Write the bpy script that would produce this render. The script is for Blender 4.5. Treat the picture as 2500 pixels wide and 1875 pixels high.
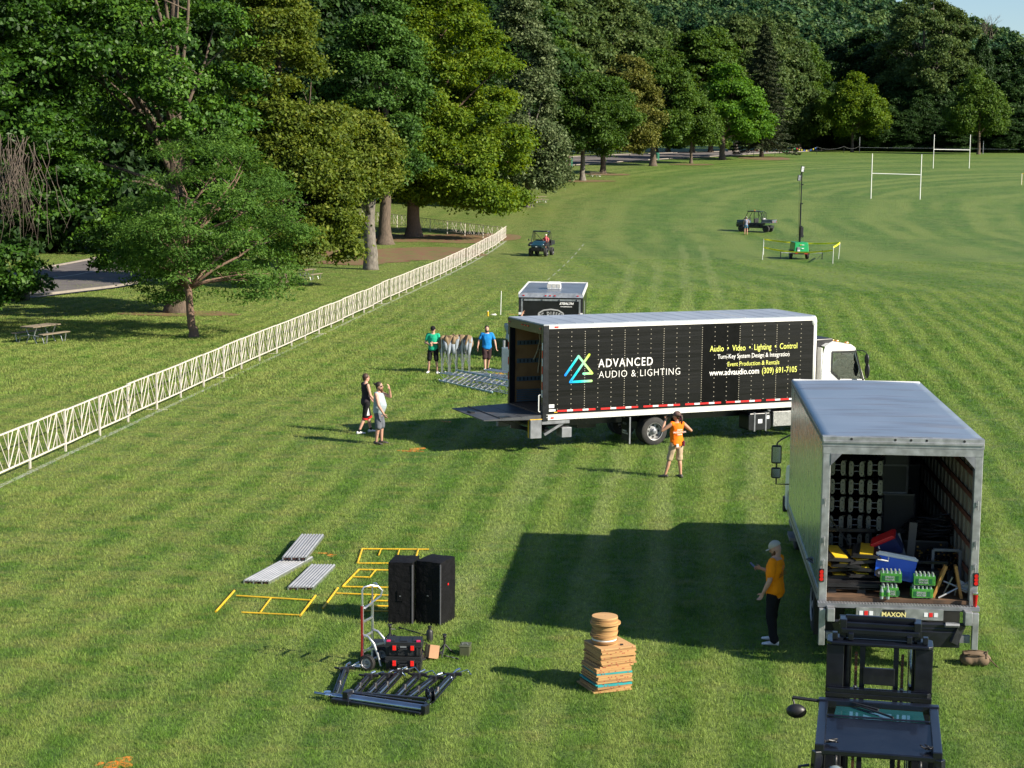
import bpy, bmesh, math, random
import numpy as np
from mathutils import Vector, Matrix
R=math.radians
for o in list(bpy.data.objects): bpy.data.objects.remove(o)
scene=bpy.context.scene; COL=scene.collection
# ---------------- camera, sky, sun, exposure
CAMH=8.316; PITCH=math.atan((937.5-374.235)/4332.0); F=4332.0; ROLL=0.009
cam=bpy.data.objects.new('camera',bpy.data.cameras.new('camera')); COL.objects.link(cam); scene.camera=cam
cam.data.sensor_fit='HORIZONTAL'; cam.data.sensor_width=36; cam.data.lens=36*F/2500
cam.data.clip_start=0.5; cam.data.clip_end=6000
cam.matrix_world=Matrix.Translation((0,0,CAMH))@Matrix.Rotation(math.pi/2-PITCH,4,'X')@Matrix.Rotation(ROLL,4,'Z')
SUN_EL=R(32); SUN_AZ=R(-26)          # horizontal direction towards the sun: angle from +x
sdir=Vector((math.cos(SUN_AZ)*math.cos(SUN_EL),math.sin(SUN_AZ)*math.cos(SUN_EL),math.sin(SUN_EL)))
W=bpy.data.worlds.new('World'); scene.world=W; W.use_nodes=True
nt=W.node_tree; bg=nt.nodes['Background']; sky=nt.nodes.new('ShaderNodeTexSky'); sky.sky_type='NISHITA'
sky.sun_disc=False; sky.sun_elevation=SUN_EL; sky.sun_rotation=math.pi/2-SUN_AZ; sky.altitude=100; sky.air_density=1.0; sky.dust_density=.35; sky.ozone_density=4.0
nt.links.new(sky.outputs[0],bg.inputs[0]); bg.inputs[1].default_value=0.068
sl=bpy.data.lights.new('sun','SUN'); sl.energy=5.0; sl.angle=R(0.53); sl.color=(1,0.91,0.76)
so=bpy.data.objects.new('sun',sl); COL.objects.link(so); so.rotation_euler=sdir.to_track_quat('Z','Y').to_euler(); so.location=(60,-30,60)
scene.view_settings.view_transform='Standard'; scene.view_settings.look='None'; scene.view_settings.exposure=1.05; scene.view_settings.gamma=1
scene.render.engine='CYCLES'
scene.cycles.max_bounces=6; scene.cycles.diffuse_bounces=2; scene.cycles.glossy_bounces=3; scene.cycles.transmission_bounces=4; scene.cycles.transparent_max_bounces=6

# ---------------- terrain profile (metres ahead of the camera -> ground height)
_ys=[-60,130,150,165,202,272,330,420,520,560,640]; _zs=[0,0,.25,.8,2.8,6.0,8.3,10.2,12,13,16]
_Y=np.arange(-60,641.); _Z=np.interp(_Y,_ys,_zs); _k=np.exp(-.5*(np.arange(-30,31)/9.)**2); _k/=_k.sum()
_Z=np.convolve(np.pad(_Z,30,'edge'),_k,'valid')
def zg(y): return float(np.interp(y,_Y,_Z))
_cr,_sr=math.cos(ROLL),math.sin(ROLL); _cp,_sp=math.cos(PITCH),math.sin(PITCH)
def ray(u,v):
    X=u-1250; V=v-937.5
    x=(_cr*X+_sr*V)/F; w=(-_sr*X+_cr*V)/F
    return x,_cp-w*_sp,-(_sp+w*_cp)
def at(u,v,z=None):                    # photograph position -> place on the ground (or at height z)
    x,y,dz=ray(u,v)
    if z is not None:
        t=(z-CAMH)/dz; return Vector((x*t,y*t,z))
    lo=5.; 
    while CAMH+dz*lo>zg(y*lo) and lo<600: lo+=.5
    a,b=lo-.5,lo
    for _ in range(20):
        m=(a+b)/2
        if CAMH+dz*m>zg(y*m): a=m
        else: b=m
    return Vector((x*a,y*a,zg(y*a)))
def xz(u,v,yy):                        # x and z where the line of sight meets the plane y=yy
    x,y,dz=ray(u,v); t=yy/y; return x*t,CAMH+dz*t

# ---------------- mesh builder
class MB:
    def __init__(s): s.v=[];s.f=[];s.m=[];s.cur=0;s.M=Matrix.Identity(4)
    def add(s,vs,fs):
        n=len(s.v); M=s.M
        s.v.extend([tuple(M@Vector(p)) for p in vs]); s.f.extend([tuple(i+n for i in f) for f in fs]); s.m.extend([s.cur]*len(fs)); return s
    def box(s,c,d,rot=None,taper=1.0,taper_y=None):
        hx,hy,hz=d[0]/2,d[1]/2,d[2]/2; ty=taper if taper_y is None else taper_y
        P=[(-hx,-hy,-hz),(hx,-hy,-hz),(hx,hy,-hz),(-hx,hy,-hz),(-hx*taper,-hy*ty,hz),(hx*taper,-hy*ty,hz),(hx*taper,hy*ty,hz),(-hx*taper,hy*ty,hz)]
        if rot is not None: P=[rot@Vector(p) for p in P]
        P=[(p[0]+c[0],p[1]+c[1],p[2]+c[2]) for p in P]
        return s.add(P,[(0,3,2,1),(4,5,6,7),(0,1,5,4),(1,2,6,5),(2,3,7,6),(3,0,4,7)])
    def b2(s,a,b): return s.box([(a[i]+b[i])/2 for i in range(3)],[abs(b[i]-a[i]) for i in range(3)])
    def loft(s,rings,cap=True,closed=False):
        n=len(rings[0]); vs=[p for r in rings for p in r]; fs=[]
        for k in range(len(rings)-1):
            for i in range(n):
                j=(i+1)%n; fs.append((k*n+i,k*n+j,(k+1)*n+j,(k+1)*n+i))
        if cap: fs.append(tuple(range(n-1,-1,-1))); fs.append(tuple((len(rings)-1)*n+i for i in range(n)))
        return s.add(vs,fs)
    def tube(s,pts,r,n=8,cap=True):
        pts=[Vector(p) for p in pts]; rr=r if isinstance(r,(list,tuple)) else [r]*len(pts); rings=[]; up=None
        for i,p in enumerate(pts):
            t=(pts[min(i+1,len(pts)-1)]-pts[max(i-1,0)]); t=t.normalized() if t.length>1e-9 else Vector((0,0,1))
            if up is None: up=t.orthogonal().normalized()
            a=(up-t*up.dot(t)); a=a.normalized() if a.length>1e-6 else t.orthogonal().normalized(); up=a; b=t.cross(a)
            rings.append([tuple(p+(a*math.cos(2*math.pi*k/n)+b*math.sin(2*math.pi*k/n))*rr[i]) for k in range(n)])
        return s.loft(rings,cap)
    def cyl(s,a,b,r,r2=None,n=12): return s.tube([a,b],[r,r if r2 is None else r2],n)
    def bar(s,a,b,w,h,up=(0,0,1)):
        a=Vector(a);b=Vector(b);t=(b-a).normalized();u=Vector(up);x=t.cross(u); x=x.normalized() if x.length>1e-5 else t.orthogonal().normalized(); z=x.cross(t)
        r=lambda p:[tuple(p+x*i*w/2+z*j*h/2) for i,j in((-1,-1),(1,-1),(1,1),(-1,1))]
        return s.loft([r(a),r(b)])
    def cap(s,a,ra,b,rb,n=10):                       # capsule with tapered radius
        a=Vector(a);b=Vector(b);t=(b-a).normalized() if (b-a).length>1e-6 else Vector((0,0,1)); P=[];Q=[]
        for k in (80,50,20): P.append(a-t*ra*math.sin(R(k)));Q.append(ra*math.cos(R(k)))
        P+= [a,b];Q+=[ra,rb]
        for k in (20,50,80): P.append(b+t*rb*math.sin(R(k)));Q.append(rb*math.cos(R(k)))
        x=t.orthogonal().normalized();y=t.cross(x)
        return s.loft([[tuple(p+(x*math.cos(2*math.pi*i/n)+y*math.sin(2*math.pi*i/n))*q) for i in range(n)] for p,q in zip(P,Q)])
    def ell(s,c,r,rot=None,n=14,m=9,z0=-90,z1=90):
        rings=[]
        for k in range(m+1):
            a=R(z0+(z1-z0)*k/m); a=max(min(a,R(88)),R(-88)); ring=[]
            for i in range(n):
                p=Vector((r[0]*math.cos(a)*math.cos(2*math.pi*i/n),r[1]*math.cos(a)*math.sin(2*math.pi*i/n),r[2]*math.sin(a)))
                if rot is not None: p=rot@p
                ring.append((p.x+c[0],p.y+c[1],p.z+c[2]))
            rings.append(ring)
        return s.loft(rings)
    def prism(s,poly,z0,z1,ax=2):                    # polygon extruded along axis ax
        def P(a,b,c): return (a,b,c) if ax==2 else ((a,c,b) if ax==1 else (c,a,b))
        n=len(poly); vs=[P(p[0],p[1],z0) for p in poly]+[P(p[0],p[1],z1) for p in poly]
        return s.add(vs,[tuple(range(n-1,-1,-1)),tuple(range(n,2*n))]+[(i,(i+1)%n,n+(i+1)%n,n+i) for i in range(n)])
    def lathe(s,prof,c=(0,0,0),axis='z',n=24):       # prof: (radius, along-axis)
        rings=[]
        for r_,h in prof:
            ring=[]
            for i in range(n):
                a=2*math.pi*i/n; x,y=r_*math.cos(a),r_*math.sin(a)
                p={'z':(x,y,h),'x':(h,x,y),'y':(x,h,y)}[axis]; ring.append((p[0]+c[0],p[1]+c[1],p[2]+c[2]))
            rings.append(ring)
        return s.loft(rings,False)
    def build(s,name,mats,parent=None,smooth=False,bevel=0,loc=None,rz=None,fixn=True):
        me=bpy.data.meshes.new(name); me.from_pydata(s.v,[],s.f); me.update()
        if fixn:
            bm=bmesh.new(); bm.from_mesh(me); bmesh.ops.recalc_face_normals(bm,faces=bm.faces); bm.to_mesh(me); bm.free()
        if not isinstance(mats,(list,tuple)): mats=[mats]
        for m in mats: me.materials.append(m)
        if len(mats)>1: me.polygons.foreach_set('material_index',s.m)
        o=bpy.data.objects.new(name,me); COL.objects.link(o)
        if parent: o.parent=parent
        if loc is not None: o.location=loc
        if rz is not None: o.rotation_euler=(0,0,rz)
        if smooth: me.polygons.foreach_set('use_smooth',[True]*len(me.polygons))
        if smooth=='auto': me.set_sharp_from_angle(angle=R(40))
        if bevel:
            b=o.modifiers.new('bevel','BEVEL'); b.width=bevel; b.segments=2; b.limit_method='ANGLE'; b.angle_limit=R(40)
        return o
def np_mesh(name,co,faces_n,mats,attr=None,smooth=False):   # co (N,3); quads/tris in order
    me=bpy.data.meshes.new(name); N=len(co); nf=N//faces_n
    me.vertices.add(N); me.vertices.foreach_set('co',np.ascontiguousarray(co,dtype=np.float32).ravel())
    me.loops.add(N); me.loops.foreach_set('vertex_index',np.arange(N,dtype=np.int32))
    me.polygons.add(nf); me.polygons.foreach_set('loop_start',np.arange(0,N,faces_n,dtype=np.int32))
    me.update(calc_edges=True)
    for m in mats: me.materials.append(m)
    if attr is not None:
        a=me.attributes.new('tint','FLOAT','POINT'); a.data.foreach_set('value',np.ascontiguousarray(attr,dtype=np.float32))
    return me
def nth(k):
    o_=['','first','second','third','fourth','fifth','sixth','seventh','eighth','ninth','tenth','eleventh','twelfth','thirteenth','fourteenth','fifteenth','sixteenth','seventeenth','eighteenth','nineteenth']
    t_={2:'twent',3:'thirt',4:'fort',5:'fift'}
    return o_[k] if k<20 else (t_[k//10]+'ieth' if k%10==0 else t_[k//10]+'y-'+o_[k%10])
def tag(o,label=None,cat=None,group=None,kind=None):
    if label: o['label']=label
    if cat: o['category']=cat
    if group: o['group']=group
    if kind: o['kind']=kind
    return o
def thing(name,label,cat,loc=(0,0,0),rz=0,group=None):
    o=bpy.data.objects.new(name,None); COL.objects.link(o); o.location=loc; o.rotation_euler=(0,0,rz); o.empty_display_size=.2
    return tag(o,label,cat,group)
CH={}
def kids(o): return [c for c in bpy.data.objects if c.parent==o]
def dup(root,loc=None,rz=None,label=None,group=None,scale=None,ch=None):
    r=root.copy(); COL.objects.link(r)
    if loc is not None: r.location=loc
    if rz is not None: r.rotation_euler=(0,0,rz)
    if scale is not None: r.scale=scale if hasattr(scale,'__len__') else (scale,)*3
    if label: r['label']=label
    if group: r['group']=group
    for c in (ch if ch is not None else kids(root)):
        k=c.copy(); COL.objects.link(k); k.parent=r; k.matrix_parent_inverse=c.matrix_parent_inverse.copy()
        for g in (CH.get(c.name) or []):
            q=g.copy(); COL.objects.link(q); q.parent=k
    return r
def text(name,body,size,m,parent,org,xd,yd,ext=.002,bold=0,sx=1.0,align='LEFT',shear=0,space=1.0):
    c=bpy.data.curves.new(name,'FONT'); c.body=body; c.size=size; c.extrude=ext; c.offset=bold; c.align_x=align; c.shear=shear; c.space_character=space; c.resolution_u=3
    t=bpy.data.objects.new('tmp',c); me=bpy.data.meshes.new_from_object(t); bpy.data.objects.remove(t)
    me.materials.clear(); me.materials.append(m)
    o=bpy.data.objects.new(name,me); COL.objects.link(o)
    x=Vector(xd).normalized(); y=Vector(yd).normalized(); z=x.cross(y)
    M=Matrix(((x.x*sx,y.x,z.x,org[0]),(x.y*sx,y.y,z.y,org[1]),(x.z*sx,y.z,z.z,org[2]),(0,0,0,1)))
    me.transform(M); me.update(); o.parent=parent
    return o

# ---------------- materials
def newmat(name):
    m=bpy.data.materials.new(name); m.use_nodes=True; return m,m.node_tree,m.node_tree.nodes['Principled BSDF']
_mc={}
def pm(name,col,rough=.55,metal=0.,var=.12,scale=4.,bump=0.,bscale=60.,coat=0.,dirt=None,dscale=1.5,spec=.5,stretch=None,em=0):
    if name in _mc: return _mc[name]
    m,nt,p=newmat(name); N=nt.nodes; L=nt.links
    tc=N.new('ShaderNodeTexCoord'); src=tc.outputs['Object']
    if stretch:
        mp=N.new('ShaderNodeMapping'); mp.inputs['Scale'].default_value=stretch; L.new(src,mp.inputs[0]); src=mp.outputs[0]
    nz=N.new('ShaderNodeTexNoise'); nz.inputs['Scale'].default_value=scale; nz.inputs['Detail'].default_value=5; L.new(src,nz.inputs['Vector'])
    mx=N.new('ShaderNodeMix'); mx.data_type='RGBA'; mx.inputs[6].default_value=[c*(1-var) for c in col]+[1]; mx.inputs[7].default_value=[min(1,c*(1+var)) for c in col]+[1]
    mr=N.new('ShaderNodeMapRange'); mr.inputs[1].default_value=.3; mr.inputs[2].default_value=.7; L.new(nz.outputs[0],mr.inputs[0]); L.new(mr.outputs[0],mx.inputs[0])
    out=mx.outputs[2]
    if dirt:
        n2=N.new('ShaderNodeTexNoise'); n2.inputs['Scale'].default_value=dscale; n2.inputs['Detail'].default_value=8; n2.inputs['Roughness'].default_value=.7; L.new(src,n2.inputs['Vector'])
        m2=N.new('ShaderNodeMapRange'); m2.inputs[1].default_value=.5; m2.inputs[2].default_value=.72; m2.inputs[4].default_value=dirt[3] if len(dirt)>3 else .6; L.new(n2.outputs[0],m2.inputs[0])
        x2=N.new('ShaderNodeMix'); x2.data_type='RGBA'; x2.inputs[7].default_value=(*dirt[:3],1); L.new(out,x2.inputs[6]); L.new(m2.outputs[0],x2.inputs[0]); out=x2.outputs[2]
    L.new(out,p.inputs['Base Color'])
    r2=N.new('ShaderNodeMapRange'); r2.inputs[3].default_value=max(.02,rough-.08); r2.inputs[4].default_value=min(1,rough+.1); L.new(nz.outputs[0],r2.inputs[0]); L.new(r2.outputs[0],p.inputs['Roughness'])
    p.inputs['Metallic'].default_value=metal; p.inputs['Coat Weight'].default_value=coat; p.inputs['Specular IOR Level'].default_value=spec
    if em: p.inputs['Emission Color'].default_value=(*col,1); p.inputs['Emission Strength'].default_value=em
    if bump:
        bn=N.new('ShaderNodeTexNoise'); bn.inputs['Scale'].default_value=bscale; bn.inputs['Detail'].default_value=4; L.new(src,bn.inputs['Vector'])
        b=N.new('ShaderNodeBump'); b.inputs['Strength'].default_value=bump; b.inputs['Distance'].default_value=.02; L.new(bn.outputs[0],b.inputs['Height']); L.new(b.outputs[0],p.inputs['Normal'])
    _mc[name]=m; return m
def glass(name,col=(.6,.7,.7),rough=.03,alpha=.35):
    if name in _mc: return _mc[name]
    m,nt,p=newmat(name); N=nt.nodes; L=nt.links
    g=N.new('ShaderNodeBsdfGlossy'); g.inputs['Roughness'].default_value=rough; t=N.new('ShaderNodeBsdfTransparent'); t.inputs[0].default_value=(*col,1)
    fr=N.new('ShaderNodeFresnel'); fr.inputs[0].default_value=1.5; mx=N.new('ShaderNodeMixShader'); ad=N.new('ShaderNodeMath'); ad.inputs[1].default_value=alpha*.3
    L.new(fr.outputs[0],ad.inputs[0]); L.new(ad.outputs[0],mx.inputs[0]); L.new(t.outputs[0],mx.inputs[1]); L.new(g.outputs[0],mx.inputs[2]); L.new(mx.outputs[0],N['Material Output'].inputs[0]); _mc[name]=m; return m
BLACK=pm('black_plastic',(.012,.012,.014),.45,var=.3,dirt=(.06,.055,.05,.35))
BLKM=pm('black_metal',(.006,.007,.011),.35,var=.3,scale=8,dirt=(.025,.025,.025,.4),coat=.2)
NAVY=pm('forklift_paint',(.004,.005,.010),.3,var=.25,scale=3,coat=.3,dirt=(.014,.017,.024,.4))
ALU=pm('aluminium',(.55,.56,.58),.38,.9,var=.12,scale=10)
GALV=pm('galvanised_steel',(.40,.41,.42),.45,.75,var=.25,scale=7,dirt=(.22,.21,.19,.5))
STEEL=pm('grey_steel',(.22,.23,.25),.5,.5,var=.25,dirt=(.08,.07,.06,.5))
CHROME=pm('chrome',(.75,.78,.82),.12,1.,var=.05)
WHITE=pm('white_paint',(.78,.78,.76),.4,var=.05,coat=.2,dirt=(.5,.48,.42,.35))
WPL=pm('white_plastic',(.72,.72,.70),.45,var=.06)
RUB=pm('tyre_rubber',(.022,.022,.022),.8,var=.3,scale=10,bump=.4,bscale=50,dirt=(.09,.08,.065,.5))
RED=pm('red_plastic',(.55,.02,.02),.4,var=.15)
REDTAPE=pm('red_reflective_tape',(.62,.02,.02),.35,var=.1)
WTAPE=pm('white_reflective_tape',(.7,.72,.74),.35,var=.1)
YEL=pm('yellow_paint',(.62,.38,.015),.45,var=.15,dirt=(.35,.22,.05,.5))
WOOD=pm('plywood',(.46,.27,.115),.75,var=.25,scale=3,stretch=(1,6,6),dirt=(.24,.13,.06,.5),dscale=3)
WOODE=pm('weathered_wood',(.20,.16,.11),.85,var=.3,scale=3,stretch=(1,10,4))
# ---------------- grass colour shared by the lawn sheet and the blades on it (mowing stripes, dry patches, lush patches)
def grass_color(nt,gain=1.0):
    N=nt.nodes; L=nt.links
    geo=N.new('ShaderNodeNewGeometry'); pos=geo.outputs['Position']
    sep=N.new('ShaderNodeSeparateXYZ'); L.new(pos,sep.inputs[0])
    def math_(op,a,b=None,c=None):
        n=N.new('ShaderNodeMath'); n.operation=op
        for i,v in enumerate((a,b,c)):
            if v is None: continue
            if isinstance(v,(int,float)): n.inputs[i].default_value=v
            else: L.new(v,n.inputs[i])
        return n.outputs[0]
    def noise(sc,det=4,rough=.6,stretch=None):
        n=N.new('ShaderNodeTexNoise'); n.inputs['Scale'].default_value=sc; n.inputs['Detail'].default_value=det; n.inputs['Roughness'].default_value=rough
        if stretch:
            mp=N.new('ShaderNodeMapping'); mp.inputs['Scale'].default_value=stretch[:3]; mp.inputs['Rotation'].default_value=(0,0,stretch[3]); L.new(pos,mp.inputs[0]); L.new(mp.outputs[0],n.inputs[0])
        else: L.new(pos,n.inputs[0])
        return n.outputs[0]
    def ramp(v,a,b,lo=0.,hi=1.):
        n=N.new('ShaderNodeMapRange'); n.interpolation_type='SMOOTHSTEP'; L.new(v,n.inputs[0]); n.inputs[1].default_value=a; n.inputs[2].default_value=b; n.inputs[3].default_value=lo; n.inputs[4].default_value=hi; return n.outputs[0]
    def mix(f,a,b):
        n=N.new('ShaderNodeMix'); n.data_type='RGBA'
        L.new(f,n.inputs[0])
        for i,v in ((6,a),(7,b)):
            if isinstance(v,tuple): n.inputs[i].default_value=(v[0]*gain,v[1]*gain,v[2]*gain,1)
            else: L.new(v,n.inputs[i])
        return n.outputs[2]
    x,y=sep.outputs[0],sep.outputs[1]
    warp=noise(.035,2,.5); warp2=noise(.25,3,.6)
    wv=math_('ADD',math_('MULTIPLY',warp,2.6),math_('MULTIPLY',warp2,.55))
    a=R(7.0)
    c1=math_('ADD',math_('SUBTRACT',math_('MULTIPLY',x,math.cos(a)),math_('MULTIPLY',y,math.sin(a))),wv)
    s1=math_('SINE',math_('MULTIPLY',c1,2*math.pi/1.25))
    dx=math_('SUBTRACT',x,95.); dy=math_('MULTIPLY',math_('SUBTRACT',y,165.),.62)
    rad=math_('ADD',math_('SQRT',math_('ADD',math_('MULTIPLY',dx,dx),math_('MULTIPLY',dy,dy))),math_('MULTIPLY',wv,2.2))
    s2=math_('SINE',math_('MULTIPLY',rad,2*math.pi/3.4)); s3=math_('SINE',math_('MULTIPLY',rad,2*math.pi/9.7))
    far=ramp(y,75,135)
    st=math_('ADD',math_('MULTIPLY',s1,math_('SUBTRACT',1,far)),math_('MULTIPLY',math_('ADD',math_('MULTIPLY',math_('MULTIPLY',s2,.9),ramp(noise(.05,2,.5),.35,.65)),math_('MULTIPLY',s3,.5)),far))
    # tyre tracks crossing the field
    t1=math_('ABSOLUTE',math_('SUBTRACT',math_('PINGPONG',math_('ADD',math_('ADD',math_('MULTIPLY',x,.83),math_('MULTIPLY',y,.56)),math_('MULTIPLY',warp,40.)),11.),.6))
    trk=math_('MULTIPLY',ramp(t1,.0,.45,1,0),ramp(y,70,100))
    def track(u0,v0,u1,v1,w,gap):
        A,B=at(u0,v0),at(u1,v1); d=(B-A); d.z=0; L_=d.length; d/=L_; nx,ny=-d.y,d.x
        e=math_('ADD',math_('SUBTRACT',math_('ADD',math_('MULTIPLY',x,nx),math_('MULTIPLY',y,ny)),A.x*nx+A.y*ny),math_('MULTIPLY',math_('SUBTRACT',warp2,.5),1.3))
        s_=math_('SUBTRACT',math_('ADD',math_('MULTIPLY',x,d.x),math_('MULTIPLY',y,d.y)),A.x*d.x+A.y*d.y)
        r_=ramp(math_('ABSOLUTE',math_('SUBTRACT',math_('ABSOLUTE',e),gap/2)),w*.3,w,1,0)
        return math_('MULTIPLY',math_('MULTIPLY',r_,ramp(s_,-1.5,2,0,1)),ramp(s_,L_-2,L_+3,1,0))
    tk=None
    for T in ((1612,1560,1622,1100,.30,0.),(1845,1330,1835,1090,.34,0.),(1250,1530,1475,1015,.28,1.9),(1120,1500,1330,1100,.5,0.),(1510,1000,1575,640,.5,1.9),(1740,820,1690,600,.5,1.8)):
        q=track(*T); tk=q if tk is None else math_('MAXIMUM',tk,q)
    big=noise(.06,3,.55); med=noise(.45,4,.65,(.6,1.5,1,R(8))); dry=noise(.9,5,.7,(.8,1.6,1,R(-5))); fine=noise(9.,3,.7); streak=noise(2.2,4,.7,(1.,.22,1,R(-6)))
    col=mix(ramp(big,.38,.62),(.064,.132,.014),(.088,.156,.018))
    col=mix(ramp(med,.35,.65),col,(.046,.100,.012))
    sf=math_('MULTIPLY',math_('MULTIPLY',math_('ADD',math_('MULTIPLY',st,.5),.5),.42),ramp(noise(.12,3,.6),.3,.6,.6,1.15))
    col=mix(ramp(sf,.05,.42),col,(.142,.190,.040))
    col=mix(math_('MULTIPLY',trk,.45),col,(.15,.18,.05))
    col=mix(math_('MULTIPLY',math_('MULTIPLY',tk,.6),ramp(med,.3,.6,.35,1.)),col,(.20,.235,.085))
    left=ramp(math_('ADD',x,math_('MULTIPLY',y,-.105)),-16,-2,1,0)      # drier turf near and beyond the fence
    dth=math_('ADD',dry,math_('MULTIPLY',left,.12))
    col=mix(math_('MULTIPLY',ramp(dth,.50,.70),.72),col,(.178,.178,.054))
    col=mix(math_('MULTIPLY',ramp(streak,.35,.7),.5),col,(.132,.182,.042))
    col=mix(math_('MULTIPLY',ramp(fine,.35,.7),.5),col,(.024,.062,.008))
    return col,pos
def grass_mat(name,gain,bump,blade=False):
    m,nt,p=newmat(name); N=nt.nodes; L=nt.links
    col,pos=grass_color(nt,gain); L.new(col,p.inputs['Base Color']); p.inputs['Roughness'].default_value=.6; p.inputs['Specular IOR Level'].default_value=.25
    if bump:
        n=N.new('ShaderNodeTexNoise'); n.inputs['Scale'].default_value=14; n.inputs['Detail'].default_value=6; n.inputs['Roughness'].default_value=.75; L.new(pos,n.inputs[0])
        n2=N.new('ShaderNodeTexNoise'); n2.inputs['Scale'].default_value=1.6; n2.inputs['Detail'].default_value=5; n2.inputs['Roughness'].default_value=.8; L.new(pos,n2.inputs[0])
        a=N.new('ShaderNodeMath'); a.operation='MULTIPLY_ADD'; a.inputs[1].default_value=3.; L.new(n2.outputs[0],a.inputs[0]); L.new(n.outputs[0],a.inputs[2])
        b=N.new('ShaderNodeBump'); b.inputs['Strength'].default_value=bump; b.inputs['Distance'].default_value=.12; L.new(a.outputs[0],b.inputs['Height']); L.new(b.outputs[0],p.inputs['Normal'])
    if blade:
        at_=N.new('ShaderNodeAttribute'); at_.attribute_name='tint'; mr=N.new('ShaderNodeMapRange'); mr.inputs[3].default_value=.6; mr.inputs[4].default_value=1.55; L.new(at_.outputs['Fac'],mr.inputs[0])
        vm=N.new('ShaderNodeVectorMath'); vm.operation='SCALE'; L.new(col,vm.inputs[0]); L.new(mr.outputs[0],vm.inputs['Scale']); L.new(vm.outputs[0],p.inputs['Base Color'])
        tr=N.new('ShaderNodeBsdfTranslucent'); L.new(vm.outputs[0],tr.inputs[0]); mx=N.new('ShaderNodeMixShader'); mx.inputs[0].default_value=.35
        L.new(p.outputs[0],mx.inputs[1]); L.new(tr.outputs[0],mx.inputs[2]); L.new(mx.outputs[0],N['Material Output'].inputs[0])
    return m
LAWN=grass_mat('lawn_sheet',1.18,.8); BLADE=grass_mat('grass_blades',2.1,0,True)
def sheet(name,xs,ys,zf,m):
    nx,ny=len(xs),len(ys); co=[(x,y,zf(x,y)) for y in ys for x in xs]
    me=bpy.data.meshes.new(name); me.from_pydata(co,[],[(j*nx+i,j*nx+i+1,(j+1)*nx+i+1,(j+1)*nx+i) for j in range(ny-1) for i in range(nx-1)]); me.update()
    me.materials.append(m); me.polygons.foreach_set('use_smooth',[True]*len(me.polygons))
    o=bpy.data.objects.new(name,me); COL.objects.link(o); return o
_rs=np.random.RandomState(4)
def ridge(x): return float(np.interp(x,[-400,-100,0,80,139,170,200,235,262,330,500],[94,94,90,79,73,65,60,54,50,41,36]))
def hz(x,y):
    b=zg(min(y,640)); t=min(max((y-455)/430.,0),1); t=t*t*(3-2*t)
    bump=6*math.sin(x*.031+y*.012)*math.sin(y*.019-x*.007)+3*math.sin(x*.07+1.3)
    h=b*(1-t)+ridge(x)*t+bump*math.sin(math.pi*min(max((y-455)/520.,0),1))
    if y>885: h-= (y-885)*.12
    return h
xs=list(np.linspace(-320,380,71)); ys=list(np.arange(-60,130,8.))+list(np.arange(130,470,4.))
sheet('ground',xs,ys,lambda x,y:zg(y),LAWN); tag(bpy.data.objects['ground'],kind='structure')
HILLM=pm('hill_soil',(.03,.045,.015),.9,var=.4,scale=.05)
sheet('hills',list(np.linspace(-420,620,53)),list(np.arange(462,1300,16.)),lambda x,y:hz(x,y)-.3 if y>470 else hz(x,y)-.5,HILLM)['kind']='structure'
# far outer land so that nothing floats over a void when seen from elsewhere
mb=MB(); mb.add([(-3000,-800,-2.5),(3000,-800,-2.5),(3000,4000,-2.5),(-3000,4000,-2.5)],[(0,1,2,3)]); mb.build('terrain',HILLM)['kind']='structure'

def strip(name,left,right,m,dz,kind='structure'):
    def res(P,n=120):
        P=np.array(P,float); d=np.r_[0,np.cumsum(np.hypot(*np.diff(P,axis=0).T))]; t=np.linspace(0,d[-1],n); return np.c_[np.interp(t,d,P[:,0]),np.interp(t,d,P[:,1])]
    A,B=res(left),res(right); K=5; vs=[];fs=[]
    for a,b in zip(A,B):
        for k in range(K+1):
            p=a+(b-a)*k/K; vs.append((p[0],p[1],zg(p[1])+dz))
    for i in range(len(A)-1):
        for k in range(K): j=i*(K+1)+k; fs.append((j,j+1,j+K+2,j+K+1))
    me=bpy.data.meshes.new(name); me.from_pydata(vs,[],fs); me.materials.append(m); o=bpy.data.objects.new(name,me); COL.objects.link(o); tag(o,kind=kind); return o
ASPH=pm('asphalt',(.10,.088,.088),.85,var=.18,scale=.8,bump=.3,bscale=30,dirt=(.20,.18,.17,.5),dscale=.3)
KERB=pm('kerb_concrete',(.24,.21,.18),.8,var=.15,scale=2)
CENT=pm('road_line',(.36,.33,.29),.7,var=.2,scale=3)
NEAR=[(-70,72),(-42,88),(-27,99),(-23.5,108),(-22,125),(-20.5,150),(-18.5,185),(-11,228),(-1,262),(9.8,283),(22,303),(38,325),(60,368),(84,430),(96,462)]
FARE=[(-78,84),(-52,99),(-37,110),(-33,122),(-31,140),(-29,165),(-26,200),(-17,250),(-6,290),(11,318),(27,340),(45,368),(64,405),(84,450),(90,466)]
strip('road',NEAR,FARE,ASPH,.03)
def off(P,Q,t): return [((1-t)*a[0]+t*b[0],(1-t)*a[1]+t*b[1]) for a,b in zip(P,Q)]
strip('road_marking',off(NEAR,FARE,.60),off(NEAR,FARE,.615),CENT,.036)
for nm,P,Q in (('kerb',NEAR,FARE),('kerb',FARE,NEAR)):
    A=off(P,Q,-.015); B=off(P,Q,.0)
    s_=strip(nm,A,B,KERB,.13)
    s_.modifiers.new('thick','SOLIDIFY').thickness=.12
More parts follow.
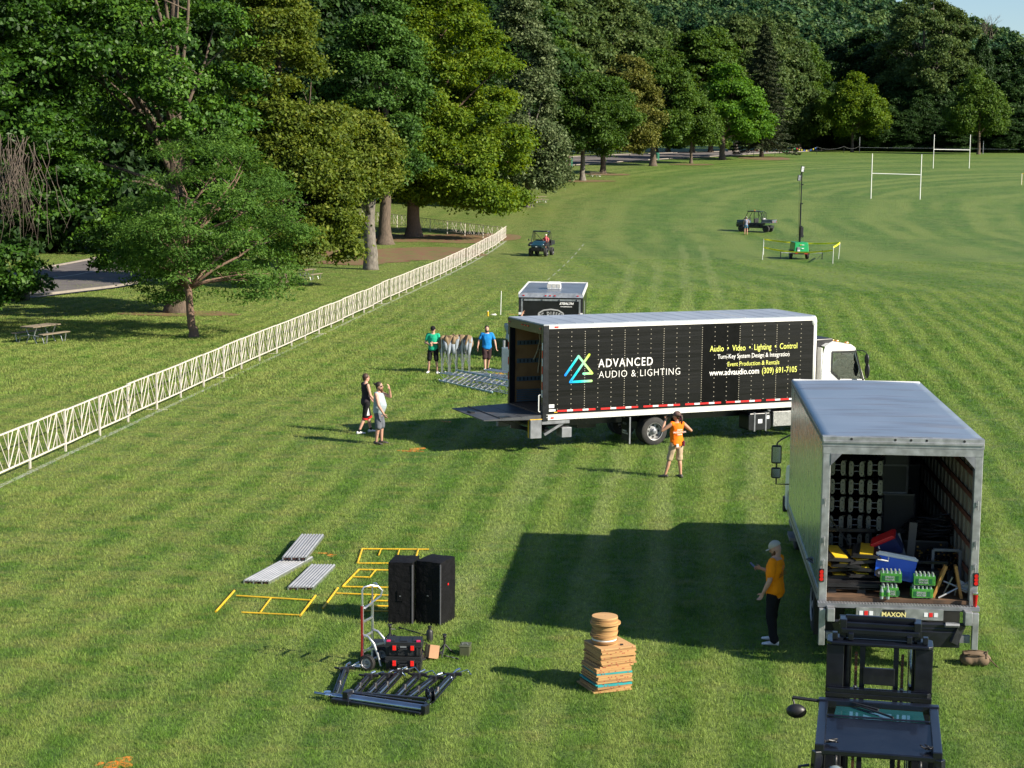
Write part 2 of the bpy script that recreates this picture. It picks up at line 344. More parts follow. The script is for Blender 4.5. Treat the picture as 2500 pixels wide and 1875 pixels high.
# ---------------- mulch beds under the big trees
def blob(name,c,rx,ry,m,dz,seed,rot=0.,n=40,rough=.22,kind='structure'):
    rs=random.Random(seed); ph=[rs.uniform(0,6.3) for _ in range(5)]; vs=[(c[0],c[1],zg(c[1])+dz)]
    for i in range(n):
        a=2*math.pi*i/n; k=1+rough*sum(math.sin(a*(j+2)+ph[j])/(j+1.4) for j in range(5))
        x,y=rx*k*math.cos(a),ry*k*math.sin(a); X=c[0]+x*math.cos(rot)-y*math.sin(rot); Y=c[1]+x*math.sin(rot)+y*math.cos(rot); vs.append((X,Y,zg(Y)+dz))
    me=bpy.data.meshes.new(name); me.from_pydata(vs,[],[(0,i+1,(i+1)%n+1) for i in range(n)]); me.materials.append(m); o=bpy.data.objects.new(name,me); COL.objects.link(o); tag(o,kind=kind); return o
def painted(name,col,cover,sc=11,soft=.05):
    m,nt,p=newmat(name); N=nt.nodes; L=nt.links; gc,pos=grass_color(nt,1.0)
    n=N.new('ShaderNodeTexNoise'); n.inputs['Scale'].default_value=sc; n.inputs['Detail'].default_value=6; n.inputs['Roughness'].default_value=.8; L.new(pos,n.inputs[0])
    mr=N.new('ShaderNodeMapRange'); mr.inputs[1].default_value=cover-soft; mr.inputs[2].default_value=cover+soft; L.new(n.outputs[0],mr.inputs[0])
    x=N.new('ShaderNodeMix'); x.data_type='RGBA'; L.new(mr.outputs[0],x.inputs[0]); L.new(gc,x.inputs[6]); x.inputs[7].default_value=(*col,1); L.new(x.outputs[2],p.inputs['Base Color']); p.inputs['Roughness'].default_value=.7; return m
MULCH=painted('mulch',(.17,.082,.05),.46,1.3,.10)
for i,(u,v,rx,ry) in enumerate([(990,620,7.6,6.),(1085,582,6.6,5.4),(880,640,3.2,3.),(440,766,2.6,1.8),(1425,442,3.4,3.),(1330,440,5,3),(1870,387,5.2,6.),(1480,426,3,3),(1690,402,3,3)]):
    p=at(u,v); blob('mulch_bed',p,rx,ry,MULCH,.022+.002*i,i)
# ---------------- painted lines and marks on the grass
LIME=painted('line_paint',(.34,.36,.31),.50); ORPAINT=painted('orange_marking_paint',(.75,.19,.01),.50)
FA=Vector((-12.64,45.81)); FB=Vector((-.84,158.1)); fd=(FB-FA).normalized(); fn=Vector((fd.y,-fd.x))
p0=FA-fd*26+fn*.2; p1=FB+fn*.2
strip('painted_line',[p0-fn*.07,p1-fn*.07],[p0+fn*.10,p1+fn*.10],LIME,.012)
a=at(1425,596); b=at(1330,690); n_=Vector((b.y-a.y,a.x-b.x)).normalized() if False else Vector(((b-a).y,-(b-a).x)).normalized()
for i in range(9):
    t0=i/9.; t1=t0+.06; q0=Vector((a.x,a.y))*(1-t0)+Vector((b.x,b.y))*t0; q1=Vector((a.x,a.y))*(1-t1)+Vector((b.x,b.y))*t1
    strip('painted_line',[q0-n_*.05,q1-n_*.05],[q0+n_*.05,q1+n_*.05],LIME,.012)
for i,(u,v,rx,ry) in enumerate([(1001,1102,.30,.10),(1018,1097,.24,.22),(1086,1030,.22,.14),(788,1352,.20,.05),(808,1356,.12,.10),(1198,915,.25,.2),(1214,913,.32,.3),(245,1866,.06,.05),(290,1866,.28,.16),(1252,768,.25,.1)]):
    p=at(u,v); blob('paint_mark',p,rx,ry,ORPAINT,.012,50+i,rough=.45,rot=i)

# ---------------- standing grass in the nearer part of the field
def grass():
    rs=np.random.RandomState(7); P=[]
    for (y0,y1,den) in ((20,32,300),(32,45,190),(45,60,110),(60,85,60),(85,110,36),(110,140,16)):
        n=int((y1-y0)*( (y0+y1)/2*.70+8)*den); y=rs.uniform(y0,y1,n); x=rs.uniform(-.5,.5,n)*(y*.72+6); P.append(np.c_[x,y,1+0*y*0+ (y>60)*.5])
    P=np.concatenate(P); n=len(P); z=np.interp(P[:,1],_Y,_Z)
    nb=6; c=np.repeat(np.c_[P[:,0],P[:,1],z],nb,0); sc=np.repeat(P[:,2],nb); N=len(c)
    c[:,:2]+=rs.normal(0,.045,(N,2))*sc[:,None]
    # taller where a slow noise says so
    hh=.036+.022*(.5+.5*np.sin(c[:,0]*1.3+2*np.sin(c[:,1]*.6))*np.sin(c[:,1]*.9+1.5*np.sin(c[:,0]*.7)))
    h=hh*rs.uniform(.5,1.5,N)*sc*np.interp(c[:,1],[60,125],[1,.35]); w=rs.uniform(.004,.009,N)*(1+(c[:,1]-20)/40.)*sc; a=rs.uniform(0,2*np.pi,N); ln=rs.uniform(.1,1.0,N)*h; b=rs.uniform(0,2*np.pi,N)
    dx=np.cos(a)*w/2; dy=np.sin(a)*w/2; co=np.empty((N,3,3)); co[:,0]=c; co[:,0,0]-=dx; co[:,0,1]-=dy; co[:,1]=c; co[:,1,0]+=dx; co[:,1,1]+=dy
    co[:,2]=c; co[:,2,0]+=np.cos(b)*ln; co[:,2,1]+=np.sin(b)*ln; co[:,2,2]+=h
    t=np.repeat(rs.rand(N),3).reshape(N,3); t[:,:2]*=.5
    me=np_mesh('grass',co.reshape(-1,3),3,[BLADE],t.ravel()); o=bpy.data.objects.new('grass',me); COL.objects.link(o)
    tag(o,'short mown green grass standing all over the field','grass',kind='stuff'); return N
print('blades',grass())
# ---------------- trees
def leafmat(name,c0,c1,c2,trans=.3,spec=.18,rough=.58,rv=.22):
    m,nt,p=newmat(name); N=nt.nodes; L=nt.links
    a=N.new('ShaderNodeAttribute'); a.attribute_name='tint'; oi=N.new('ShaderNodeObjectInfo')
    ad=N.new('ShaderNodeMath'); ad.operation='MULTIPLY_ADD'; ad.inputs[1].default_value=rv; L.new(oi.outputs['Random'],ad.inputs[0]); sb=N.new('ShaderNodeMath'); sb.operation='ADD'; sb.inputs[1].default_value=-rv/2
    L.new(a.outputs['Fac'],sb.inputs[0]); L.new(sb.outputs[0],ad.inputs[2])
    r=N.new('ShaderNodeValToRGB'); e=r.color_ramp.elements; e[0].color=(*c0,1); e[0].position=.05; e[1].color=(*c2,1); e[1].position=.95; x=e.new(.5); x.color=(*c1,1); L.new(ad.outputs[0],r.inputs[0])
    L.new(r.outputs[0],p.inputs['Base Color']); p.inputs['Roughness'].default_value=rough; p.inputs['Specular IOR Level'].default_value=spec
    t=N.new('ShaderNodeBsdfTranslucent'); h=N.new('ShaderNodeHueSaturation'); h.inputs['Hue'].default_value=.485; h.inputs['Saturation'].default_value=1.1; h.inputs['Value'].default_value=1.25; L.new(r.outputs[0],h.inputs['Color']); L.new(h.outputs[0],t.inputs[0])
    mx=N.new('ShaderNodeMixShader'); mx.inputs[0].default_value=trans; L.new(p.outputs[0],mx.inputs[1]); L.new(t.outputs[0],mx.inputs[2]); L.new(mx.outputs[0],N['Material Output'].inputs[0]); return m
BARK=pm('brown_bark',(.095,.07,.05),.9,var=.45,scale=3,stretch=(4,4,.7),bump=1.,bscale=14)
BARKG=pm('pale_flaky_bark',(.135,.12,.10),.85,var=.5,scale=3.5,stretch=(2,2,1),bump=.7,bscale=12,dirt=(.10,.085,.065,.8),dscale=4)
BARKR=pm('reddish_bark',(.16,.10,.07),.85,var=.35,scale=5,stretch=(4,4,.8),bump=.8,bscale=20)
TWIG=pm('dead_twigs',(.13,.10,.08),.9,var=.3)
LM={
 'oak':leafmat('oak_leaves',(.014,.042,.005),(.034,.092,.009),(.090,.185,.018),.25,.25,.5),
 'locust':leafmat('locust_leaves',(.036,.088,.014),(.074,.160,.026),(.135,.240,.042),.42),
 'linden':leafmat('linden_leaves',(.044,.074,.009),(.100,.145,.016),(.205,.230,.034),.35),
 'ash':leafmat('ash_leaves',(.024,.064,.011),(.052,.120,.018),(.098,.180,.032),.25),
 'maple':leafmat('maple_leaves',(.040,.085,.008),(.090,.160,.012),(.185,.250,.020),.4),
 'silver':leafmat('silver_leaves',(.036,.062,.020),(.080,.115,.042),(.18,.22,.10),.25),
 'mid':leafmat('row_tree_leaves',(.024,.055,.008),(.052,.108,.013),(.100,.165,.022),.32),
 'olive':leafmat('olive_leaves',(.065,.080,.014),(.130,.140,.026),(.225,.210,.048),.3),
 'bright':leafmat('bright_maple_leaves',(.035,.090,.010),(.070,.170,.016),(.120,.240,.026),.4),
 'spruce':leafmat('spruce_needles',(.014,.026,.010),(.030,.045,.016),(.055,.070,.026),.08,.2),
 'wood':leafmat('woodland_leaves',(.009,.025,.006),(.019,.050,.010),(.042,.085,.016),.22),  # shade within the wood is put into these darker leaf colours
 'grey':leafmat('cottonwood_leaves',(.028,.058,.014),(.062,.105,.026),(.13,.175,.050),.3),
 'hill':leafmat('hill_leaves',(.016,.050,.022),(.040,.096,.034),(.100,.155,.045),.25,rv=.9),  # slightly blue leaf tones stand in for light haze over the hill
}
def rnd_dirs(rs,n):
    v=rs.normal(size=(n,3)); return v/np.linalg.norm(v,axis=1)[:,None]
def crown(seed,Rx,z0,z1,prof,nl,nleaf,leaf,mat,lobe=(.2,.34),spray=.42,flat=.55,up=.7,ctr=(0,0),skew=0.,fill=.45,aspect=.62,sprays_per=26):
    """leaf mesh: crown -> lobes -> sprays -> leaves. returns mesh and lobe centres"""
    rs=np.random.RandomState(seed); Hh=z1-z0; lobes=[]; tries=0
    while len(lobes)<nl and tries<nl*40:
        tries+=1; t=rs.uniform(.03,.97); pr=np.interp(t,prof[0],prof[1])*Rx
        if rs.rand()>pr/Rx+.12: continue
        a=rs.uniform(0,2*np.pi); s=rs.uniform(*lobe)*min(Rx,5.5)*(.6+.4*pr/Rx); r=max(pr-s*.8,0)*(rs.uniform(fill,1.)**.5)*rs.uniform(.86,1.2)
        c=np.array([ctr[0]+r*np.cos(a)+skew*(t-.5),ctr[1]+r*np.sin(a),z0+t*Hh])
        if any(np.linalg.norm((c-l[0])*[1,1,1.2])<.62*(s+l[1])*.75 for l in lobes): continue
        lobes.append((c,s))
    C=np.array([l[0] for l in lobes]); S=np.array([l[1] for l in lobes])
    w=S**2; w/=w.sum(); ns=int(len(lobes)*sprays_per); li=rs.choice(len(lobes),ns,p=w)
    d=rnd_dirs(rs,ns); outw=C[li]-np.array([ctr[0],ctr[1],z0+Hh*.4]); outw/=np.linalg.norm(outw,axis=1)[:,None]+1e-6
    d=d+outw*.55+np.array([0,0,.35]); d/=np.linalg.norm(d,axis=1)[:,None]
    sc=C[li]+d*S[li][:,None]*np.array([1,1,flat+.2])*rs.uniform(.75,1.1,(ns,1)); st=rs.rand(ns)
    k=rs.randint(0,ns,nleaf); sig=spray*rs.uniform(.6,1.25,ns)[k]
    off_=rs.normal(size=(nleaf,3))*np.array([1,1,flat*.75])*sig[:,None]
    p=sc[k]+off_; p[:,2]-=np.hypot(off_[:,0],off_[:,1])*.18
    n=d[k]*.55+np.array([0,0,up])+rs.normal(size=(nleaf,3))*.55; n/=np.linalg.norm(n,axis=1)[:,None]
    r=rnd_dirs(rs,nleaf); ta=np.cross(n,r); ta/=np.linalg.norm(ta,axis=1)[:,None]+1e-9; tb=np.cross(n,ta)
    l=leaf*rs.uniform(.6,1.35,nleaf)[:,None]; co=np.empty((nleaf,4,3)); co[:,0]=p-ta*l*.5; co[:,2]=p+ta*l*.5; co[:,1]=p+tb*l*aspect*.5+ta*l*.1-n*l*.08; co[:,3]=p-tb*l*aspect*.5+ta*l*.1-n*l*.08
    tint=np.clip(.5+(st[k]-.5)*.45+rs.normal(size=nleaf)*.17+ (off_[:,2]/(sig+.01))*.05,0,1)
    return np_mesh('crown',co.reshape(-1,3),4,[mat],np.repeat(tint,4)),C,S
def trunk(seed,tr,h,C,mat,flare=1.7,nlimb=14,lean=(0,0),z_first=.35,limb_r=.28,twigs=2):
    rs=random.Random(seed); mb=MB(); top=h; pts=[];rad=[]
    for i in range(9):
        t=i/8.; pts.append((lean[0]*t+rs.uniform(-.04,.04)*tr*4*(i>0),lean[1]*t+rs.uniform(-.04,.04)*tr*4*(i>0),-.15+(top+.15)*t)); rad.append(tr*(1-.72*t**1.2))
    pts.insert(1,(0,0,tr*.35)); rad[0]=tr*flare; rad.insert(1,tr*(1+(flare-1)*.45)); pts.insert(2,(0,0,tr*1.6)); rad.insert(2,tr*1.04)
    pts[3]=(pts[3][0],pts[3][1],max(pts[3][2],tr*2.4)); mb.tube(pts,rad,14)
    idx=list(range(len(C))); rs.shuffle(idx)
    for j in idx[:nlimb]:
        c=Vector([float(q) for q in C[j]]); zb=min(max(h*z_first,c.z*rs.uniform(.35,.7)),h*.95); t=zb/top; b=Vector((lean[0]*t,lean[1]*t,zb)); L=(c-b).length
        if L<.5: continue
        r0=tr*limb_r*(1.15-t*.7)*rs.uniform(.7,1.2); mid=b.lerp(c,.45)+Vector((rs.uniform(-.1,.1),rs.uniform(-.1,.1),.06))*L
        mb.tube([b,b.lerp(mid,.5)+Vector((0,0,.03*L)),mid,mid.lerp(c,.55)+Vector((rs.uniform(-.05,.05)*L,0,.02*L)),c],[r0,r0*.8,r0*.6,r0*.4,r0*.18],7)
        for _ in range(twigs):
            q=mid.lerp(c,rs.uniform(0,.8)); e=q+Vector((rs.uniform(-1,1),rs.uniform(-1,1),rs.uniform(-.2,.8)))*L*.22; mb.tube([q,q.lerp(e,.5)+Vector((0,0,.1)),e],[r0*.35,r0*.22,r0*.08],5)
    return mb
def tree(name,label,loc,cm,tm,group=None,rz=0,scale=1,cat='tree',parts=None):
    o=thing(name,label,cat,loc,rz,group); o.scale=(scale,)*3 if not hasattr(scale,'__len__') else scale; out=[]
    for nm,me in (('trunk',tm),('crown',cm)):
        if me is None: continue
        q=bpy.data.objects.new(nm,me); COL.objects.link(q); q.parent=o; out.append(q)
    return o
def tmesh(mb,mat):
    o=mb.build('trunk',mat,smooth=True,fixn=False); me=o.data; bpy.data.objects.remove(o); return me
OVAL=([0,.12,.35,.6,.85,1],[.45,.8,1,.93,.6,.15]); WIDE=([0,.08,.3,.6,.85,1],[.75,1,1,.9,.6,.2]); EGG=([0,.1,.3,.55,.8,1],[.5,.95,1,.75,.42,.08]); ROUND=([0,.2,.5,.8,1],[.5,.92,1,.75,.2]); VASE=([0,.2,.5,.8,1],[.35,.75,1,.95,.5])
def fit(base,uL,uR,vT,vB,dy=0):
    y=base.y+dy; xl,_=xz(uL,500,y); xr,_=xz(uR,500,y); _,zt=xz((uL+uR)/2,vT,y); _,zb=xz((uL+uR)/2,vB,y); return (xl+xr)/2-base.x,(xr-xl)/2,zb-base.z,zt-base.z
# left-hand group, nearest first
b=at(435,763)
cm,C,S=crown(11,5.6,2.6,25,WIDE,60,150000,.23,LM['oak'],lobe=(.22,.36),spray=.36,flat=.55,up=.45,ctr=(-1.6,0),sprays_per=20)
oakt=tmesh(trunk(11,.62,17,C,BARK,flare=1.5,nlimb=22),BARK)
tree('oak_tree','huge dark oak with a thick flared trunk behind the slim locust tree',b,cm,oakt)
tree('oak_tree','dark oak at the far left edge whose low boughs hang down to the lawn',(-28.0,84,-.9),cm,oakt,rz=R(200),scale=(1.12,1.12,1.0))
b=at(473,824); dx,r,z0,z1=fit(b,262,745,312,722)
cm,C,S=crown(22,r,z0,z1,([0,.15,.45,.75,1],[.85,1,.95,.7,.3]),40,52000,.16,LM['locust'],lobe=(.2,.34),spray=.36,flat=.42,up=.8,ctr=(dx,0),aspect=.4,sprays_per=12)
tree('locust_tree','slim locust tree with feathery light green foliage and a thin forked trunk near the fence',b,cm,tmesh(trunk(22,.20,5.2,C,BARKR,flare=1.5,nlimb=26,lean=(-.5,0),z_first=.42,limb_r=.5,twigs=5),BARKR))
b=at(684,697); dx,r,z0,z1=fit(b,540,848,-60,640)
cm,C,S=crown(33,r,z0+.6,z1,([0,.1,.3,.6,.85,1],[.8,1,.98,.82,.6,.3]),85,150000,.23,LM['linden'],lobe=(.18,.31),spray=.38,flat=.62,up=.45,ctr=(dx,0),skew=-2.2)
tree('linden_tree','tall olive green linden between the dark oak and the pale-barked sycamore',b,cm,tmesh(trunk(33,.42,15,C,BARK,nlimb=16),BARK))
b=at(905,658); dx,r,z0,z1=fit(b,690,975,280,452)
cm,C,S=crown(44,r,z0,z1,WIDE,40,80000,.24,LM['linden'],lobe=(.24,.38),spray=.38,flat=.62,up=.45,ctr=(dx,0))
tree('sycamore_tree','yellow-green tree with a straight mottled grey trunk beside the mulch bed',b,cm,tmesh(trunk(44,.50,8,C,BARKG,flare=1.3,nlimb=14),BARKG))
b=at(940,596); dx,r,z0,z1=fit(b,800,1030,-40,470)
cm,C,S=crown(55,r+.4,z0,z1,OVAL,60,110000,.28,LM['ash'],lobe=(.2,.32),spray=.45,flat=.6,up=.5,ctr=(dx,0))
asht=tmesh(trunk(55,.55,15,C,BARK,flare=1.9,nlimb=14),BARK); ashc=cm
tree('ash_tree','tall blue-green tree with a stout dark trunk that has a sawn-off limb scar',b,cm,asht)
b=at(1010,577); dx,r,z0,z1=fit(b,935,1268,-60,520)
cm,C,S=crown(66,r,z0+.5,z1,([0,.1,.28,.5,.75,1],[.8,.98,1,.9,.8,.4]),95,170000,.29,LM['maple'],lobe=(.18,.31),spray=.46,flat=.58,up=.45,ctr=(dx,0),skew=-3.4)
tree('maple_tree','big bright yellow-green maple that overhangs the corner of the white fence',b,cm,tmesh(trunk(66,.62,15,C,BARKR,flare=1.8,nlimb=20),BARKR))
b=at(1262,486); b=Vector((1.6,196,zg(196))); dx,r,z0,z1=fit(b,1190,1370,-30,455)
silc,C,S=crown(77,r+.3,z0+.3,z1,([0,.12,.3,.5,.75,1],[.9,1,.85,.7,.6,.3]),60,90000,.32,LM['silver'],lobe=(.22,.34),spray=.5,flat=.6,up=.4,ctr=(dx,0),skew=-1.5)
silt=tmesh(trunk(77,.4,14,C,BARKG,nlimb=12),BARKG)
tree('silver_tree','tall tree with pale silvery leaves just right of the bright maple',b,silc,silt)
# row beside the road
def row(name,label,seed,u,v,uL,uR,vT,vB,prof,n,leaf,mk,tr,bark=BARK,nl=46,cat='tree',flat=.7,y=None,grp='trees in the row beside the road',skew=0,spray=.5,th=.6):
    b=at(u,v) if y is None else Vector((xz(u,v,y)[0],y,zg(y))); dx,r,z0,z1=fit(b,uL,uR,vT,vB)
    cm,C,S=crown(seed,r,z0,z1,prof,nl,n,leaf,LM[mk],lobe=(.19,.32),spray=spray,flat=flat,up=.42,ctr=(dx,0),skew=skew)
    return tree(name,label,b,cm,tmesh(trunk(seed,tr,z1*th,C,bark,nlimb=14),bark),grp),cm,(r,z0,z1)
row('row_tree','dark leaning tree half hidden left of the road, next to the silvery tree',101,1389,424,1270,1398,215,400,ROUND,42000,.36,'mid',.3,y=252)
row('row_tree','broad dark green maple, nearest of the trees beside the road',102,1422,441,1298,1545,178,368,ROUND,80000,.36,'mid',.38,bark=BARKG,nl=75,flat=.6)
row('row_tree','olive yellow tree turning colour behind the broad dark maple',103,1472,424,1450,1604,130,365,OVAL,60000,.38,'olive',.42,flat=.6)
o_,midc,midp=row('row_tree','tall mid green tree with a thick straight trunk by the green bin',104,1594,405,1524,1692,115,350,OVAL,60000,.40,'mid',.5)
row('row_tree','small forked tree, shortest in the row beside the road',105,1687,399,1632,1752,218,345,EGG,36000,.38,'mid',.26)
row('row_tree','vivid green maple with large leaf clumps, beside the spruce',106,1763,390,1698,1868,160,336,([0,.1,.3,.6,.85,1],[.7,1,.98,.85,.6,.25]),60000,.46,'bright',.5,flat=.6,skew=-2.2)
o_,lonec,lonep=row('lone_tree','rounded light green tree standing alone on the field edge left of the far goalposts',107,2080,370,2003,2157,176,320,EGG,60000,.44,'maple',.32,grp='lone trees on the far edge of the field',y=372)
row('lone_tree','rounded tree on the field edge behind the far rugby goal',108,2389,372,2303,2452,168,324,EGG,56000,.44,'mid',.34,grp='lone trees on the far edge of the field',y=360)
# spruce: whorled drooping boughs
def spruce(seed,Rm,z0,z1,n,leaf):
    rs=np.random.RandomState(seed); P=[];D=[];mb=MB(); H=z1-z0
    mb.tube([(0,0,-.2),(0,0,1),(0,0,z1*.5),(0,0,z1*.98)],[.5,.36,.22,.03],10)
    nb=190; per=n//nb
    for i in range(nb):
        t=(i+.5)/nb; z=z0+H*t; a=i*2.4+rs.uniform(-.3,.3); L=Rm*(1-t)**.72*rs.uniform(.72,1.1)+.25; dr=np.array([np.cos(a),np.sin(a),0])
        s=rs.rand(per)**.75; sid=rs.normal(size=per)*.13*L*(1.1-s); perp=np.array([-dr[1],dr[0],0]); dz=-.42*L*s**1.3+.20*L*s**3
        p=dr*(L*s)[:,None]+perp*sid[:,None]; p[:,2]=z+dz-rs.rand(per)*.35-abs(sid)*.35; P.append(p); D.append(np.repeat([dr],per,0)+rs.normal(size=(per,3))*.45+np.array([0,0,-.35]))
        mb.tube([(0,0,z),tuple(dr*L*.5+np.array([0,0,z-.17*L])),tuple(dr*L*.92+np.array([0,0,z-.24*L]))],[.06,.035,.01],4)
    p=np.concatenate(P); d=np.concatenate(D); m=len(p); d/=np.linalg.norm(d,axis=1)[:,None]; r=rnd_dirs(rs,m); b_=np.cross(d,r); b_/=np.linalg.norm(b_,axis=1)[:,None]; l=leaf*rs.uniform(.6,1.3,m)[:,None]
    co=np.empty((m,4,3)); co[:,0]=p-d*l*.5; co[:,2]=p+d*l*.5; co[:,1]=p+b_*l*.17; co[:,3]=p-b_*l*.17
    return np_mesh('crown',co.reshape(-1,3),4,[LM['spruce']],np.repeat(rs.rand(m),4)),tmesh(mb,BARK)
b=at(1859,383); dx,r,z0,z1=fit(b,1792,1966,58,352)
spc,spt=spruce(5,r,z0,z1,70000,.42)
tree('spruce_tree','tall dark spruce with drooping boughs at the bend of the road',b,spc,spt)
# big cottonwood and the trees of the wood behind the field
y=398; b=Vector((xz(2245,372,y)[0],y,zg(y))); dx,r,z0,z1=fit(b,2130,2372,-15,300)
cotc,C,S=crown(120,r,z0,z1,([0,.15,.35,.6,.85,1],[.4,.7,1,.98,.7,.2]),90,110000,.55,LM['grey'],lobe=(.26,.42),spray=.62,flat=.65,up=.4,ctr=(dx,0),sprays_per=18)
tree('cottonwood_tree','tallest cottonwood with pale limbs showing, rising above the wood at right',b,cotc,tmesh(trunk(120,.6,z1*.85,C,BARKG,nlimb=34,limb_r=.36,twigs=4),BARKG))
grc,C,S=crown(130,6.5,4,26,OVAL,70,70000,.55,LM['grey'],lobe=(.26,.42),spray=.6,flat=.6,up=.4,sprays_per=18); grt=tmesh(trunk(130,.5,20,C,BARKG,nlimb=26,limb_r=.34,twigs=3),BARKG)
wdc,C,S=crown(131,6.5,1,22,WIDE,60,60000,.58,LM['wood'],lobe=(.26,.42),spray=.6,flat=.6,up=.45,sprays_per=20); wdt=tmesh(trunk(131,.45,14,C,BARK,nlimb=8),BARK)
mdc,C,S=crown(132,6.5,1.5,22,OVAL,60,60000,.55,LM['mid'],lobe=(.24,.4),spray=.6,flat=.5,up=.45,sprays_per=20); mdt=tmesh(trunk(132,.45,14,C,BARK,nlimb=8),BARK)
rg=random.Random(9)
KIND={'g':(grc,grt,'cottonwood_tree','tall grey-green cottonwood behind the row of roadside trees',26),'w':(wdc,wdt,'woodland_tree','dark shaded tree of the wood beyond the far edge of the field',22),'m':(mdc,mdt,'woodland_tree','mid green tree standing behind the roadside row',22),
 'a':(wdc,wdt,'woodland_tree','dark tree standing behind the big lawn trees on the left',22)}
WC={}
def wood(u,vT,y,k,rad=None,label=None):
    if not label: WC.setdefault(k,[]).append(u)
    x=xz(u,370,y)[0]; zt=xz(u,vT,y)[1]-zg(y); cm_,tm_,nm,lb,h0=KIND[k]; s=zt/h0; sx=s if rad is None else rad/6.5
    tree(nm,label or lb,(x,y,zg(y)),cm_,tm_,{'g':'cottonwoods behind the roadside row','w':'trees of the wood beyond the field','m':'green trees behind the roadside row','a':'trees behind the lawn trees on the left'}[k],rz=rg.uniform(0,6.28),scale=(sx,sx,s))
for a_ in [(1300,-30,300,'m'),(1365,-45,318,'g'),(1415,20,335,'m'),(1475,-20,330,'g',7.5),(1545,15,345,'g'),(1600,70,352,'m'),(1630,65,362,'g'),(1690,75,350,'m',7),(1735,62,355,'m',7),(1795,40,365,'g'),(1850,45,372,'g'),(1905,60,378,'g'),(1950,95,385,'m')]: wood(*a_)
for a_ in [(1985,120,402,'w'),(2030,110,410,'w'),(2075,95,414,'w',8),(2120,75,412,'w',8),(2160,120,405,'w'),(2195,190,392,'w'),(2240,215,388,'w'),(2290,200,390,'w'),(2335,170,396,'w'),(2380,185,392,'w'),(2430,170,398,'w'),(2470,180,392,'w'),(2520,165,396,'w',8),(2560,190,390,'w'),(2300,110,415,'w',8),(2350,125,418,'w'),(2420,120,420,'w',8),(2480,110,420,'w',8),(2100,230,385,'w',5),(2150,250,384,'w',5),(2010,200,395,'w',5),(2050,230,392,'w',5),(2210,270,383,'w',4),(2270,280,383,'w',4),(2330,290,380,'w',4),(2440,280,380,'w',4.5),(2500,270,382,'w',5)]: wood(*a_)
for a_ in [(-700,-150,150,'a'),(-520,-160,140,'a',8),(-360,-150,155,'a'),(-200,-160,145,'a',8),(-60,-150,140,'a'),(60,-150,150,'a',7),(180,-160,145,'a',7),(290,-150,160,'a',7),(400,-150,150,'a',7),(500,-160,158,'a'),(590,-140,175,'a'),(680,-130,185,'a'),(780,-120,190,'a',7),(880,-120,205,'a'),(980,-110,215,'a'),(1070,-100,215,'a'),(1150,-90,225,'a'),(1220,-80,240,'a'),(340,120,175,'a',6),(120,150,170,'a',6),(560,160,210,'a',6),(760,200,230,'a',6),(1250,60,262,'m',6),(1190,120,250,'a',6),(1120,200,262,'a',6),(1000,200,262,'a',6)]: wood(*a_)
wood(2392,88,396,'w',3.2,'narrow ivy-clad tree standing up just right of the tall cottonwood')
# every tree behind gets its own label, ranked from the left
for base_,gname in (('dark woodland tree beyond the field edge','trees of the wood beyond the field'),('tall grey-green cottonwood behind the roadside row','cottonwoods behind the roadside row'),('mid green tree behind the roadside row','green trees behind the roadside row'),('dark tree behind the big lawn trees','trees behind the lawn trees on the left')):
    L_=[o for o in bpy.data.objects if o.get('group')==gname and o.get('label','').find('ivy')<0]; L_.sort(key=lambda o:o.location.x/o.location.y)
    for i_,o in enumerate(L_): o['label']=base_+', '+nth(i_+1)+' of them from the left'
# bare dead tree
mb=MB(); rs=random.Random(3)
def branch(p,d,L,r,lv):
    e=p+d*L; m=p.lerp(e,.5)+Vector((rs.uniform(-.06,.06),rs.uniform(-.06,.06),0))*L; mb.tube([p,m,e],[r,r*.8,r*.55],5,cap=False)
    if lv==0: return
    for i in range(3 if lv>1 else 4):
        q=(d+Vector((rs.uniform(-.75,.75),rs.uniform(-.75,.75),rs.uniform(-.05,.5)))).normalized(); branch(e if i<2 else m,q,L*rs.uniform(.55,.8),r*.55,lv-1)
zt=xz(2385,5,408)[1]-zg(408); branch(Vector((0,0,0)),Vector((0,0,1)),zt*.62,.34,0); branch(Vector((0,0,zt*.61)),Vector((.02,0,1)),zt*.12,.22,5)
o=thing('dead_tree','bare dead tree with pale branches against the sky at upper right','tree',(xz(2385,372,408)[0],408,zg(408))); mb.build('trunk',TWIG,o,smooth=True,fixn=False)
# hanging bare vines at the left edge
mb=MB(); rs=random.Random(8); 
for i in range(90):
    x=rs.gauss(0,.8); y_=rs.gauss(0,.35); z=rs.uniform(8.0,9.6); L=rs.uniform(1.6,4.2); pts=[(x,y_,z)]; 
    for k in range(4): pts.append((pts[-1][0]+rs.uniform(-.4,.4),pts[-1][1]+rs.uniform(-.3,.3),pts[-1][2]-L/4))
    mb.tube(pts,[.016,.014,.012,.009,.005],4,cap=False)
o=mb.build('bare_vines',TWIG,loc=(-22.5,79.0,-.6)); tag(o,'tangle of bare brown twigs hanging among dark leaves at the left edge','dead vines')
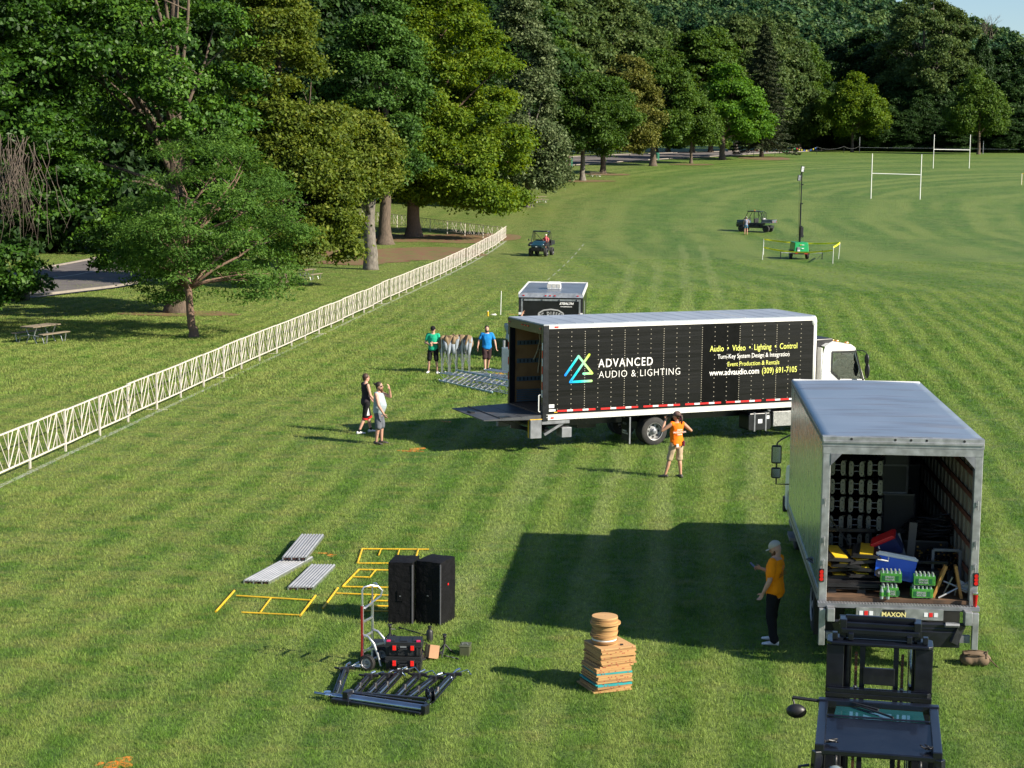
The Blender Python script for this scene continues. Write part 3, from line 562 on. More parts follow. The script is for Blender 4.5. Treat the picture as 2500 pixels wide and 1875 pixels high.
# wooded hill: beyond counting, one object
hc,C,S=crown(140,4.6,0,8.5,([0,.2,.5,.8,1],[.8,1,.92,.65,.2]),22,1500,1.15,LM['hill'],lobe=(.3,.5),spray=.55,flat=.6,up=.6,sprays_per=12)
proto=bpy.data.objects.new('hill_crown',hc)
rs=np.random.RandomState(12); pts=[]
for yy in np.arange(470,905,6.6):
    for xx in np.arange(-170,yy*.34+20,6.8):
        x=xx+rs.uniform(-3,3); y_=yy+rs.uniform(-3,3); pts.append((x,y_,hz(x,y_)-1.0))
me=bpy.data.meshes.new('forest'); me.from_pydata(pts,[],[]); fo=bpy.data.objects.new('forest',me); COL.objects.link(fo); tag(fo,'dense green woodland covering the hillside in the distance','forest',kind='stuff')
ng=bpy.data.node_groups.new('forest','GeometryNodeTree'); ng.interface.new_socket('Geometry',in_out='INPUT',socket_type='NodeSocketGeometry'); ng.interface.new_socket('Geometry',in_out='OUTPUT',socket_type='NodeSocketGeometry')
N=ng.nodes; L=ng.links; gi=N.new('NodeGroupInput'); go=N.new('NodeGroupOutput'); iop=N.new('GeometryNodeInstanceOnPoints'); oi=N.new('GeometryNodeObjectInfo'); oi.inputs[0].default_value=proto; oi.inputs['As Instance'].default_value=True
rv=N.new('FunctionNodeRandomValue'); rv.data_type='FLOAT_VECTOR'; rv.inputs[0].default_value=(0,0,0); rv.inputs[1].default_value=(.12,.12,6.28); sv=N.new('FunctionNodeRandomValue'); sv.data_type='FLOAT'; sv.inputs[2].default_value=.75; sv.inputs[3].default_value=1.5; sv.inputs['Seed'].default_value=5
L.new(gi.outputs[0],iop.inputs['Points']); L.new(oi.outputs['Geometry'],iop.inputs['Instance']); L.new(rv.outputs[0],iop.inputs['Rotation']); L.new(sv.outputs[1],iop.inputs['Scale']); L.new(iop.outputs[0],go.inputs[0])
fo.modifiers.new('woodland','NODES').node_group=ng
print('hill trees',len(pts))
# ---------------- shared vehicle pieces
def wheel(parent,c,r,w,side=1,rim=WHITE,deep=.10,dual=False,name='wheel',holes=8):
    """wheel with its axle along x; side=+1 faces +x"""
    n=bpy.data.objects.new(name,None); COL.objects.link(n); n.parent=parent; n.location=c; n.empty_display_size=.1; s=side
    t=MB(); prof=[(r*.60,-w/2),(r*.9,-w/2),(r*.985,-w/2+.025),(r,-w/2+.05),(r,-.02),(r*.985,-.012),(r*.985,.012),(r,.02),(r,w/2-.05),(r*.985,w/2-.025),(r*.9,w/2),(r*.60,w/2),(r*.56,w/2-.02),(r*.56,-w/2+.02)]
    t.lathe(prof,axis='x',n=36)
    if dual: t.lathe(prof,c=(-s*(w+.03),0,0),axis='x',n=28)
    t.build('tyre',RUB,n,smooth='auto')
    m=MB(); m.lathe([(r*.62,s*(w/2+.006)),(r*.585,s*(w/2-.002)),(r*.55,s*(w/2-deep*.6)),(r*.50,s*(w/2-deep)),(r*.26,s*(w/2-deep*.9))],axis='x',n=32)
    m.build('rim',RIMM if rim is WHITE else rim,n,smooth='auto')
    m=MB(); m.lathe([(r*.27,s*(w/2-deep*.9-.004)),(r*.26,s*(w/2-deep*.8)),(r*.17,s*(w/2-deep*.6)),(r*.15,s*(w/2-deep*.1)),(r*.08,s*(w/2)),(.001,s*(w/2))],axis='x',n=24)
    for k in range(8):
        a=2*math.pi*k/8; m.cyl((s*(w/2-deep*.8),r*.215*math.cos(a),r*.215*math.sin(a)),(s*(w/2-deep*.8+.02),r*.215*math.cos(a),r*.215*math.sin(a)),r*.03,n=6)
    m.build('hub',STEEL if rim is not BLKM else BLKM,n)
    if holes:
        h=MB()
        for k in range(holes):
            a=2*math.pi*k/holes; h.cyl((s*(w/2-deep-.004),r*.41*math.cos(a),r*.41*math.sin(a)),(s*(w/2-deep+.012),r*.41*math.cos(a),r*.41*math.sin(a)),r*.085,n=10)
        h.build('hub_holes',BLACK,n)
    return n
def lamp(parent,c,d,m,name='marker_light'):
    b=MB(); b.box(c,d); return b.build(name,m,parent,bevel=min(d)*.25)
RIMM=pm('painted_wheel_rim',(.36,.36,.36),.45,.3,var=.2,scale=9,dirt=(.16,.14,.12,.6),dscale=5)
AMBER=pm('amber_lens',(.75,.25,.02),.3); RLENS=pm('red_lens',(.55,.012,.012),.2,coat=.5)
BSIDE=pm('black_gloss_panel',(.0045,.0045,.005),.30,var=.35,scale=1.2,spec=.35,bump=.25,bscale=1.6,dirt=(.014,.013,.012,.55),dscale=1.1,stretch=(1,.25,7))
BPATCH=pm('newer_black_panel',(.0015,.0015,.002),.3,var=.2,spec=.2)
ROOFS=pm('grey_roof_skin',(.36,.40,.46),.42,.35,var=.12,scale=1.2,dirt=(.26,.28,.31,.6),dscale=.6)
RIV=pm('rivet_heads',(.45,.41,.33),.4,.3)
DARKIN=pm('dark_truck_floor',(.10,.055,.03),.7,var=.4,dirt=(.03,.025,.02,.7),stretch=(1,6,1))
RAILW=pm('white_aluminium_rail',(.74,.73,.70),.4,.2,var=.06,dirt=(.42,.38,.32,.4),dscale=3,stretch=(1,1,3))
LETW=pm('white_lettering',(.85,.83,.80),.4,var=.03); LETY=pm('yellow_lettering',(.72,.74,.16),.4,var=.03)
CABG=glass('cab_glass',(.72,.8,.78)); SEAT=pm('dark_seat_vinyl',(.03,.03,.032),.6)
PLYIN=pm('plywood_lining',(.30,.16,.06),.7,var=.35,scale=2,dirt=(.10,.06,.03,.6),dscale=2)
TRACK=pm('blue_grey_track',(.12,.17,.20),.45,.4)
# ================= black box truck
Yk=1.172; WB,LB,ZB,ZT=2.52,8.92,.92,3.58
bt=thing('box_truck','long black box truck with white lettering and a lowered rear lift gate','truck',(-.126,51.358,0),-Yk)
fl=1.10
m=MB(); m.b2((WB-.035,.18,ZB+.16),(WB,LB-.12,ZT-.10)); m.cur=1; m.b2((WB-.001,5.03,ZB+.17),(WB+.0025,6.29,ZT-.105)); m.cur=2
for i in range(21):
    y=.46+i*.415; dense=i%3==2; n=34 if dense else 17
    if y>LB-.2: continue
    for k in range(n):
        z=ZB+.30+(ZT-ZB-.5)*k/(n-1); m.box((WB+.004,y,z),(.006,.020,.020))
m.build('side_panel',[BSIDE,BPATCH,RIV],bt)
m=MB(); m.b2((0,.18,ZB+.16),(.035,LB-.12,ZT-.10)); m.build('side_panel',BSIDE,bt)
for x0,x1 in ((WB-.05,WB+.012),(-.012,.05)):
    m=MB(); m.b2((x0,.12,ZB),(x1,LB-.10,ZB+.158)); e=.006 if x0>1 else -.006; xo=x1 if x0>1 else x0
    m.b2((xo-.004,.12,ZB+.07),(xo+e,LB-.1,ZB+.082)); m.b2((xo-.004,.12,ZB+.145),(xo+e*1.6,LB-.1,ZB+.158)); m.cur=1
    for i in range(42): m.box((xo+e*.6,.3+i*.205,ZB+(.035 if i%3 else .052)),(.006,.014,.014)); m.box((xo+e*.6,.3+i*.205,ZB+.115),(.006,.012,.012))
    m.build('lower_rail',[RAILW,BLACK],bt)
    m=MB(); m.b2((x0,.18,ZT-.098),(x1,LB-.16,ZT)); m.b2((xo-.003,.18,ZT-.03),(xo+e*1.2,LB-.16,ZT-.018)); m.build('upper_rail',RAILW,bt)
m=MB(); m.prism([(0,.02),(WB,.02),(WB,LB-.15),(WB-.12,LB-.02),(.12,LB-.02),(0,LB-.15)],ZT+.001,ZT+.035); 
for i in range(16): m.box((WB/2,.5+i*.55,ZT+.037),(WB-.1,.03,.006))
m.build('roof',ROOFS,bt)
mm=MB(); mm.b2((.06,6.45,ZT+.036),(WB-.06,6.49,ZT+.042)); mm.build('roof_seam',WHITE,bt)
m=MB(); m.b2((.05,LB-.1,ZB+.1),(WB-.05,LB-.03,ZT)); m.build('front_wall',RAILW,bt)
for x in (.0,WB-.14):
    m=MB(); m.lathe([(.001,LB-.16),(.14,LB-.16),(.14,LB-.155)],n=4) if False else m.cyl((x+.07,LB-.09,ZB+.05),(x+.07,LB-.09,ZT-.22),.085,n=14); m.ell((x+.07,LB-.12,ZT-.14),(.105,.115,.17)); m.build('corner_cap',RAILW,bt,smooth=True)
# rear frame
m=MB(); m.b2((WB-.12,0,ZB-.02),(WB+.014,.178,ZT+.005)); m.b2((-.014,0,ZB-.02),(.12,.178,ZT+.005)); m.b2((.12,0,ZT-.26),(WB-.12,.178,ZT+.004)); m.build('rear_frame',BLKM,bt,bevel=.012)
for x in (.04,WB-.03):
    for k in range(7): 
        z=ZB+.75+k*.22; lamp(bt,(x,-.004,z),(.045,.006,.21),REDTAPE if k%2 else WTAPE,'reflective_tape')
for x in (1.05,1.26,1.47,.12,WB-.2): lamp(bt,(x,-.01,ZT-.10),(.09,.03,.035),RLENS)
lamp(bt,(WB+.017,.40,ZT-.05),(.012,.12,.045),RLENS); lamp(bt,(WB+.017,.30,ZB+.06),(.012,.09,.045),RLENS)
# interior
m=MB(); m.b2((.12,.0,fl-.08),(WB-.12,LB-.15,fl)); m.build('cargo_floor',DARKIN,bt)
m=MB(); m.b2((.04,.2,fl+.01),(.07,LB-.2,ZT-.12)); m.b2((WB-.07,.2,fl+.01),(WB-.04,LB-.2,ZT-.12)); m.b2((.07,LB-.2,fl+.01),(WB-.07,LB-.17,ZT-.1)); m.build('plywood_lining',PLYIN,bt)
m=MB()
for x,s in ((.075,1),(WB-.075,-1)):
    for z in (fl+.62,fl+1.15,fl+1.68):
        m.b2((x,.25,z),(x+s*.02,LB-.3,z+.13))
m.cur=1
for z in (fl+.62,fl+1.15,fl+1.68):
    for i in range(40): m.box((.097,.35+i*.12,z+.065),(.006,.03,.09))
m.build('logistic_track',[TRACK,BLACK],bt)
m=MB()
for k in range(6): m.b2((.075,.25,fl+.02+k*.062),(.10,LB-.3,fl+.065+k*.062))
m.build('scuff_liner',TRACK,bt)
m=MB(); m.tube([(.14,.9,3.3),(.16,.95,2.9),(.19,.85,2.6),(.15,.75,2.35),(.17,.95,2.7),(.15,.92,2.2),(.14,.9,1.95)],.022,6); m.build('load_strap',pm('tan_webbing',(.42,.34,.2),.8),bt)
m=MB(); m.b2((WB-.30,.5,fl),(WB-.14,.58,2.9)); m.b2((WB-.5,.75,fl+.1),(WB-.16,1.1,fl+.42)); m.b2((WB-.46,.9,fl+.4),(WB-.40,.98,2.6)); m.build('cargo_rack_post',TRACK,bt,bevel=.006)
# lettering, logo, tape on the right side
side=dict(xd=(0,1,0),yd=(0,0,1)); X=WB+.006
def stext(nm,body,y0,z0,y1,cap,mt,bold=0,shear=0,space=1.0):
    t=text(nm,body,cap/.70,mt,bt,(0,0,0),(1,0,0),(0,1,0),.0015,bold,space=space); me=t.data
    vs=[v.co for v in me.vertices]; w=max(v.x for v in vs)-min(v.x for v in vs); x0=min(v.x for v in vs); k=(y1-y0)/w
    for v in me.vertices: a=(v.co.x-x0)*k; v.co=Vector((X+v.co.z,y0+a,z0+v.co.y))
    me.update(); return t
stext('lettering_company','ADVANCED',1.71,2.35,3.43,.235,LETW,.002,space=1.2)
stext('lettering_company','AUDIO & LIGHTING',1.73,2.045,4.32,.20,LETW,-.004,space=1.15)
stext('lettering_services','Audio  •  Video  •  Lighting  •  Control',5.28,2.67,8.22,.17,LETY,.001)
stext('lettering_services','Turn-Key System Design & Integration',5.54,2.45,7.96,.13,LETW,0)
stext('lettering_services','Event Production & Rentals',5.88,2.22,7.62,.13,LETY,0)
stext('lettering_contact','www.advaudio.com',5.28,1.97,6.94,.17,LETW,.002)
stext('lettering_contact','(309) 691-7105',7.04,1.965,8.23,.17,LETY,.001)
lm,nt,p=newmat('logo_gradient'); N=nt.nodes; tc=N.new('ShaderNodeTexCoord'); mp=N.new('ShaderNodeSeparateXYZ'); nt.links.new(tc.outputs['Object'],mp.inputs[0])
a1=N.new('ShaderNodeMath'); a1.operation='MULTIPLY_ADD'; a1.inputs[1].default_value=.35; nt.links.new(mp.outputs[2],a1.inputs[0]); nt.links.new(mp.outputs[1],a1.inputs[2]); mr=N.new('ShaderNodeMapRange'); mr.inputs[1].default_value=1.40; mr.inputs[2].default_value=2.38; nt.links.new(a1.outputs[0],mr.inputs[0])
cr=N.new('ShaderNodeValToRGB'); e=cr.color_ramp.elements; e[0].color=(.0,.16,.75,1); e[1].color=(.60,.80,.05,1); q=e.new(.45); q.color=(0,.58,.62,1); nt.links.new(mr.outputs[0],cr.inputs[0]); nt.links.new(cr.outputs[0],p.inputs['Base Color']); p.inputs['Roughness'].default_value=.4
m=MB()
for k,P in enumerate(([(.69,2.17),(1.09,2.69),(1.52,2.19),(1.25,2.19)],[(1.42,2.72),(.84,1.97),(1.50,1.975)])):
    for a_,b_ in zip(P[:-1],P[1:]): m.cur=0; m.bar((X+.001+.0008*k,a_[0],a_[1]),(X+.001+.0008*k,b_[0],b_[1]),.066,.002,up=(1,0,0))
    for c_ in P: m.cyl((X-.0005+.0009*k,c_[0],c_[1]),(X+.0022+.0009*k,c_[0],c_[1]),.033,n=16)
m.build('logo_mark',lm,bt)
k=0; y=.46
while y<LB-.4:
    for j in range(5):
        L_=.30 if j%2==0 else .18
        if j>=4: L_=.22
        b=MB(); b.box((WB+.004,y+L_/2,1.165),(.006,L_,.05)); b.build('reflective_tape',REDTAPE if j%2==0 else WTAPE,bt); y+=L_
    y+=.17
b=MB(); b.b2((WB+.003,.2,ZB+.24),(WB+.008,.40,ZB+.30)); b.b2((WB+.003,.2,ZB+.34),(WB+.008,.36,ZB+.44)); b.build('warning_sticker',WTAPE,bt)
b=MB(); b.b2((WB+.003,.36,ZB+.20),(WB+.008,.46,ZB+.225)); b.build('warning_sticker',YEL,bt)
# lift gate
gx0,gx1=.02,WB-.02; PLAT=pm('worn_gate_steel',(.075,.08,.09),.5,.5,var=.3,scale=2,dirt=(.16,.11,.07,.6),dscale=1.3)
m=MB(); m.add([(gx0,-1.75,fl-.09),(gx1,-1.75,fl-.09),(gx1,-.02,fl-.03),(gx0,-.02,fl-.03),(gx0,-1.75,fl-.115),(gx1,-1.75,fl-.115),(gx1,-.02,fl-.16),(gx0,-.02,fl-.16)],[(0,1,2,3),(7,6,5,4),(0,4,5,1),(1,5,6,2),(2,6,7,3),(3,7,4,0)])
for yy in (-.62,-1.25): m.b2((gx0,yy-.012,fl-.075),(gx1,yy+.012,fl-.045))
lg=m.build('lift_gate_platform',PLAT,bt)
m=MB(); m.b2((gx1-.3,-1.2,fl-.09),(gx1-.05,-.9,fl-.05)); m.b2((.9,-1.62,fl-.075),(1.2,-1.5,fl-.04)); m.build('gate_ramp_flap',BLKM,bt)
m=MB()
for x in (.5,WB-.5):
    m.bar((x,-.1,.55),(x,-1.0,fl-.18),.09,.1); m.bar((x,.5,.5),(x,-.75,.72),.07,.09)
m.b2((.3,-.75,fl-.22),(WB-.3,-.55,fl-.12)); m.cyl((.25,.25,.62),(WB-.25,.25,.62),.07); m.build('lift_arm',BLKM,bt)
for x in (0,WB-.16): m=MB(); m.b2((x,-.36,.42),(x+.17,-.02,.95)); m.build('gate_column',STEEL,bt,bevel=.01)
m=MB(); m.b2((WB-.165,-.375,.945),(WB+.015,-.01,.965)); m.b2((WB-.14,-.375,.43),(WB-.08,-.362,.944)); m.build('gate_edge_stripe',YEL,bt)
m=MB(); m.b2((WB-.2,0,.80),(WB-.02,.85,.90)); m.bar((WB-.08,.1,.50),(WB-.08,.70,.82),.05,.07); m.build('gate_bracket',STEEL,bt)
m=MB(); m.b2((WB-.42,.62,.40),(WB-.02,.92,.68)); m.build('gate_power_box',STEEL,bt,bevel=.01)
m=MB(); m.tube([(WB-.06,-.03,1.15),(WB-.06,-.09,1.17),(WB-.06,-.09,1.62),(WB-.06,-.03,1.64)],.015,8); m.build('grab_handle',WHITE,bt)
# chassis
m=MB(); m.b2((.75,.2,.62),(.85,10.7,.86)); m.b2((WB-.85,.2,.62),(WB-.75,10.7,.86))
for i in range(20): m.b2((.06,.35+i*.44,.87),(WB-.06,.41+i*.44,ZB+.10))
m.b2((.85,3.4,.35),(WB-.85,3.75,.62)); m.b2((.8,1.6,.45),(1.4,2.2,.7)); m.build('chassis',BLKM,bt)
for x,s in ((WB-.18,1),(.18,-1)): wheel(bt,(x,3.58,.41),.41,.22,s,WHITE,.12,dual=True)
for x,s in ((WB-.28,1),(.28,-1)): wheel(bt,(x,9.75,.41),.41,.22,s,WHITE,.04)
for y0 in (2.75,4.35):
    m=MB(); m.b2((WB-.55,y0,.16),(WB-.03,y0+.012,.86)); fp=m.build('mud_flap',BLACK,bt)
t=text('mud_flap_lettering','GABRIELLI\nTRUCK SALES',.062,LETW,bt,(WB-.50,2.742,.42),(1,0,0),(0,0,1)); t2=text('mud_flap_lettering','ISUZU',.09,pm('grey_lettering',(.3,.3,.3),.6),bt,(WB-.47,2.742,.62),(1,0,0),(0,0,1))
m=MB(); m.b2((WB-.035,2.73,.10),(WB-.01,2.77,.88)); m.build('flap_bracket',STEEL,bt)
m=MB(); m.prism([(6.68,.27),(7.37,.27),(7.42,.33),(7.42,.72),(7.36,.78),(6.70,.78),(6.66,.72),(6.66,.33)],WB-.62,WB-.04,ax=0); ft=m.build('fuel_tank',BLKM,bt,bevel=.02)
m=MB()
for y0 in (6.84,7.22): m.b2((WB-.64,y0,.245),(WB-.028,y0+.045,.80))
m.cyl((WB-.12,7.33,.76),(WB-.05,7.35,.86),.05); m.build('tank_strap',STEEL,bt)
m=MB(); m.b2((WB-.038,6.98,.48),(WB-.034,7.12,.60)); m.b2((WB-.038,7.27,.60),(WB-.034,7.36,.70)); m.build('tank_label',WTAPE,bt)
DIAM=pm('diamond_plate',(.36,.36,.35),.4,.7,var=.3,scale=30,bump=.6,bscale=40)
m=MB(); m.b2((WB-.58,7.50,.36),(WB-.04,8.75,.80)); m.build('tool_box',DIAM,bt,bevel=.008)
# cab (cab-over), local profile in (y,z)
cy=9.22; prof=[(cy,.62),(cy,2.30),(cy+.10,2.66),(cy+.25,2.74),(cy+1.0,2.70),(cy+1.18,2.58),(cy+1.52,1.68),(cy+1.60,1.30),(cy+1.62,.45),(cy+.95,.42),(cy+.90,.80),(cy+.62,.93),(cy+.30,.80),(cy+.22,.62)]
m=MB(); n=len(prof)
def rr(x,k): return [(x,y,z) for y,z in prof]
cx0,cx1=.26,WB-.20
# shell as side walls with window openings left free
def wallpoly(P,x,th=.03):
    b=MB(); b.prism(P,x-th/2,x+th/2,ax=0); return b
wy0,wy1=cy+.36,cy+1.12
for x in (cx0,cx1):
    m.prism([(cy,.62),(cy+.22,.62),(cy+.30,.80),(cy+.62,.93),(cy+.90,.80),(cy+.95,.42),(cy+1.62,.45),(cy+1.60,1.30),(cy+1.53,1.62),(cy+.66,1.66),(wy0,1.90),(cy,1.90)],x-.02,x+.02,ax=0)
    m.prism([(cy,1.90),(wy0,1.90),(wy0,2.46),(cy+.04,2.46)],x-.02,x+.02,ax=0)
    m.prism([(cy+.04,2.46),(cy+1.20,2.46),(cy+1.16,2.60),(cy+1.0,2.70),(cy+.25,2.74),(cy+.10,2.66)],x-.02,x+.02,ax=0)
    m.prism([(cy+1.14,2.46),(cy+1.20,2.46),(cy+1.52,1.62),(cy+1.44,1.62)],x-.02,x+.02,ax=0)
m.add([(cx0,cy+.10,2.66),(cx1,cy+.10,2.66),(cx1,cy+.25,2.74),(cx0,cy+.25,2.74),(cx1,cy+1.0,2.70),(cx0,cy+1.0,2.70),(cx1,cy+1.16,2.60),(cx0,cy+1.16,2.60)],[(0,1,2,3),(3,2,4,5),(5,4,6,7)])
m.b2((cx0,cy-.02,.62),(cx1,cy+.02,2.62)); m.b2((cx0,cy+1.56,.45),(cx1,cy+1.62,1.45)); m.b2((cx0,cy+.0,.60),(cx1,cy+1.6,.66))
m.build('cab_body',WHITE,bt,bevel=.012)
for x in (cx0,cx1):
    g=MB(); g.prism([(wy0+.01,1.91),(cy+.67,1.67),(cy+1.43,1.63),(cy+1.14,2.45),(wy0+.01,2.45)],x-.004,x+.004,ax=0); g.build('side_window',CABG,bt)
    g=MB(); s=.024 if x>1 else -.024
    P=[(wy0-.02,1.88),(cy+.66,1.62),(cy+1.48,1.58),(cy+1.17,2.49),(wy0-.02,2.49)]
    for a_,b_ in zip(P,P[1:]+P[:1]): g.bar((x+s,a_[0],a_[1]),(x+s,b_[0],b_[1]),.045,.02,up=(1,0,0))
    g.build('window_seal',BLACK,bt)
    g=MB()
    for a_,b_ in zip([(cy+.28,.95),(cy+.28,2.52),(cy+1.12,2.55)],[(cy+.28,2.52),(cy+1.12,2.55),(cy+1.2,2.5)]): g.bar((x+s*.85,a_[0],a_[1]),(x+s*.85,b_[0],b_[1]),.012,.008,up=(1,0,0))
    g.box((x+s*1.3,cy+.42,1.45),(.02,.16,.045)); g.build('door_outline',STEEL,bt)
g=MB(); g.add([(cx0+.06,cy+1.17,2.55),(cx1-.06,cy+1.17,2.55),(cx1-.04,cy+1.57,1.46),(cx0+.04,cy+1.57,1.46)],[(0,1,2,3)]); g.build('windscreen',CABG,bt)
g=MB(); g.b2((.42,cy+.25,.9),(.98,cy+.75,1.35)); g.b2((.42,cy+.12,1.3),(.98,cy+.27,2.05)); g.b2((1.45,cy+.25,.9),(2.05,cy+.75,1.35)); g.b2((1.45,cy+.12,1.3),(2.05,cy+.27,2.05)); g.build('cab_seat',SEAT,bt,bevel=.05)
g=MB(); g.b2((cx0+.04,cy+1.15,1.1),(cx1-.04,cy+1.5,1.55)); g.build('dashboard',BLACK,bt,bevel=.04)
g=MB(); 
for k in range(24):
    a_=2*math.pi*k/24; b_=2*math.pi*(k+1)/24; c_=(.68,cy+1.02,1.66); f_=lambda t:(c_[0]+.21*math.cos(t),c_[1]-.1*math.sin(t),c_[2]+.17*math.sin(t)); g.cyl(f_(a_),f_(b_),.016,n=6)
g.build('steering_wheel',BLACK,bt)
g=MB(); g.box((cx1-.12,cy+.85,2.42),(.28,.36,.02)); g.box((cx1-.03,cy+.66,2.33),(.02,.32,.16)); g.build('sun_visor',SEAT,bt,bevel=.008)
for x,s in ((cx1,1),(cx0,-1)):
    g=MB(); g.tube([(x,cy+1.2,2.50),(x+s*.18,cy+1.32,2.52),(x+s*.27,cy+1.40,2.45),(x+s*.27,cy+1.40,1.70),(x,cy+1.52,1.62)],.014,7); g.build('mirror_arm',BLACK,bt)
    g=MB(); g.ell((x+s*.29,cy+1.40,2.26),(.10,.055,.17)); g.ell((x+s*.30,cy+1.42,1.92),(.11,.06,.24)); g.build('mirror',BLACK,bt,smooth=True)
g=MB(); g.prism([(cy-.30,1.0),(cy-.04,1.0),(cy-.04,2.55),(cy+.55,2.80),(cy+.5,2.88),(cy-.2,2.86),(cy-.32,2.75)],.5,WB-.42,ax=0); g.build('air_deflector',BLACK,bt,bevel=.03)
for x in (.5,1.0,WB/2,1.52,2.05): lamp(bt,(x,cy+1.03,2.72),(.12,.08,.05),AMBER)
g=MB(); g.b2((.25,cy+1.6,.38),(WB-.2,cy+1.78,.72)); g.build('bumper',WHITE,bt,bevel=.04)
# ================= white box truck
Yw=.085; WW,LW,ZBw,ZTw=2.56,7.31,1.10,3.79
wt=thing('box_truck','silver-sided box truck with open rear door full of gear, parked behind the forklift','truck',(5.07,28.491,0),-Yw)
POL=pm('polished_side_panel',(.50,.62,.62),.26,.88,var=.10,scale=1.5,stretch=(1,8,.6),bump=.05,bscale=2)
ROOFB=pm('silver_roof_skin',(.36,.41,.48),.32,.7,var=.10,scale=1,dirt=(.33,.37,.42,.5),dscale=.7)
SLAT=pm('truck_wall_liner',(.30,.28,.22),.6,.2,var=.2,scale=2); WSLAT=pm('red_brown_rub_rail',(.14,.055,.035),.7,var=.3)
for x0 in (0,WW-.03):
    m=MB(); m.b2((x0,.14,ZBw+.16),(x0+.03,LW-.06,ZTw-.10)); m.cur=1; xx=x0-.002 if x0==0 else x0+.032
    for i in range(10):
        for k in range(9): m.ell((xx,.55+i*.68,ZBw+.36+k*.26),(.006,.014,.014),n=6,m=4)
    m.build('side_panel',[POL,RIV],wt)
    m=MB(); xa,xb=(-.014,.04) if x0==0 else (WW-.04,WW+.014); m.b2((xa,.10,ZBw-.06),(xb,LW,ZBw+.158)); m.cur=1
    for i in range(60): m.box((xa-.002 if x0==0 else xb+.002,.2+i*.118,ZBw+.05),(.006,.03,.03))
    m.build('lower_rail',[GALV,BLACK],wt)
    m=MB(); m.b2((xa,.14,ZTw-.098),(xb,LW,ZTw+.002)); m.cur=1
    for i in range(60): m.box((xa-.002 if x0==0 else xb+.002,.2+i*.118,ZTw-.05),(.006,.02,.02))
    m.build('upper_rail',[STEEL,BLACK],wt)
# roof skin with shallow wrinkles
rs=random.Random(5); nx,ny=19,240; vs=[]
wr=[(rs.uniform(.3,LW-.3),rs.uniform(.2,WW-.2),rs.uniform(.35,.9),rs.uniform(.022,.04),rs.choice((-1,1))) for _ in range(46)]
for j in range(ny):
    for i in range(nx):
        x=WW*i/(nx-1); y=.05+(LW-.05)*j/(ny-1); z=0.02*math.sin(math.pi*x/WW)
        for (yc,xc,sx_,sy_,s) in wr: z+=s*.016*math.exp(-((x-xc)/sx_)**2-((y-yc)/sy_)**2)*(0<i<nx-1)
        vs.append((x,y,ZTw+.01+z))
fs=[(j*nx+i,j*nx+i+1,(j+1)*nx+i+1,(j+1)*nx+i) for j in range(ny-1) for i in range(nx-1)]
m=MB(); m.add(vs,fs); rf=m.build('roof',ROOFB,wt,smooth=True,fixn=False); rf.modifiers.new('t','SOLIDIFY').thickness=.012
m=MB(); m.b2((.0,LW-.08,ZBw+.16),(WW,LW+.02,ZTw+.03)); m.build('front_wall',RAILW,wt,bevel=.03)
for x in (0,WW-.13): m=MB(); m.b2((x,-.02,ZBw-.04),(x+.13,.138,ZTw-.16)); m.build('rear_post',GALV,wt,bevel=.01)
m=MB(); m.b2((-.01,-.03,ZTw-.15),(WW+.01,.138,ZTw+.015)); m.b2((.0,-.05,ZTw-.09),(WW,-.03,ZTw-.05)); m.b2((0,-.025,ZTw-.27),(WW,.13,ZTw-.152)); m.cur=1
for x in (.45,1.15,1.40,1.65,2.25): m.cyl((x,-.035,ZTw-.02),(x,-.028,ZTw-.02),.022,n=10)
m.build('rear_header',[GALV,BLACK],wt,bevel=.006)
m=MB(); m.prism([(.13,ZTw-.27),(.30,ZTw-.27),(.13,ZTw-.46)],-.03,.02,ax=1); m.prism([(WW-.13,ZTw-.27),(WW-.30,ZTw-.27),(WW-.13,ZTw-.46)],-.03,.02,ax=1); m.build('corner_gusset',STEEL,wt)
f2=1.13
m=MB(); m.b2((.02,0,f2-.06),(WW-.02,LW-.1,f2)); m.build('cargo_floor',DARKIN,wt)
m=MB(); m.b2((.032,.15,f2),(.05,LW-.1,ZTw-.12)); m.b2((WW-.05,.15,f2),(WW-.032,LW-.1,ZTw-.12)); m.b2((.05,LW-.12,f2),(WW-.05,LW-.09,ZTw-.1))
for i in range(17): m.b2((WW-.075,.35+i*.41,f2),(WW-.05,.39+i*.41,ZTw-.14)); m.b2((.05,.35+i*.41,f2),(.075,.39+i*.41,ZTw-.14))
m.build('inner_wall',SLAT,wt)
m=MB()
for z in (f2+.35,f2+.80,f2+1.22,f2+1.62,f2+2.0,f2+2.32):
    m.b2((WW-.10,.16,z),(WW-.076,LW-.2,z+.085)); m.b2((.076,.16,z),(.10,LW-.2,z+.085))
m.build('rub_rail',WSLAT,wt)
for x in (.035,WW-.035):
    g=MB()
    for dz in (-.06,0,.06): g.cyl((x,-.03,1.50+dz),(x,-.055,1.50+dz),.032,n=12)
    g.build('tail_light',RLENS,wt); g=MB(); g.b2((x-.045,-.035,1.39),(x+.045,-.02,1.61)); g.build('tail_light_housing',BLACK,wt,bevel=.01)
for z in (2.75,2.1,1.72):
    for x in (.06,WW-.06): 
        g=MB(); g.box((x,-.04,z),(.05,.03,.06)); g.cyl((x,-.05,z-.1),(x,-.05,z+.05),.01); g.build('door_latch',GALV,wt)
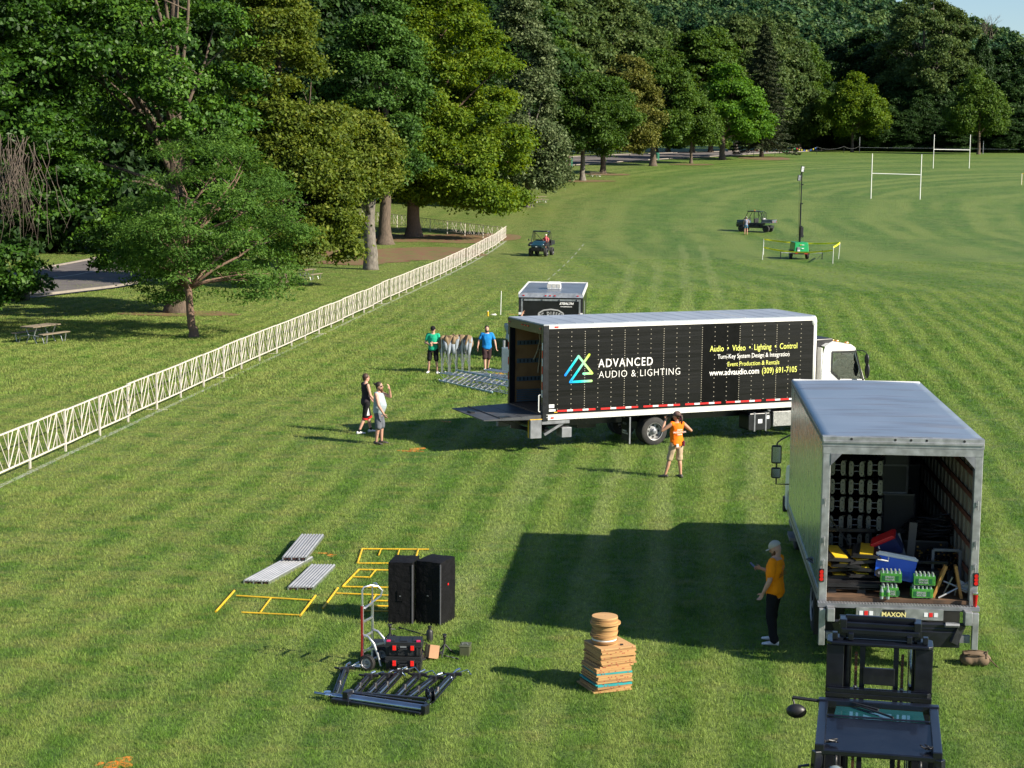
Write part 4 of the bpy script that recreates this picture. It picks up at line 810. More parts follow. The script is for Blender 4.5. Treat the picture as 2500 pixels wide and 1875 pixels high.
# rear sill and folded lift gate
m=MB(); m.b2((-.02,-.17,f2-.13),(WW+.02,-.022,f2-.06)); m.cur=1
for i in range(52): m.box((.03+i*.049,-.10,f2-.057),(.018,.13,.005))
m.build('dock_bumper_step',[STEEL,GALV],wt,bevel=.008)
m=MB(); m.b2((.60,-.195,f2-.29),(2.0,-.172,f2-.11)); m.build('gate_header_plate',GALV,wt)
m=MB(); m.b2((1.03,-.202,f2-.27),(1.38,-.197,f2-.13)); m.build('maker_plate',BLACK,wt)
text('maker_plate_lettering','MAXON',.105,pm('cream_lettering',(.7,.62,.25),.5),wt,(1.205,-.204,f2-.245),(1,0,0),(0,0,1),bold=.003,align='CENTER')
for x in (.68,.76,.84,1.72,1.80,1.88): lamp(wt,(x,-.199,f2-.20),(.06,.004,.07),REDTAPE if x in(.76,1.80) else WTAPE,'warning_sticker')
for x,a_,b_ in ((.0,.16,.12),(WW-.0,.16,.12)):
    s=1 if x<1 else -1
    g=MB(); g.b2((x,-.25,f2-.75),(x+s*.10,-.15,f2-.14)); g.b2((x+s*.12,-.36,f2-.32),(x+s*.24,-.14,f2-.10)); g.build('gate_column',GALV,wt,bevel=.008)
    g=MB(); 
    for k in range(14): 
        t=2*math.pi*k/2
        q=[(x+s*(.32+ (k+j/8.)*.016),-.30+.04*math.cos(2*math.pi*j/8.),f2-.33+.04*math.sin(2*math.pi*j/8.)) for j in range(9)]; g.tube(q,.007,5,cap=False)
    g.build('torsion_spring',STEEL,wt)
    g=MB(); g.bar((x+s*.28,-.25,f2-.35),(x+s*.40,-.32,.50),.05,.14); g.build('lift_arm',BLKM,wt)
m=MB(); m.b2((.28,-.26,f2-.50),(WW-.28,-.20,f2-.40)); m.b2((.4,-.24,f2-.42),(WW-.4,-.1,f2-.34)); m.b2((.30,-.30,.42),(WW-.30,-.12,.68)); m.cyl((.2,-.2,f2-.35),(WW-.2,-.2,f2-.35),.035); m.build('folded_platform',BLKM,wt,bevel=.01)
m=MB(); m.b2((.12,-.2,.48),(WW-.12,-.12,.60)); m.build('under_ride_bar',STEEL,wt)
for x0,x1,mt in ((.20,.48,WTAPE),(1.55,1.92,REDTAPE),(1.92,2.18,WTAPE),(.48,.8,REDTAPE)): g=MB(); g.b2((x0,-.208,.505),(x1,-.201,.575)); g.build('reflective_tape',mt,wt)
m=MB(); m.b2((.8,0.1,.62),(.9,9.4,.86)); m.b2((WW-.9,.1,.62),(WW-.8,9.4,.86))
for i in range(16): m.b2((.05,.3+i*.45,.87),(WW-.05,.36+i*.45,ZBw-.061))
m.b2((.9,1.9,.35),(WW-.9,2.2,.6)); m.build('chassis',BLKM,wt)
for x,s in ((.20,-1),(WW-.20,1)): wheel(wt,(x,2.05,.48),.48,.25,s,WHITE,.13,dual=True)
for x,s in ((.36,-1),(WW-.36,1)): wheel(wt,(x,8.6,.48),.48,.25,s,WHITE,.03)
for x in (.05,WW-.55):
    g=MB(); g.b2((x,1.25,.15),(x+.5,1.262,.85)); g.build('mud_flap',BLACK,wt)
# conventional cab
cy=LW+.30; g=MB(); P=[(cy,.75),(cy,2.45),(cy+.15,2.62),(cy+.9,2.62),(cy+1.15,2.50),(cy+1.55,1.75),(cy+2.55,1.55),(cy+2.75,1.35),(cy+2.78,.55),(cy+2.4,.55),(cy+2.3,.9),(cy+1.9,1.08),(cy+1.2,1.08),(cy+.9,.95),(cy+.7,.62)]
g.prism(P,.14,WW-.14,ax=0); g.build('cab_body',WHITE,wt,bevel=.05)
g=MB(); g.add([(.2,cy+1.17,2.47),(WW-.2,cy+1.17,2.47),(WW-.16,cy+1.57,1.79),(.16,cy+1.57,1.79)],[(0,1,2,3)]); 

g.build('windscreen',pm('dark_glass',(.01,.012,.014),.05,coat=1),wt)
g=MB()
for x in (.135,WW-.135): g.prism([(cy+.25,1.65),(cy+1.45,1.65),(cy+1.1,2.38),(cy+.25,2.38)],x-.006,x+.006,ax=0)
g.build('side_window',pm('dark_glass',(0,0,0)),wt)
for s,x in ((-1,.14),(1,WW-.14)):
    g=MB(); g.tube([(x,cy+1.2,2.45),(x+s*.22,cy+1.25,2.32),(x+s*.30,cy+1.28,2.24),(x+s*.30,cy+1.28,1.35),(x,cy+1.35,1.34)],.017,7); g.build('mirror_arm',BLACK,wt)
    g=MB(); g.box((x+s*.31,cy+1.26,2.00),(.22,.09,.40)); g.box((x+s*.31,cy+1.26,1.60),(.21,.09,.24)); mo=g.build('mirror',BLACK,wt,bevel=.04)
    g=MB(); g.box((x+s*.31,cy+1.212,2.00),(.17,.004,.33)); g.box((x+s*.31,cy+1.212,1.60),(.16,.004,.18)); g.build('mirror_glass',CHROME,wt)
    g=MB(); g.b2((x+s*-.1,cy+.2,.35),(x+s*.06,cy+.85,.42)); g.b2((x+s*-.1,cy+.2,.62),(x+s*.04,cy+.85,.68)); g.build('cab_step',STEEL,wt)
g=MB(); g.b2((.1,cy+2.75,.45),(WW-.1,cy+2.92,.8)); g.build('bumper',BLACK,wt,bevel=.03)
def wloc(x,y,z=0): return wt.matrix_basis@Vector((x,y,z))
wt_M=Matrix.Translation((5.07,28.491,0))@Matrix.Rotation(-Yw,4,'Z')
def wl(x,y,z): return wt_M@Vector((x,y,z))
# ================= cargo of the white truck: every item a thing of its own (local x,y,z of the truck turned into places)
F2=1.13
OLIVEP=pm('olive_steel_plate',(.16,.15,.09),.45,.6,var=.3,dirt=(.08,.07,.05,.5))
PLATEG=pm('galvanised_end_plate',(.24,.24,.20),.42,.6,var=.3,scale=5)
tr0=thing('stage_truss','black stage truss with grey end plates stacked in the open box truck','truss',wl(.33,2.2,F2),-Yw,'stage trusses stacked in the truck')
m=MB(); s=.27
for x in (.03,s):
    for z in (.03,s): m.cyl((x,0,z),(x,2.4,z),.022,n=8)
for k in range(6):
    y=.1+k*.38
    for x in (.03,s): m.cyl((x,y,.03),(x,y+.38,s),.012,n=5)
    for z in (.03,s): m.cyl((.03,y,z),(s,y+.38,z),.012,n=5)
m.build('truss_tubes',BLKM,tr0)
for x in (.045,s-.045):
    g=MB(); g.prism([(x-.04,.06),(x-.02,.02),(x+.02,.02),(x+.04,.06),(x+.04,s-.03),(x+.02,s+.01),(x-.02,s+.01),(x-.04,s-.03)],-.03,-.018,ax=1); g.cur=1
    for z in (.07,s-.05): g.cyl((x,-.034,z),(x,-.029,z),.012,n=8)
    g.build('end_plate',[PLATEG,BLACK],tr0)
g=MB(); g.b2((.09,-.025,.10),(s-.09,-.02,.115)); g.b2((.09,-.025,.20),(s-.09,-.02,.215)); g.build('cross_bar',STEEL,tr0)
chn=kids(tr0); rs=random.Random(2)
pos={'rows':6}
wrd=['bottom','second','third','fourth','fifth','top']; cw=['left','middle','right']
for c in range(3):
    for r_ in range(6):
        if c==0 and r_==0: tr0['label']='black stage truss with grey end plates, bottom of the left stack in the open truck'; continue
        dup(tr0,wl(.33+c*.325+rs.uniform(-.01,.01),2.2+rs.uniform(-.06,.06),F2+.325*r_),-Yw,f'black stage truss with grey end plates, {wrd[r_]} of the {cw[c]} stack in the open truck',ch=chn)
# cable ramps on a pallet
plt=thing('plastic_pallet','black plastic pallet under the cable ramps at the rear of the open truck','pallet',wl(.16,.28,F2),-Yw)
g=MB(); 
for i in range(7): g.b2((0,.02+i*.13,.13),(1.15,.11+i*.13,.16))
for i in range(3): g.b2((.0,.0,.07),(1.15,.03,.09)); 
g.b2((0,0,.105),(1.15,.03,.13)); g.build('deck',BLACK,plt)
for x in (.02,.5,.98):
    for y in (.02,.42,.82): g=MB(); g.box((x+.07,y+.06,.055),(.14,.12,.11),taper=.8) ; g.build('foot',BLACK,plt)
YR=pm('yellow_rubber_lid',(.66,.45,.02),.5,var=.15,dirt=(.25,.17,.04,.5))
ramp=None
for k in range(8):
    z=F2+.165+.058*(k//1)*.95; rot=rs.uniform(-.35,.35); x=.2+.32*(k%2)+rs.uniform(-.05,.05); tilt=rs.uniform(-.06,.06)
    o=thing('cable_ramp',['black cable ramp with yellow lid lying on the plastic pallet','cable ramp in the heap on the pallet inside the open truck'][k>0],'cable ramp',wl(x,.42+rs.uniform(0,.25),z),-Yw+rot,'cable ramps heaped on the pallet')
    o['label']='black cable ramp with a yellow lid, '+['bottom','second from bottom','third from bottom','fourth from bottom','fourth from top','third from top','second from top','topmost'][k]+' in the heap on the pallet'
    o.rotation_euler=(tilt,rs.uniform(-.08,.08),-Yw+rot)
    g=MB(); g.prism([(0,0),(.5,0),(.5,.012),(.38,.052),(.12,.052),(0,.012)],0,.85,ax=1); 
    for i in range(6): g.box((.06,.07+i*.14,.03),(.06,.08,.03)); g.box((.44,.07+i*.14,.03),(.06,.08,.03))
    g.build('ramp_body',BLACK,o); g=MB(); g.b2((.14,.05,.053),(.36,.80,.066)); g.build('lid',YR,o)
# coolers
BLUE=pm('blue_cooler_plastic',(.012,.10,.62),.35,var=.08,coat=.2)
def cooler(loc,rz,mb_,ml,label,w=.64,d=.36,h=.36,tilt=(0,0),wheels=True):
    o=thing('cooler',label,'cooler',loc,rz); o.rotation_euler=(tilt[0],tilt[1],rz)
    g=MB(); g.box((w/2,d/2,h*.42),(w*.92,d*.92,h*.84),taper=1.07); 
    for i in range(5): g.b2((w*.42,-.006+.0015*i,h*(.12+i*.06)),(w*.86,.03,h*(.14+i*.06)))
    g.build('body',mb_,o,bevel=.02)
    g=MB(); g.box((w/2,d/2,h*.89),(w*1.02,d*1.04,.05)); g.box((w/2,d/2,h*.96),(w*.96,d*.98,.04),taper=.93); g.build('lid',ml,o,bevel=.015)
    g=MB(); g.tube([(w*.05,-.01,h*.80),(w*.05,-.05,h*.66),(w*.3,-.05,h*.66),(w*.3,-.01,h*.80)],.013,7); g.build('handle',WPL,o)
    if wheels:
        for y in (-.02,d+.0): g=MB(); g.cyl((w*.14,y-.02,.06),(w*.14,y+.02,.06),.07,n=20); g.cur=1; g.cyl((w*.14,y-.026,.06),(w*.14,y+.026,.06),.025,n=12); g.build('wheel',[BLACK,STEEL],o)
    return o
cooler(wl(.93,.50,F2+.27),-Yw-.12,BLUE,WPL,'bright blue wheeled cooler with a white lid at the rear of the open truck',w=.68,h=.42,tilt=(-.20,.14))
cooler(wl(1.12,1.15,F2+.34),-Yw-.35,pm('navy_cooler_plastic',(.02,.03,.10),.4),pm('red_cooler_lid',(.50,.015,.02),.35),'cooler with a tilted red lid propped behind the blue cooler',w=.46,d=.26,h=.36,tilt=(.35,-.50),wheels=False)
# water packs
BOT=pm('water_bottle_plastic',(.20,.25,.24),.08,var=.1,coat=.6); GRN=pm('green_bottle_label',(.05,.22,.035),.35,var=.3,scale=25); DGRN=pm('dark_green_print',(.01,.09,.03),.4); CAPW=pm('bottle_cap',(.25,.30,.28),.4); FILM=glass('shrink_film',(.92,.97,.93),.15,.5)
def bottle_mesh(parent):
    g=MB(); g.lathe([(.001,0),(.029,.003),(.031,.02),(.031,.13),(.024,.155),(.013,.178),(.013,.19),(.001,.19)],n=12); b=g.build('bottle_body',BOT,parent,smooth='auto')
    g=MB(); g.lathe([(.0318,.05),(.0322,.052),(.0322,.115),(.0318,.117)],n=12); l=g.build('label',GRN,parent,smooth='auto'); g=MB(); g.cyl((0,0,.186),(0,0,.203),.015,n=10); c=g.build('cap',CAPW,parent); return b,l,c
def wpack(loc,rz,label,nx=5,ny=3):
    o=thing('water_bottle_pack',label,'bottled water',loc,rz,'packs of bottled water at the tail of the truck')
    g=MB(); h=MB(); c=MB()
    for i in range(nx):
        for j in range(ny):
            q=(.035+i*.067,.035+j*.067,0); g.lathe([(.001,0),(.029,.003),(.031,.02),(.031,.13),(.024,.155),(.013,.178),(.013,.19)],c=q,n=10); c.cyl((q[0],q[1],.186),(q[0],q[1],.203),.015,n=8)
    g.build('bottles',BOT,o,smooth='auto'); c.build('caps',CAPW,o)
    w,d=nx*.067+.004,ny*.067+.004; h=MB(); h.b2((-.004,-.006,.015),(w,d,.158)); h.cur=1
    for x in (.02,.14,.24): h.b2((x,-.0085,.035),(x+.05,-.0065,.12))
    h.build('printed_wrap',[GRN,DGRN],o,bevel=.01)
    text('wrap_lettering','SPRING\nWATER',.045,CAPW,o,(.07,-.0095,.085),(1,0,0),(0,0,1),.0008,.002)
    return o
wpack(wl(1.03,.06,F2+.01),-Yw,'green wrapped pack of water bottles, lower of the left pile behind loose bottles',4,3)
wpack(wl(1.02,.16,F2+.23),-Yw-.06,'green wrapped water bottle pack, upper of the left pile by the blue cooler')
wpack(wl(1.52,.03,F2+.01),-Yw+.03,'green wrapped pack of water bottles, lower one of the right pile at the truck tail',5,3)
wpack(wl(1.55,.06,F2+.22),-Yw-.04,'green wrapped pack of water bottles, upper one of the right pile by the wooden boards')
for k,(x,y) in enumerate(((1.02,-.03),(1.12,-.035))):
    o=thing('water_bottle',['clear water bottle with green label, left of the two standing loose','clear water bottle with green label, right of the two standing loose'][k],'bottle',wl(x,y+.06-.05,F2),-Yw,'loose water bottles'); bottle_mesh(o)
# dolly, boards, stands, cases, cables
o=thing('equipment_dolly','black folded equipment dolly with two rubber wheels beside the blue cooler','dolly',wl(1.58,.78,F2),-Yw)
g=MB(); g.b2((0,0,.42),(.62,.05,.47)); g.b2((.05,0,.08),(.09,.05,.45)); g.b2((.53,0,.08),(.57,.05,.45)); g.b2((.1,.0,.20),(.52,.04,.24)); g.b2((.14,.02,.08),(.48,.3,.3)); g.tube([(.2,.02,.25),(.22,-.03,.12),(.42,-.03,.12),(.44,.02,.25)],.014,6); g.build('frame',BLKM,o,bevel=.006)
for x,s in ((-.02,-1),(.64,1)): wheel(o,(x,.02,.16),.16,.08,s,BLKM,.02,holes=0)
for k,(x,y,a_,lb) in enumerate(((1.98,.22,.35,'orange-brown timber board leaning beside the water bottle packs'),(2.28,.20,-.20,'orange-brown timber board leaning against the right wall of the open truck'))):
    g=MB(); g.box((0,0,.27),(.045,.13,.56),rot=Matrix.Rotation(a_,3,'Y')); q=g.build('timber_board',pm('amber_timber',(.42,.20,.05),.6,var=.2,stretch=(6,6,1)),loc=wl(x,y,F2),rz=-Yw); tag(q,lb,'board')
for k,(x,y,z) in enumerate(((1.9,.9,.16),(2.02,1.05,.30))): 
    g=MB(); g.box((.12,.1,.05),(.30,.2,.09)); q=g.build('timber_block',pm('amber_timber',(0,0,0)),loc=wl(x,y,F2+z-.16+.01),rz=-Yw); tag(q,['short brown timber block lying behind the leaning boards','short brown timber block lying deeper in the truck behind the dolly'][k],'wood block')
o=thing('folded_stand','folded silver lighting stand lying crossed on the truck floor','light stand',wl(1.95,.20,F2+.02),-Yw)
g=MB(); 
for a_,b_ in (((.0,-.12,.0),(.62,.05,.30)),((.1,.06,.24),(.62,-.02,.06)),((.12,.1,.02),(.24,.02,.32)),((.3,.1,.0),(.34,.05,.28))): g.cyl(a_,b_,.016,n=8)
g.build('tubes',GALV,o); g=MB(); g.box((.42,.06,.16),(.2,.02,.14),rot=Matrix.Rotation(.5,3,'Y')); g.build('paper_tag',WPL,o)
def case(nm,lb,cat,l,d,rz=0,mt=BLACK,edge=GALV):
    o=thing(nm,lb,cat,wl(*l),-Yw+rz); g=MB(); g.b2((0,0,0),d); g.build('case_body',mt,o,bevel=.01); g=MB()
    for x in (0,d[0]):
        for y in (0,d[1]): g.bar((x,y,0),(x,y,d[2]),.03,.03)
    for z in (0,d[2]): g.bar((0,0,z),(d[0],0,z),.03,.03); g.bar((0,d[1],z),(d[0],d[1],z),.03,.03)
    g.build('edge_trim',edge,o); return o
DKG=pm('dark_edge_metal',(.09,.09,.10),.4,.6)
o=thing('empty_frame','grey open metal frame standing on end behind the leaning boards','frame',wl(1.98,1.0,F2),-Yw); g=MB()
for a_,b_ in (((0,0,.0),(0,0,.62)),((.45,0,0),(.45,0,.62)),((0,0,.62),(.45,0,.62)),((0,0,.01),(.45,0,.01))): g.bar(a_,b_,.05,.05,up=(0,1,0))
g.build('frame_tubes',STEEL,o,bevel=.008)
case('road_case','tall black road case behind the stacked trusses on the aisle side','road case',(1.32,2.6,F2),(.55,.6,1.25),edge=DKG)
case('road_case','black road case with metal edges on top of the tall case','road case',(1.24,2.65,F2+1.27),(.5,.55,.5),.05,edge=STEEL)
case('road_case','low black road case deep in the truck under the cable heap','road case',(1.62,2.0,F2),(.75,.7,.55),-.05,edge=DKG)
case('road_case','black road case against the front wall of the truck box','road case',(.2,5.6,F2),(1.0,.9,1.6),edge=DKG)
case('road_case','wide black road case at the far front right corner of the truck box','road case',(1.35,5.4,F2),(1.0,1.0,1.3),edge=DKG)
case('amplifier_rack','small black rack with a chromed badge on the upper shelf of gear','equipment rack',(1.30,2.45,F2+1.80),(.42,.3,.25),edge=DKG)
g=MB(); rs=random.Random(4)
for k in range(26):
    rr_=rs.uniform(.18,.34); cx,cy_=rs.uniform(-.15,.35),rs.uniform(-.2,.2); z=.03+k*.012
    g.tube([(cx+rr_*math.cos(t*.5),cy_+rr_*.7*math.sin(t*.5),z+.02*math.sin(t+k)) for t in range(14)],.012,5,cap=False)
q=g.build('cable_heap',BLACK,loc=wl(2.05,2.3,F2+.56),rz=-Yw); tag(q,'heap of coiled black cables lying on the low road case','cables')
g=MB()
for k in range(70):
    x,y=rs.uniform(0,.55),rs.uniform(0,.9); g.tube([(x,y,rs.uniform(.2,.45)),(x+rs.uniform(-.2,.2),y+rs.uniform(-.2,.2),rs.uniform(.2,.5)),(x+rs.uniform(-.2,.2),y+rs.uniform(-.2,.2),rs.uniform(.0,.4))],.010,5)
g.cur=1
for k in range(60): g.box((rs.uniform(-.1,.6),rs.uniform(-.1,.9),rs.uniform(.25,.52)),(.03,.03,.015),rot=Matrix.Rotation(rs.uniform(0,3),3,'X'))
q=g.build('clamp_heap',[BLACK,pm('brass_fittings',(.42,.24,.05),.4,.5)],loc=wl(1.95,1.35,F2),rz=-Yw); tag(q,'heap of black clamps and hooks with brassy bits by the right truck wall','clamps')
o=thing('cargo_cart','black folding cart with small wheels standing in front of the truss stack','cart',wl(.14,1.65,F2),-Yw); g=MB(); g.b2((0,0,.75),(.95,.06,.81)); g.b2((.03,0,.1),(.07,.05,.78)); g.b2((.85,0,.1),(.89,.05,.78)); g.bar((.15,.0,1.0),(.5,.03,.55),.03,.03); g.b2((.05,0,.22),(.88,.5,.27)); g.build('frame',BLKM,o)
for x,s in ((.02,-1),(.48,1)): wheel(o,(x,.0,.38),.13,.06,s,WHITE,.02,holes=0)
o=thing('storage_bin','pale grey lid of a storage bin at the left edge of the truck','bin',wl(.08,1.05,F2+.02),-Yw); g=MB(); g.b2((0,0,0),(.26,.4,.42)); g.build('bin_body',pm('grey_tub',(.3,.3,.33),.5),o,bevel=.02); g=MB(); g.b2((-.02,-.02,.42),(.28,.42,.46)); g.build('lid',WPL,o,bevel=.015)
for k,(x,y,h,a_) in enumerate(((1.50,1.3,.75,-.30),(1.68,1.5,.9,.06))):
    g=MB(); g.box((0,0,h/2),(.13,.06,h),rot=Matrix.Rotation(a_,3,'Y')); q=g.build('steel_channel',STEEL if k==0 else pm('dusty_panel',(.16,.14,.12),.7),loc=wl(x,y,F2+.08),rz=-Yw); tag(q,['grey steel channel leaning behind the dolly','dusty brown panel standing in the middle of the load'][k],'panel')
# red insulated cup on the bumper corner
o=thing('travel_cup','red insulated cup standing on the right end of the truck bumper','cup',wl(WW-.05,-.12,F2-.055),-Yw); g=MB(); g.lathe([(.001,0),(.03,.0),(.045,.20),(.001,.20)],n=18); g.build('cup_body',pm('red_enamel',(.45,.01,.015),.2,.3,coat=.6),o,smooth='auto'); g=MB(); g.lathe([(.046,.20),(.047,.225),(.001,.225)],n=18); g.build('lid',CHROME,o)
# ================= forklift
fk=thing('forklift','navy black forklift seen from behind and above, with its mast towards the open truck','forklift',(3.83,17.75,0),-R(11.5))
# local: x across (centre 0), y forward, z up. rear roof edge at y=0
RZ=2.22
m=MB(); m.add([(-.60,0,RZ-.04),(.60,0,RZ-.04),(.60,.95,RZ+.02),(-.60,.95,RZ+.02),(-.60,0,RZ-.10),(.60,0,RZ-.10),(.60,.95,RZ-.06),(-.60,.95,RZ-.06)],[(0,1,2,3),(7,6,5,4),(0,4,5,1),(1,5,6,2),(2,6,7,3),(3,7,4,0)]); m.build('roof',NAVY,fk,bevel=.012)
g=MB(); g.add([(-.48,.97,RZ+.005),(.50,.97,RZ+.005),(.48,1.40,RZ-.0),(-.46,1.40,RZ-.0)],[(0,1,2,3)]); g.build('roof_window',pm('tinted_roof_glass',(.010,.065,.072),.08,.0,var=.2,coat=1),fk)  # teal of the reflected sky is put into the glass colour
g=MB(); g.bar((-.60,.0,RZ-.03),(-.60,1.45,RZ+.0),.10,.09); g.bar((.60,.0,RZ-.03),(.60,1.45,RZ+.0),.10,.09); g.bar((-.66,1.47,RZ+.01),(.66,1.47,RZ+.01),.10,.10); g.bar((-.55,.955,RZ+.03),(.55,.955,RZ+.03),.035,.02); g.build('roof_frame',NAVY,fk,bevel=.012)
for x in (-1,1):
    g=MB(); g.bar((x*.62,.02,RZ-.06),(x*.68,-.02,1.0),.08,.10); g.build('rear_pillar',NAVY,fk,bevel=.01)
    g=MB(); g.bar((x*.60,1.45,RZ),(x*.62,1.75,1.0),.08,.10); g.build('front_pillar',NAVY,fk,bevel=.01)
    g=MB(); g.ell((x*.43,-.05,RZ-.26),(.095,.07,.085),n=20); g.cyl((x*.43,-.05,RZ-.18),(x*.43,.03,RZ-.08),.018); wlh=g.build('work_light_housing',BLACK,fk,smooth=True)
    g=MB(); g.ell((x*.43,-.095,RZ-.24),(.078,.04,.070),rot=Matrix.Rotation(-.4,3,'X'),n=20); g.build('work_light_lens',pm('lamp_lens',(.35,.42,.42),.05,.6,coat=1),fk,smooth=True)
    g=MB(); rs=random.Random(int(x)+5); c0=Vector((x*.50,.16,RZ-.01))
    for k in range(5): g.tube([c0+Vector((rs.uniform(-.09,.09),rs.uniform(-.05,.05),rs.uniform(0,.04))) for _ in range(4)],.008,5)
    g.tube([c0,c0+Vector((x*.12,-.02,.0)),(x*.66,.02,RZ-.25),(x*.68,0,1.4)],.009,5); g.build('wiring',BLACK,fk)
    g=MB(); g.tube([(x*.70,-.0,RZ-.22),(x*.80,-.0,RZ-.24),(x*.82,0,RZ-.5),(x*.82,0,1.3),(x*.70,0,1.25)],.018,7); g.build('grab_rail',NAVY,fk)
g=MB(); g.tube([(-.66,1.45,RZ+.03),(-.95,1.45,RZ+.05)],.02,7); g.tube([(-.95,1.45,RZ+.05),(-.90,1.42,RZ-.10)],.012,6); g.build('mirror_arm',BLACK,fk)
g=MB(); g.ell((-.90,1.40,RZ-.09),(.115,.075,.08),n=18); g.build('mirror',BLACK,fk,smooth=True)
g=MB(); g.bar((-.18,1.35,RZ+.03),(.16,1.02,RZ+.03),.018,.02); g.bar((-.24,1.36,RZ+.035),(.12,1.06,RZ+.035),.012,.014); g.bar((-.30,1.44,RZ+.04),(.0,1.24,RZ+.04),.03,.02); g.build('wiper',BLACK,fk)
# mast
MY=2.15; MZ=Matrix.Translation((0,0,.24)); _MB=MB
class MB(_MB):
    def __init__(s): _MB.__init__(s); s.M=MZ
for x in (-1,1):
    g=MB(); g.b2((x*.56-.035,MY,.12),(x*.56+.035,MY+.18,2.50)); g.b2((x*.45-.035,MY+.02,.12),(x*.45+.035,MY+.17,2.56)); g.b2((x*.50-.10,MY-.01,.12),(x*.50+.10,MY+.03,2.48)); g.build('mast_rail',BLKM,fk,bevel=.008)
    g=MB(); g.cyl((x*.36,MY+.12,.2),(x*.36,MY+.12,2.48),.045,n=14); g.build('lift_cylinder',CHROME if x>0 else BLKM,fk,smooth='auto')
    g=MB(); 
    for k in range(64): g.box((x*.262,MY+.06,.3+k*.033),(.034,.018 if k%2 else .026,.027))
    g.build('lift_chain',pm('rusty_chain',(.10,.045,.02),.6,.5,var=.4),fk)
    g=MB(); g.cyl((x*.262,MY+.06,1.90),(x*.262,MY+.06,1.99),.025,n=8); g.build('chain_anchor',GALV,fk)
    g=MB(); g.b2((x*.19-.03,MY+.05,.2),(x*.19+.03,MY+.12,2.50)); g.build('inner_rail',BLKM,fk)
def rplate(z,y0,y1,w,th,nm):
    g=MB(); r=.05; P=[(-w,y0+r),(-w+r,y0),(w-r,y0),(w,y0+r),(w,y1-r),(w-r,y1),(-w+r,y1),(-w,y1-r)]; g.prism(P,z,z+th); g.build(nm,NAVY,fk,bevel=.01)
rplate(2.49,MY-.06,MY+.30,.60,.04,'mast_crosshead'); rplate(1.94,MY-.10,MY-.012,.60,.05,'mast_crossplate')
g=MB(); g.b2((-.60,MY-.10,1.88),(.60,MY-.075,1.938)); g.b2((-.18,MY+.02,2.02),(.18,MY+.06,2.22)); g.b2((-.42,MY-.0,1.2),(.42,MY+.04,1.32)); g.build('mast_crossbar',BLKM,fk,bevel=.006)
g=MB(); g.b2((-.42,MY+.12,2.535),(.42,MY+.16,2.72)); g.b2((-.46,MY+.08,2.535),(-.38,MY+.26,2.76)); g.b2((.38,MY+.08,2.535),(.46,MY+.26,2.76)); g.b2((-.40,MY+.22,2.66),(.40,MY+.26,2.78)); g.b2((-.44,MY+.05,2.60),(.44,MY+.09,2.66))
for x in (-.42,.42): g.b2((x-.05,MY+.26,2.66),(x+.05,MY+.30,2.76)); g.b2((x-.12,MY+.0,2.535),(x-.06,MY+.08,2.62)); g.b2((x+.06,MY+.0,2.535),(x+.12,MY+.08,2.62))
g.build('inner_mast_head',NAVY,fk,bevel=.008)
MB=_MB
g=MB(); g.b2((-.60,MY+.30,.25),(.60,MY+.36,.75)); g.build('fork_carriage',BLKM,fk)
for x in (-.32,.32): g=MB(); g.b2((x-.06,MY+.37,.10),(x+.06,MY+.42,.8)); g.b2((x-.06,MY+.37,.06),(x+.06,MY+1.45,.11)); g.build('fork',BLKM,fk)
g=MB(); g.prism([(-.55,.35),(-.55,.95),(-.40,1.10),(.45,1.10),(.5,.75),(1.5,.70),(1.75,.95),(1.8,.35)],-.62,.62,ax=0); g.build('body',NAVY,fk,bevel=.04)
g=MB(); g.b2((-.25,.45,1.10),(.25,.9,1.22)); g.b2((-.25,.38,1.15),(.25,.50,1.6)); g.build('driver_seat',SEAT,fk,bevel=.04)
g=MB(); g.cyl((0,1.35,.8),(0,1.2,1.25),.03); g.lathe([(.17,1.25),(.19,1.26),(.17,1.27)],c=(0,1.2,0),n=20); g.build('steering_wheel',BLACK,fk)
for x,s in ((-.55,-1),(.55,1)): wheel(fk,(x,1.75,.42),.42,.30,s,NAVY,.05,holes=0); wheel(fk,(x,-.05,.33),.33,.22,s,NAVY,.05,holes=0)
# ================= enclosed trailer
tl=thing('enclosed_trailer','black enclosed trailer with a shield emblem on its rear door and a white roof unit','trailer',(.24,72.0,0),-R(4.0))
tw,tL,th=2.62,6.3,2.68
TROOF=pm('trailer_roof_skin',(.36,.38,.42),.30,.8,var=.15,scale=1,dirt=(.22,.23,.25,.5)); TDOOR=pm('trailer_black_skin',(.008,.008,.009),.3,var=.2,coat=.3)
g=MB(); g.b2((.04,.08,.45),(tw-.04,tL,th-.12)); g.build('body',TDOOR,tl,bevel=.02)
g=MB(); g.prism([(.02,.0),(tw-.02,.0),(tw-.02,tL),(.02,tL)],th-.05,th+.0)
for i in range(10): g.b2((.05,.3+i*.6,th),(tw-.05,.34+i*.6,th+.008))
g.build('roof',TROOF,tl)
g=MB(); g.b2((-.01,-.02,th-.12),(.04,tL,th+.03)); g.b2((tw-.04,-.02,th-.12),(tw+.01,tL,th+.03)); g.b2((.04,tL-.04,th-.12),(tw-.04,tL,th+.03)); g.build('roof_trim',WHITE,tl)
g=MB(); g.prism([(-.06,th-.16),(.0,th+.02),(.06,th+.02),(.06,th-.16)],.0,tw,ax=0); g.build('rear_visor',GALV,tl)
for x in (.2,1.1,1.28,1.47,2.4): lamp(tl,(x,-.055,th-.08),(.08,.02,.04),RLENS)
g=MB(); g.b2((.0,-.01,.4),(.09,.08,th-.16)); g.b2((tw-.09,-.01,.4),(tw,.08,th-.16)); g.build('rear_post',BLACK,tl)
g=MB(); g.b2((.10,-.02,.5),(.17,.06,th-.24)); g.b2((tw-.17,-.02,.5),(tw-.10,.06,th-.24)); g.b2((.10,-.025,th-.30),(tw-.10,.06,th-.22)); g.cur=1
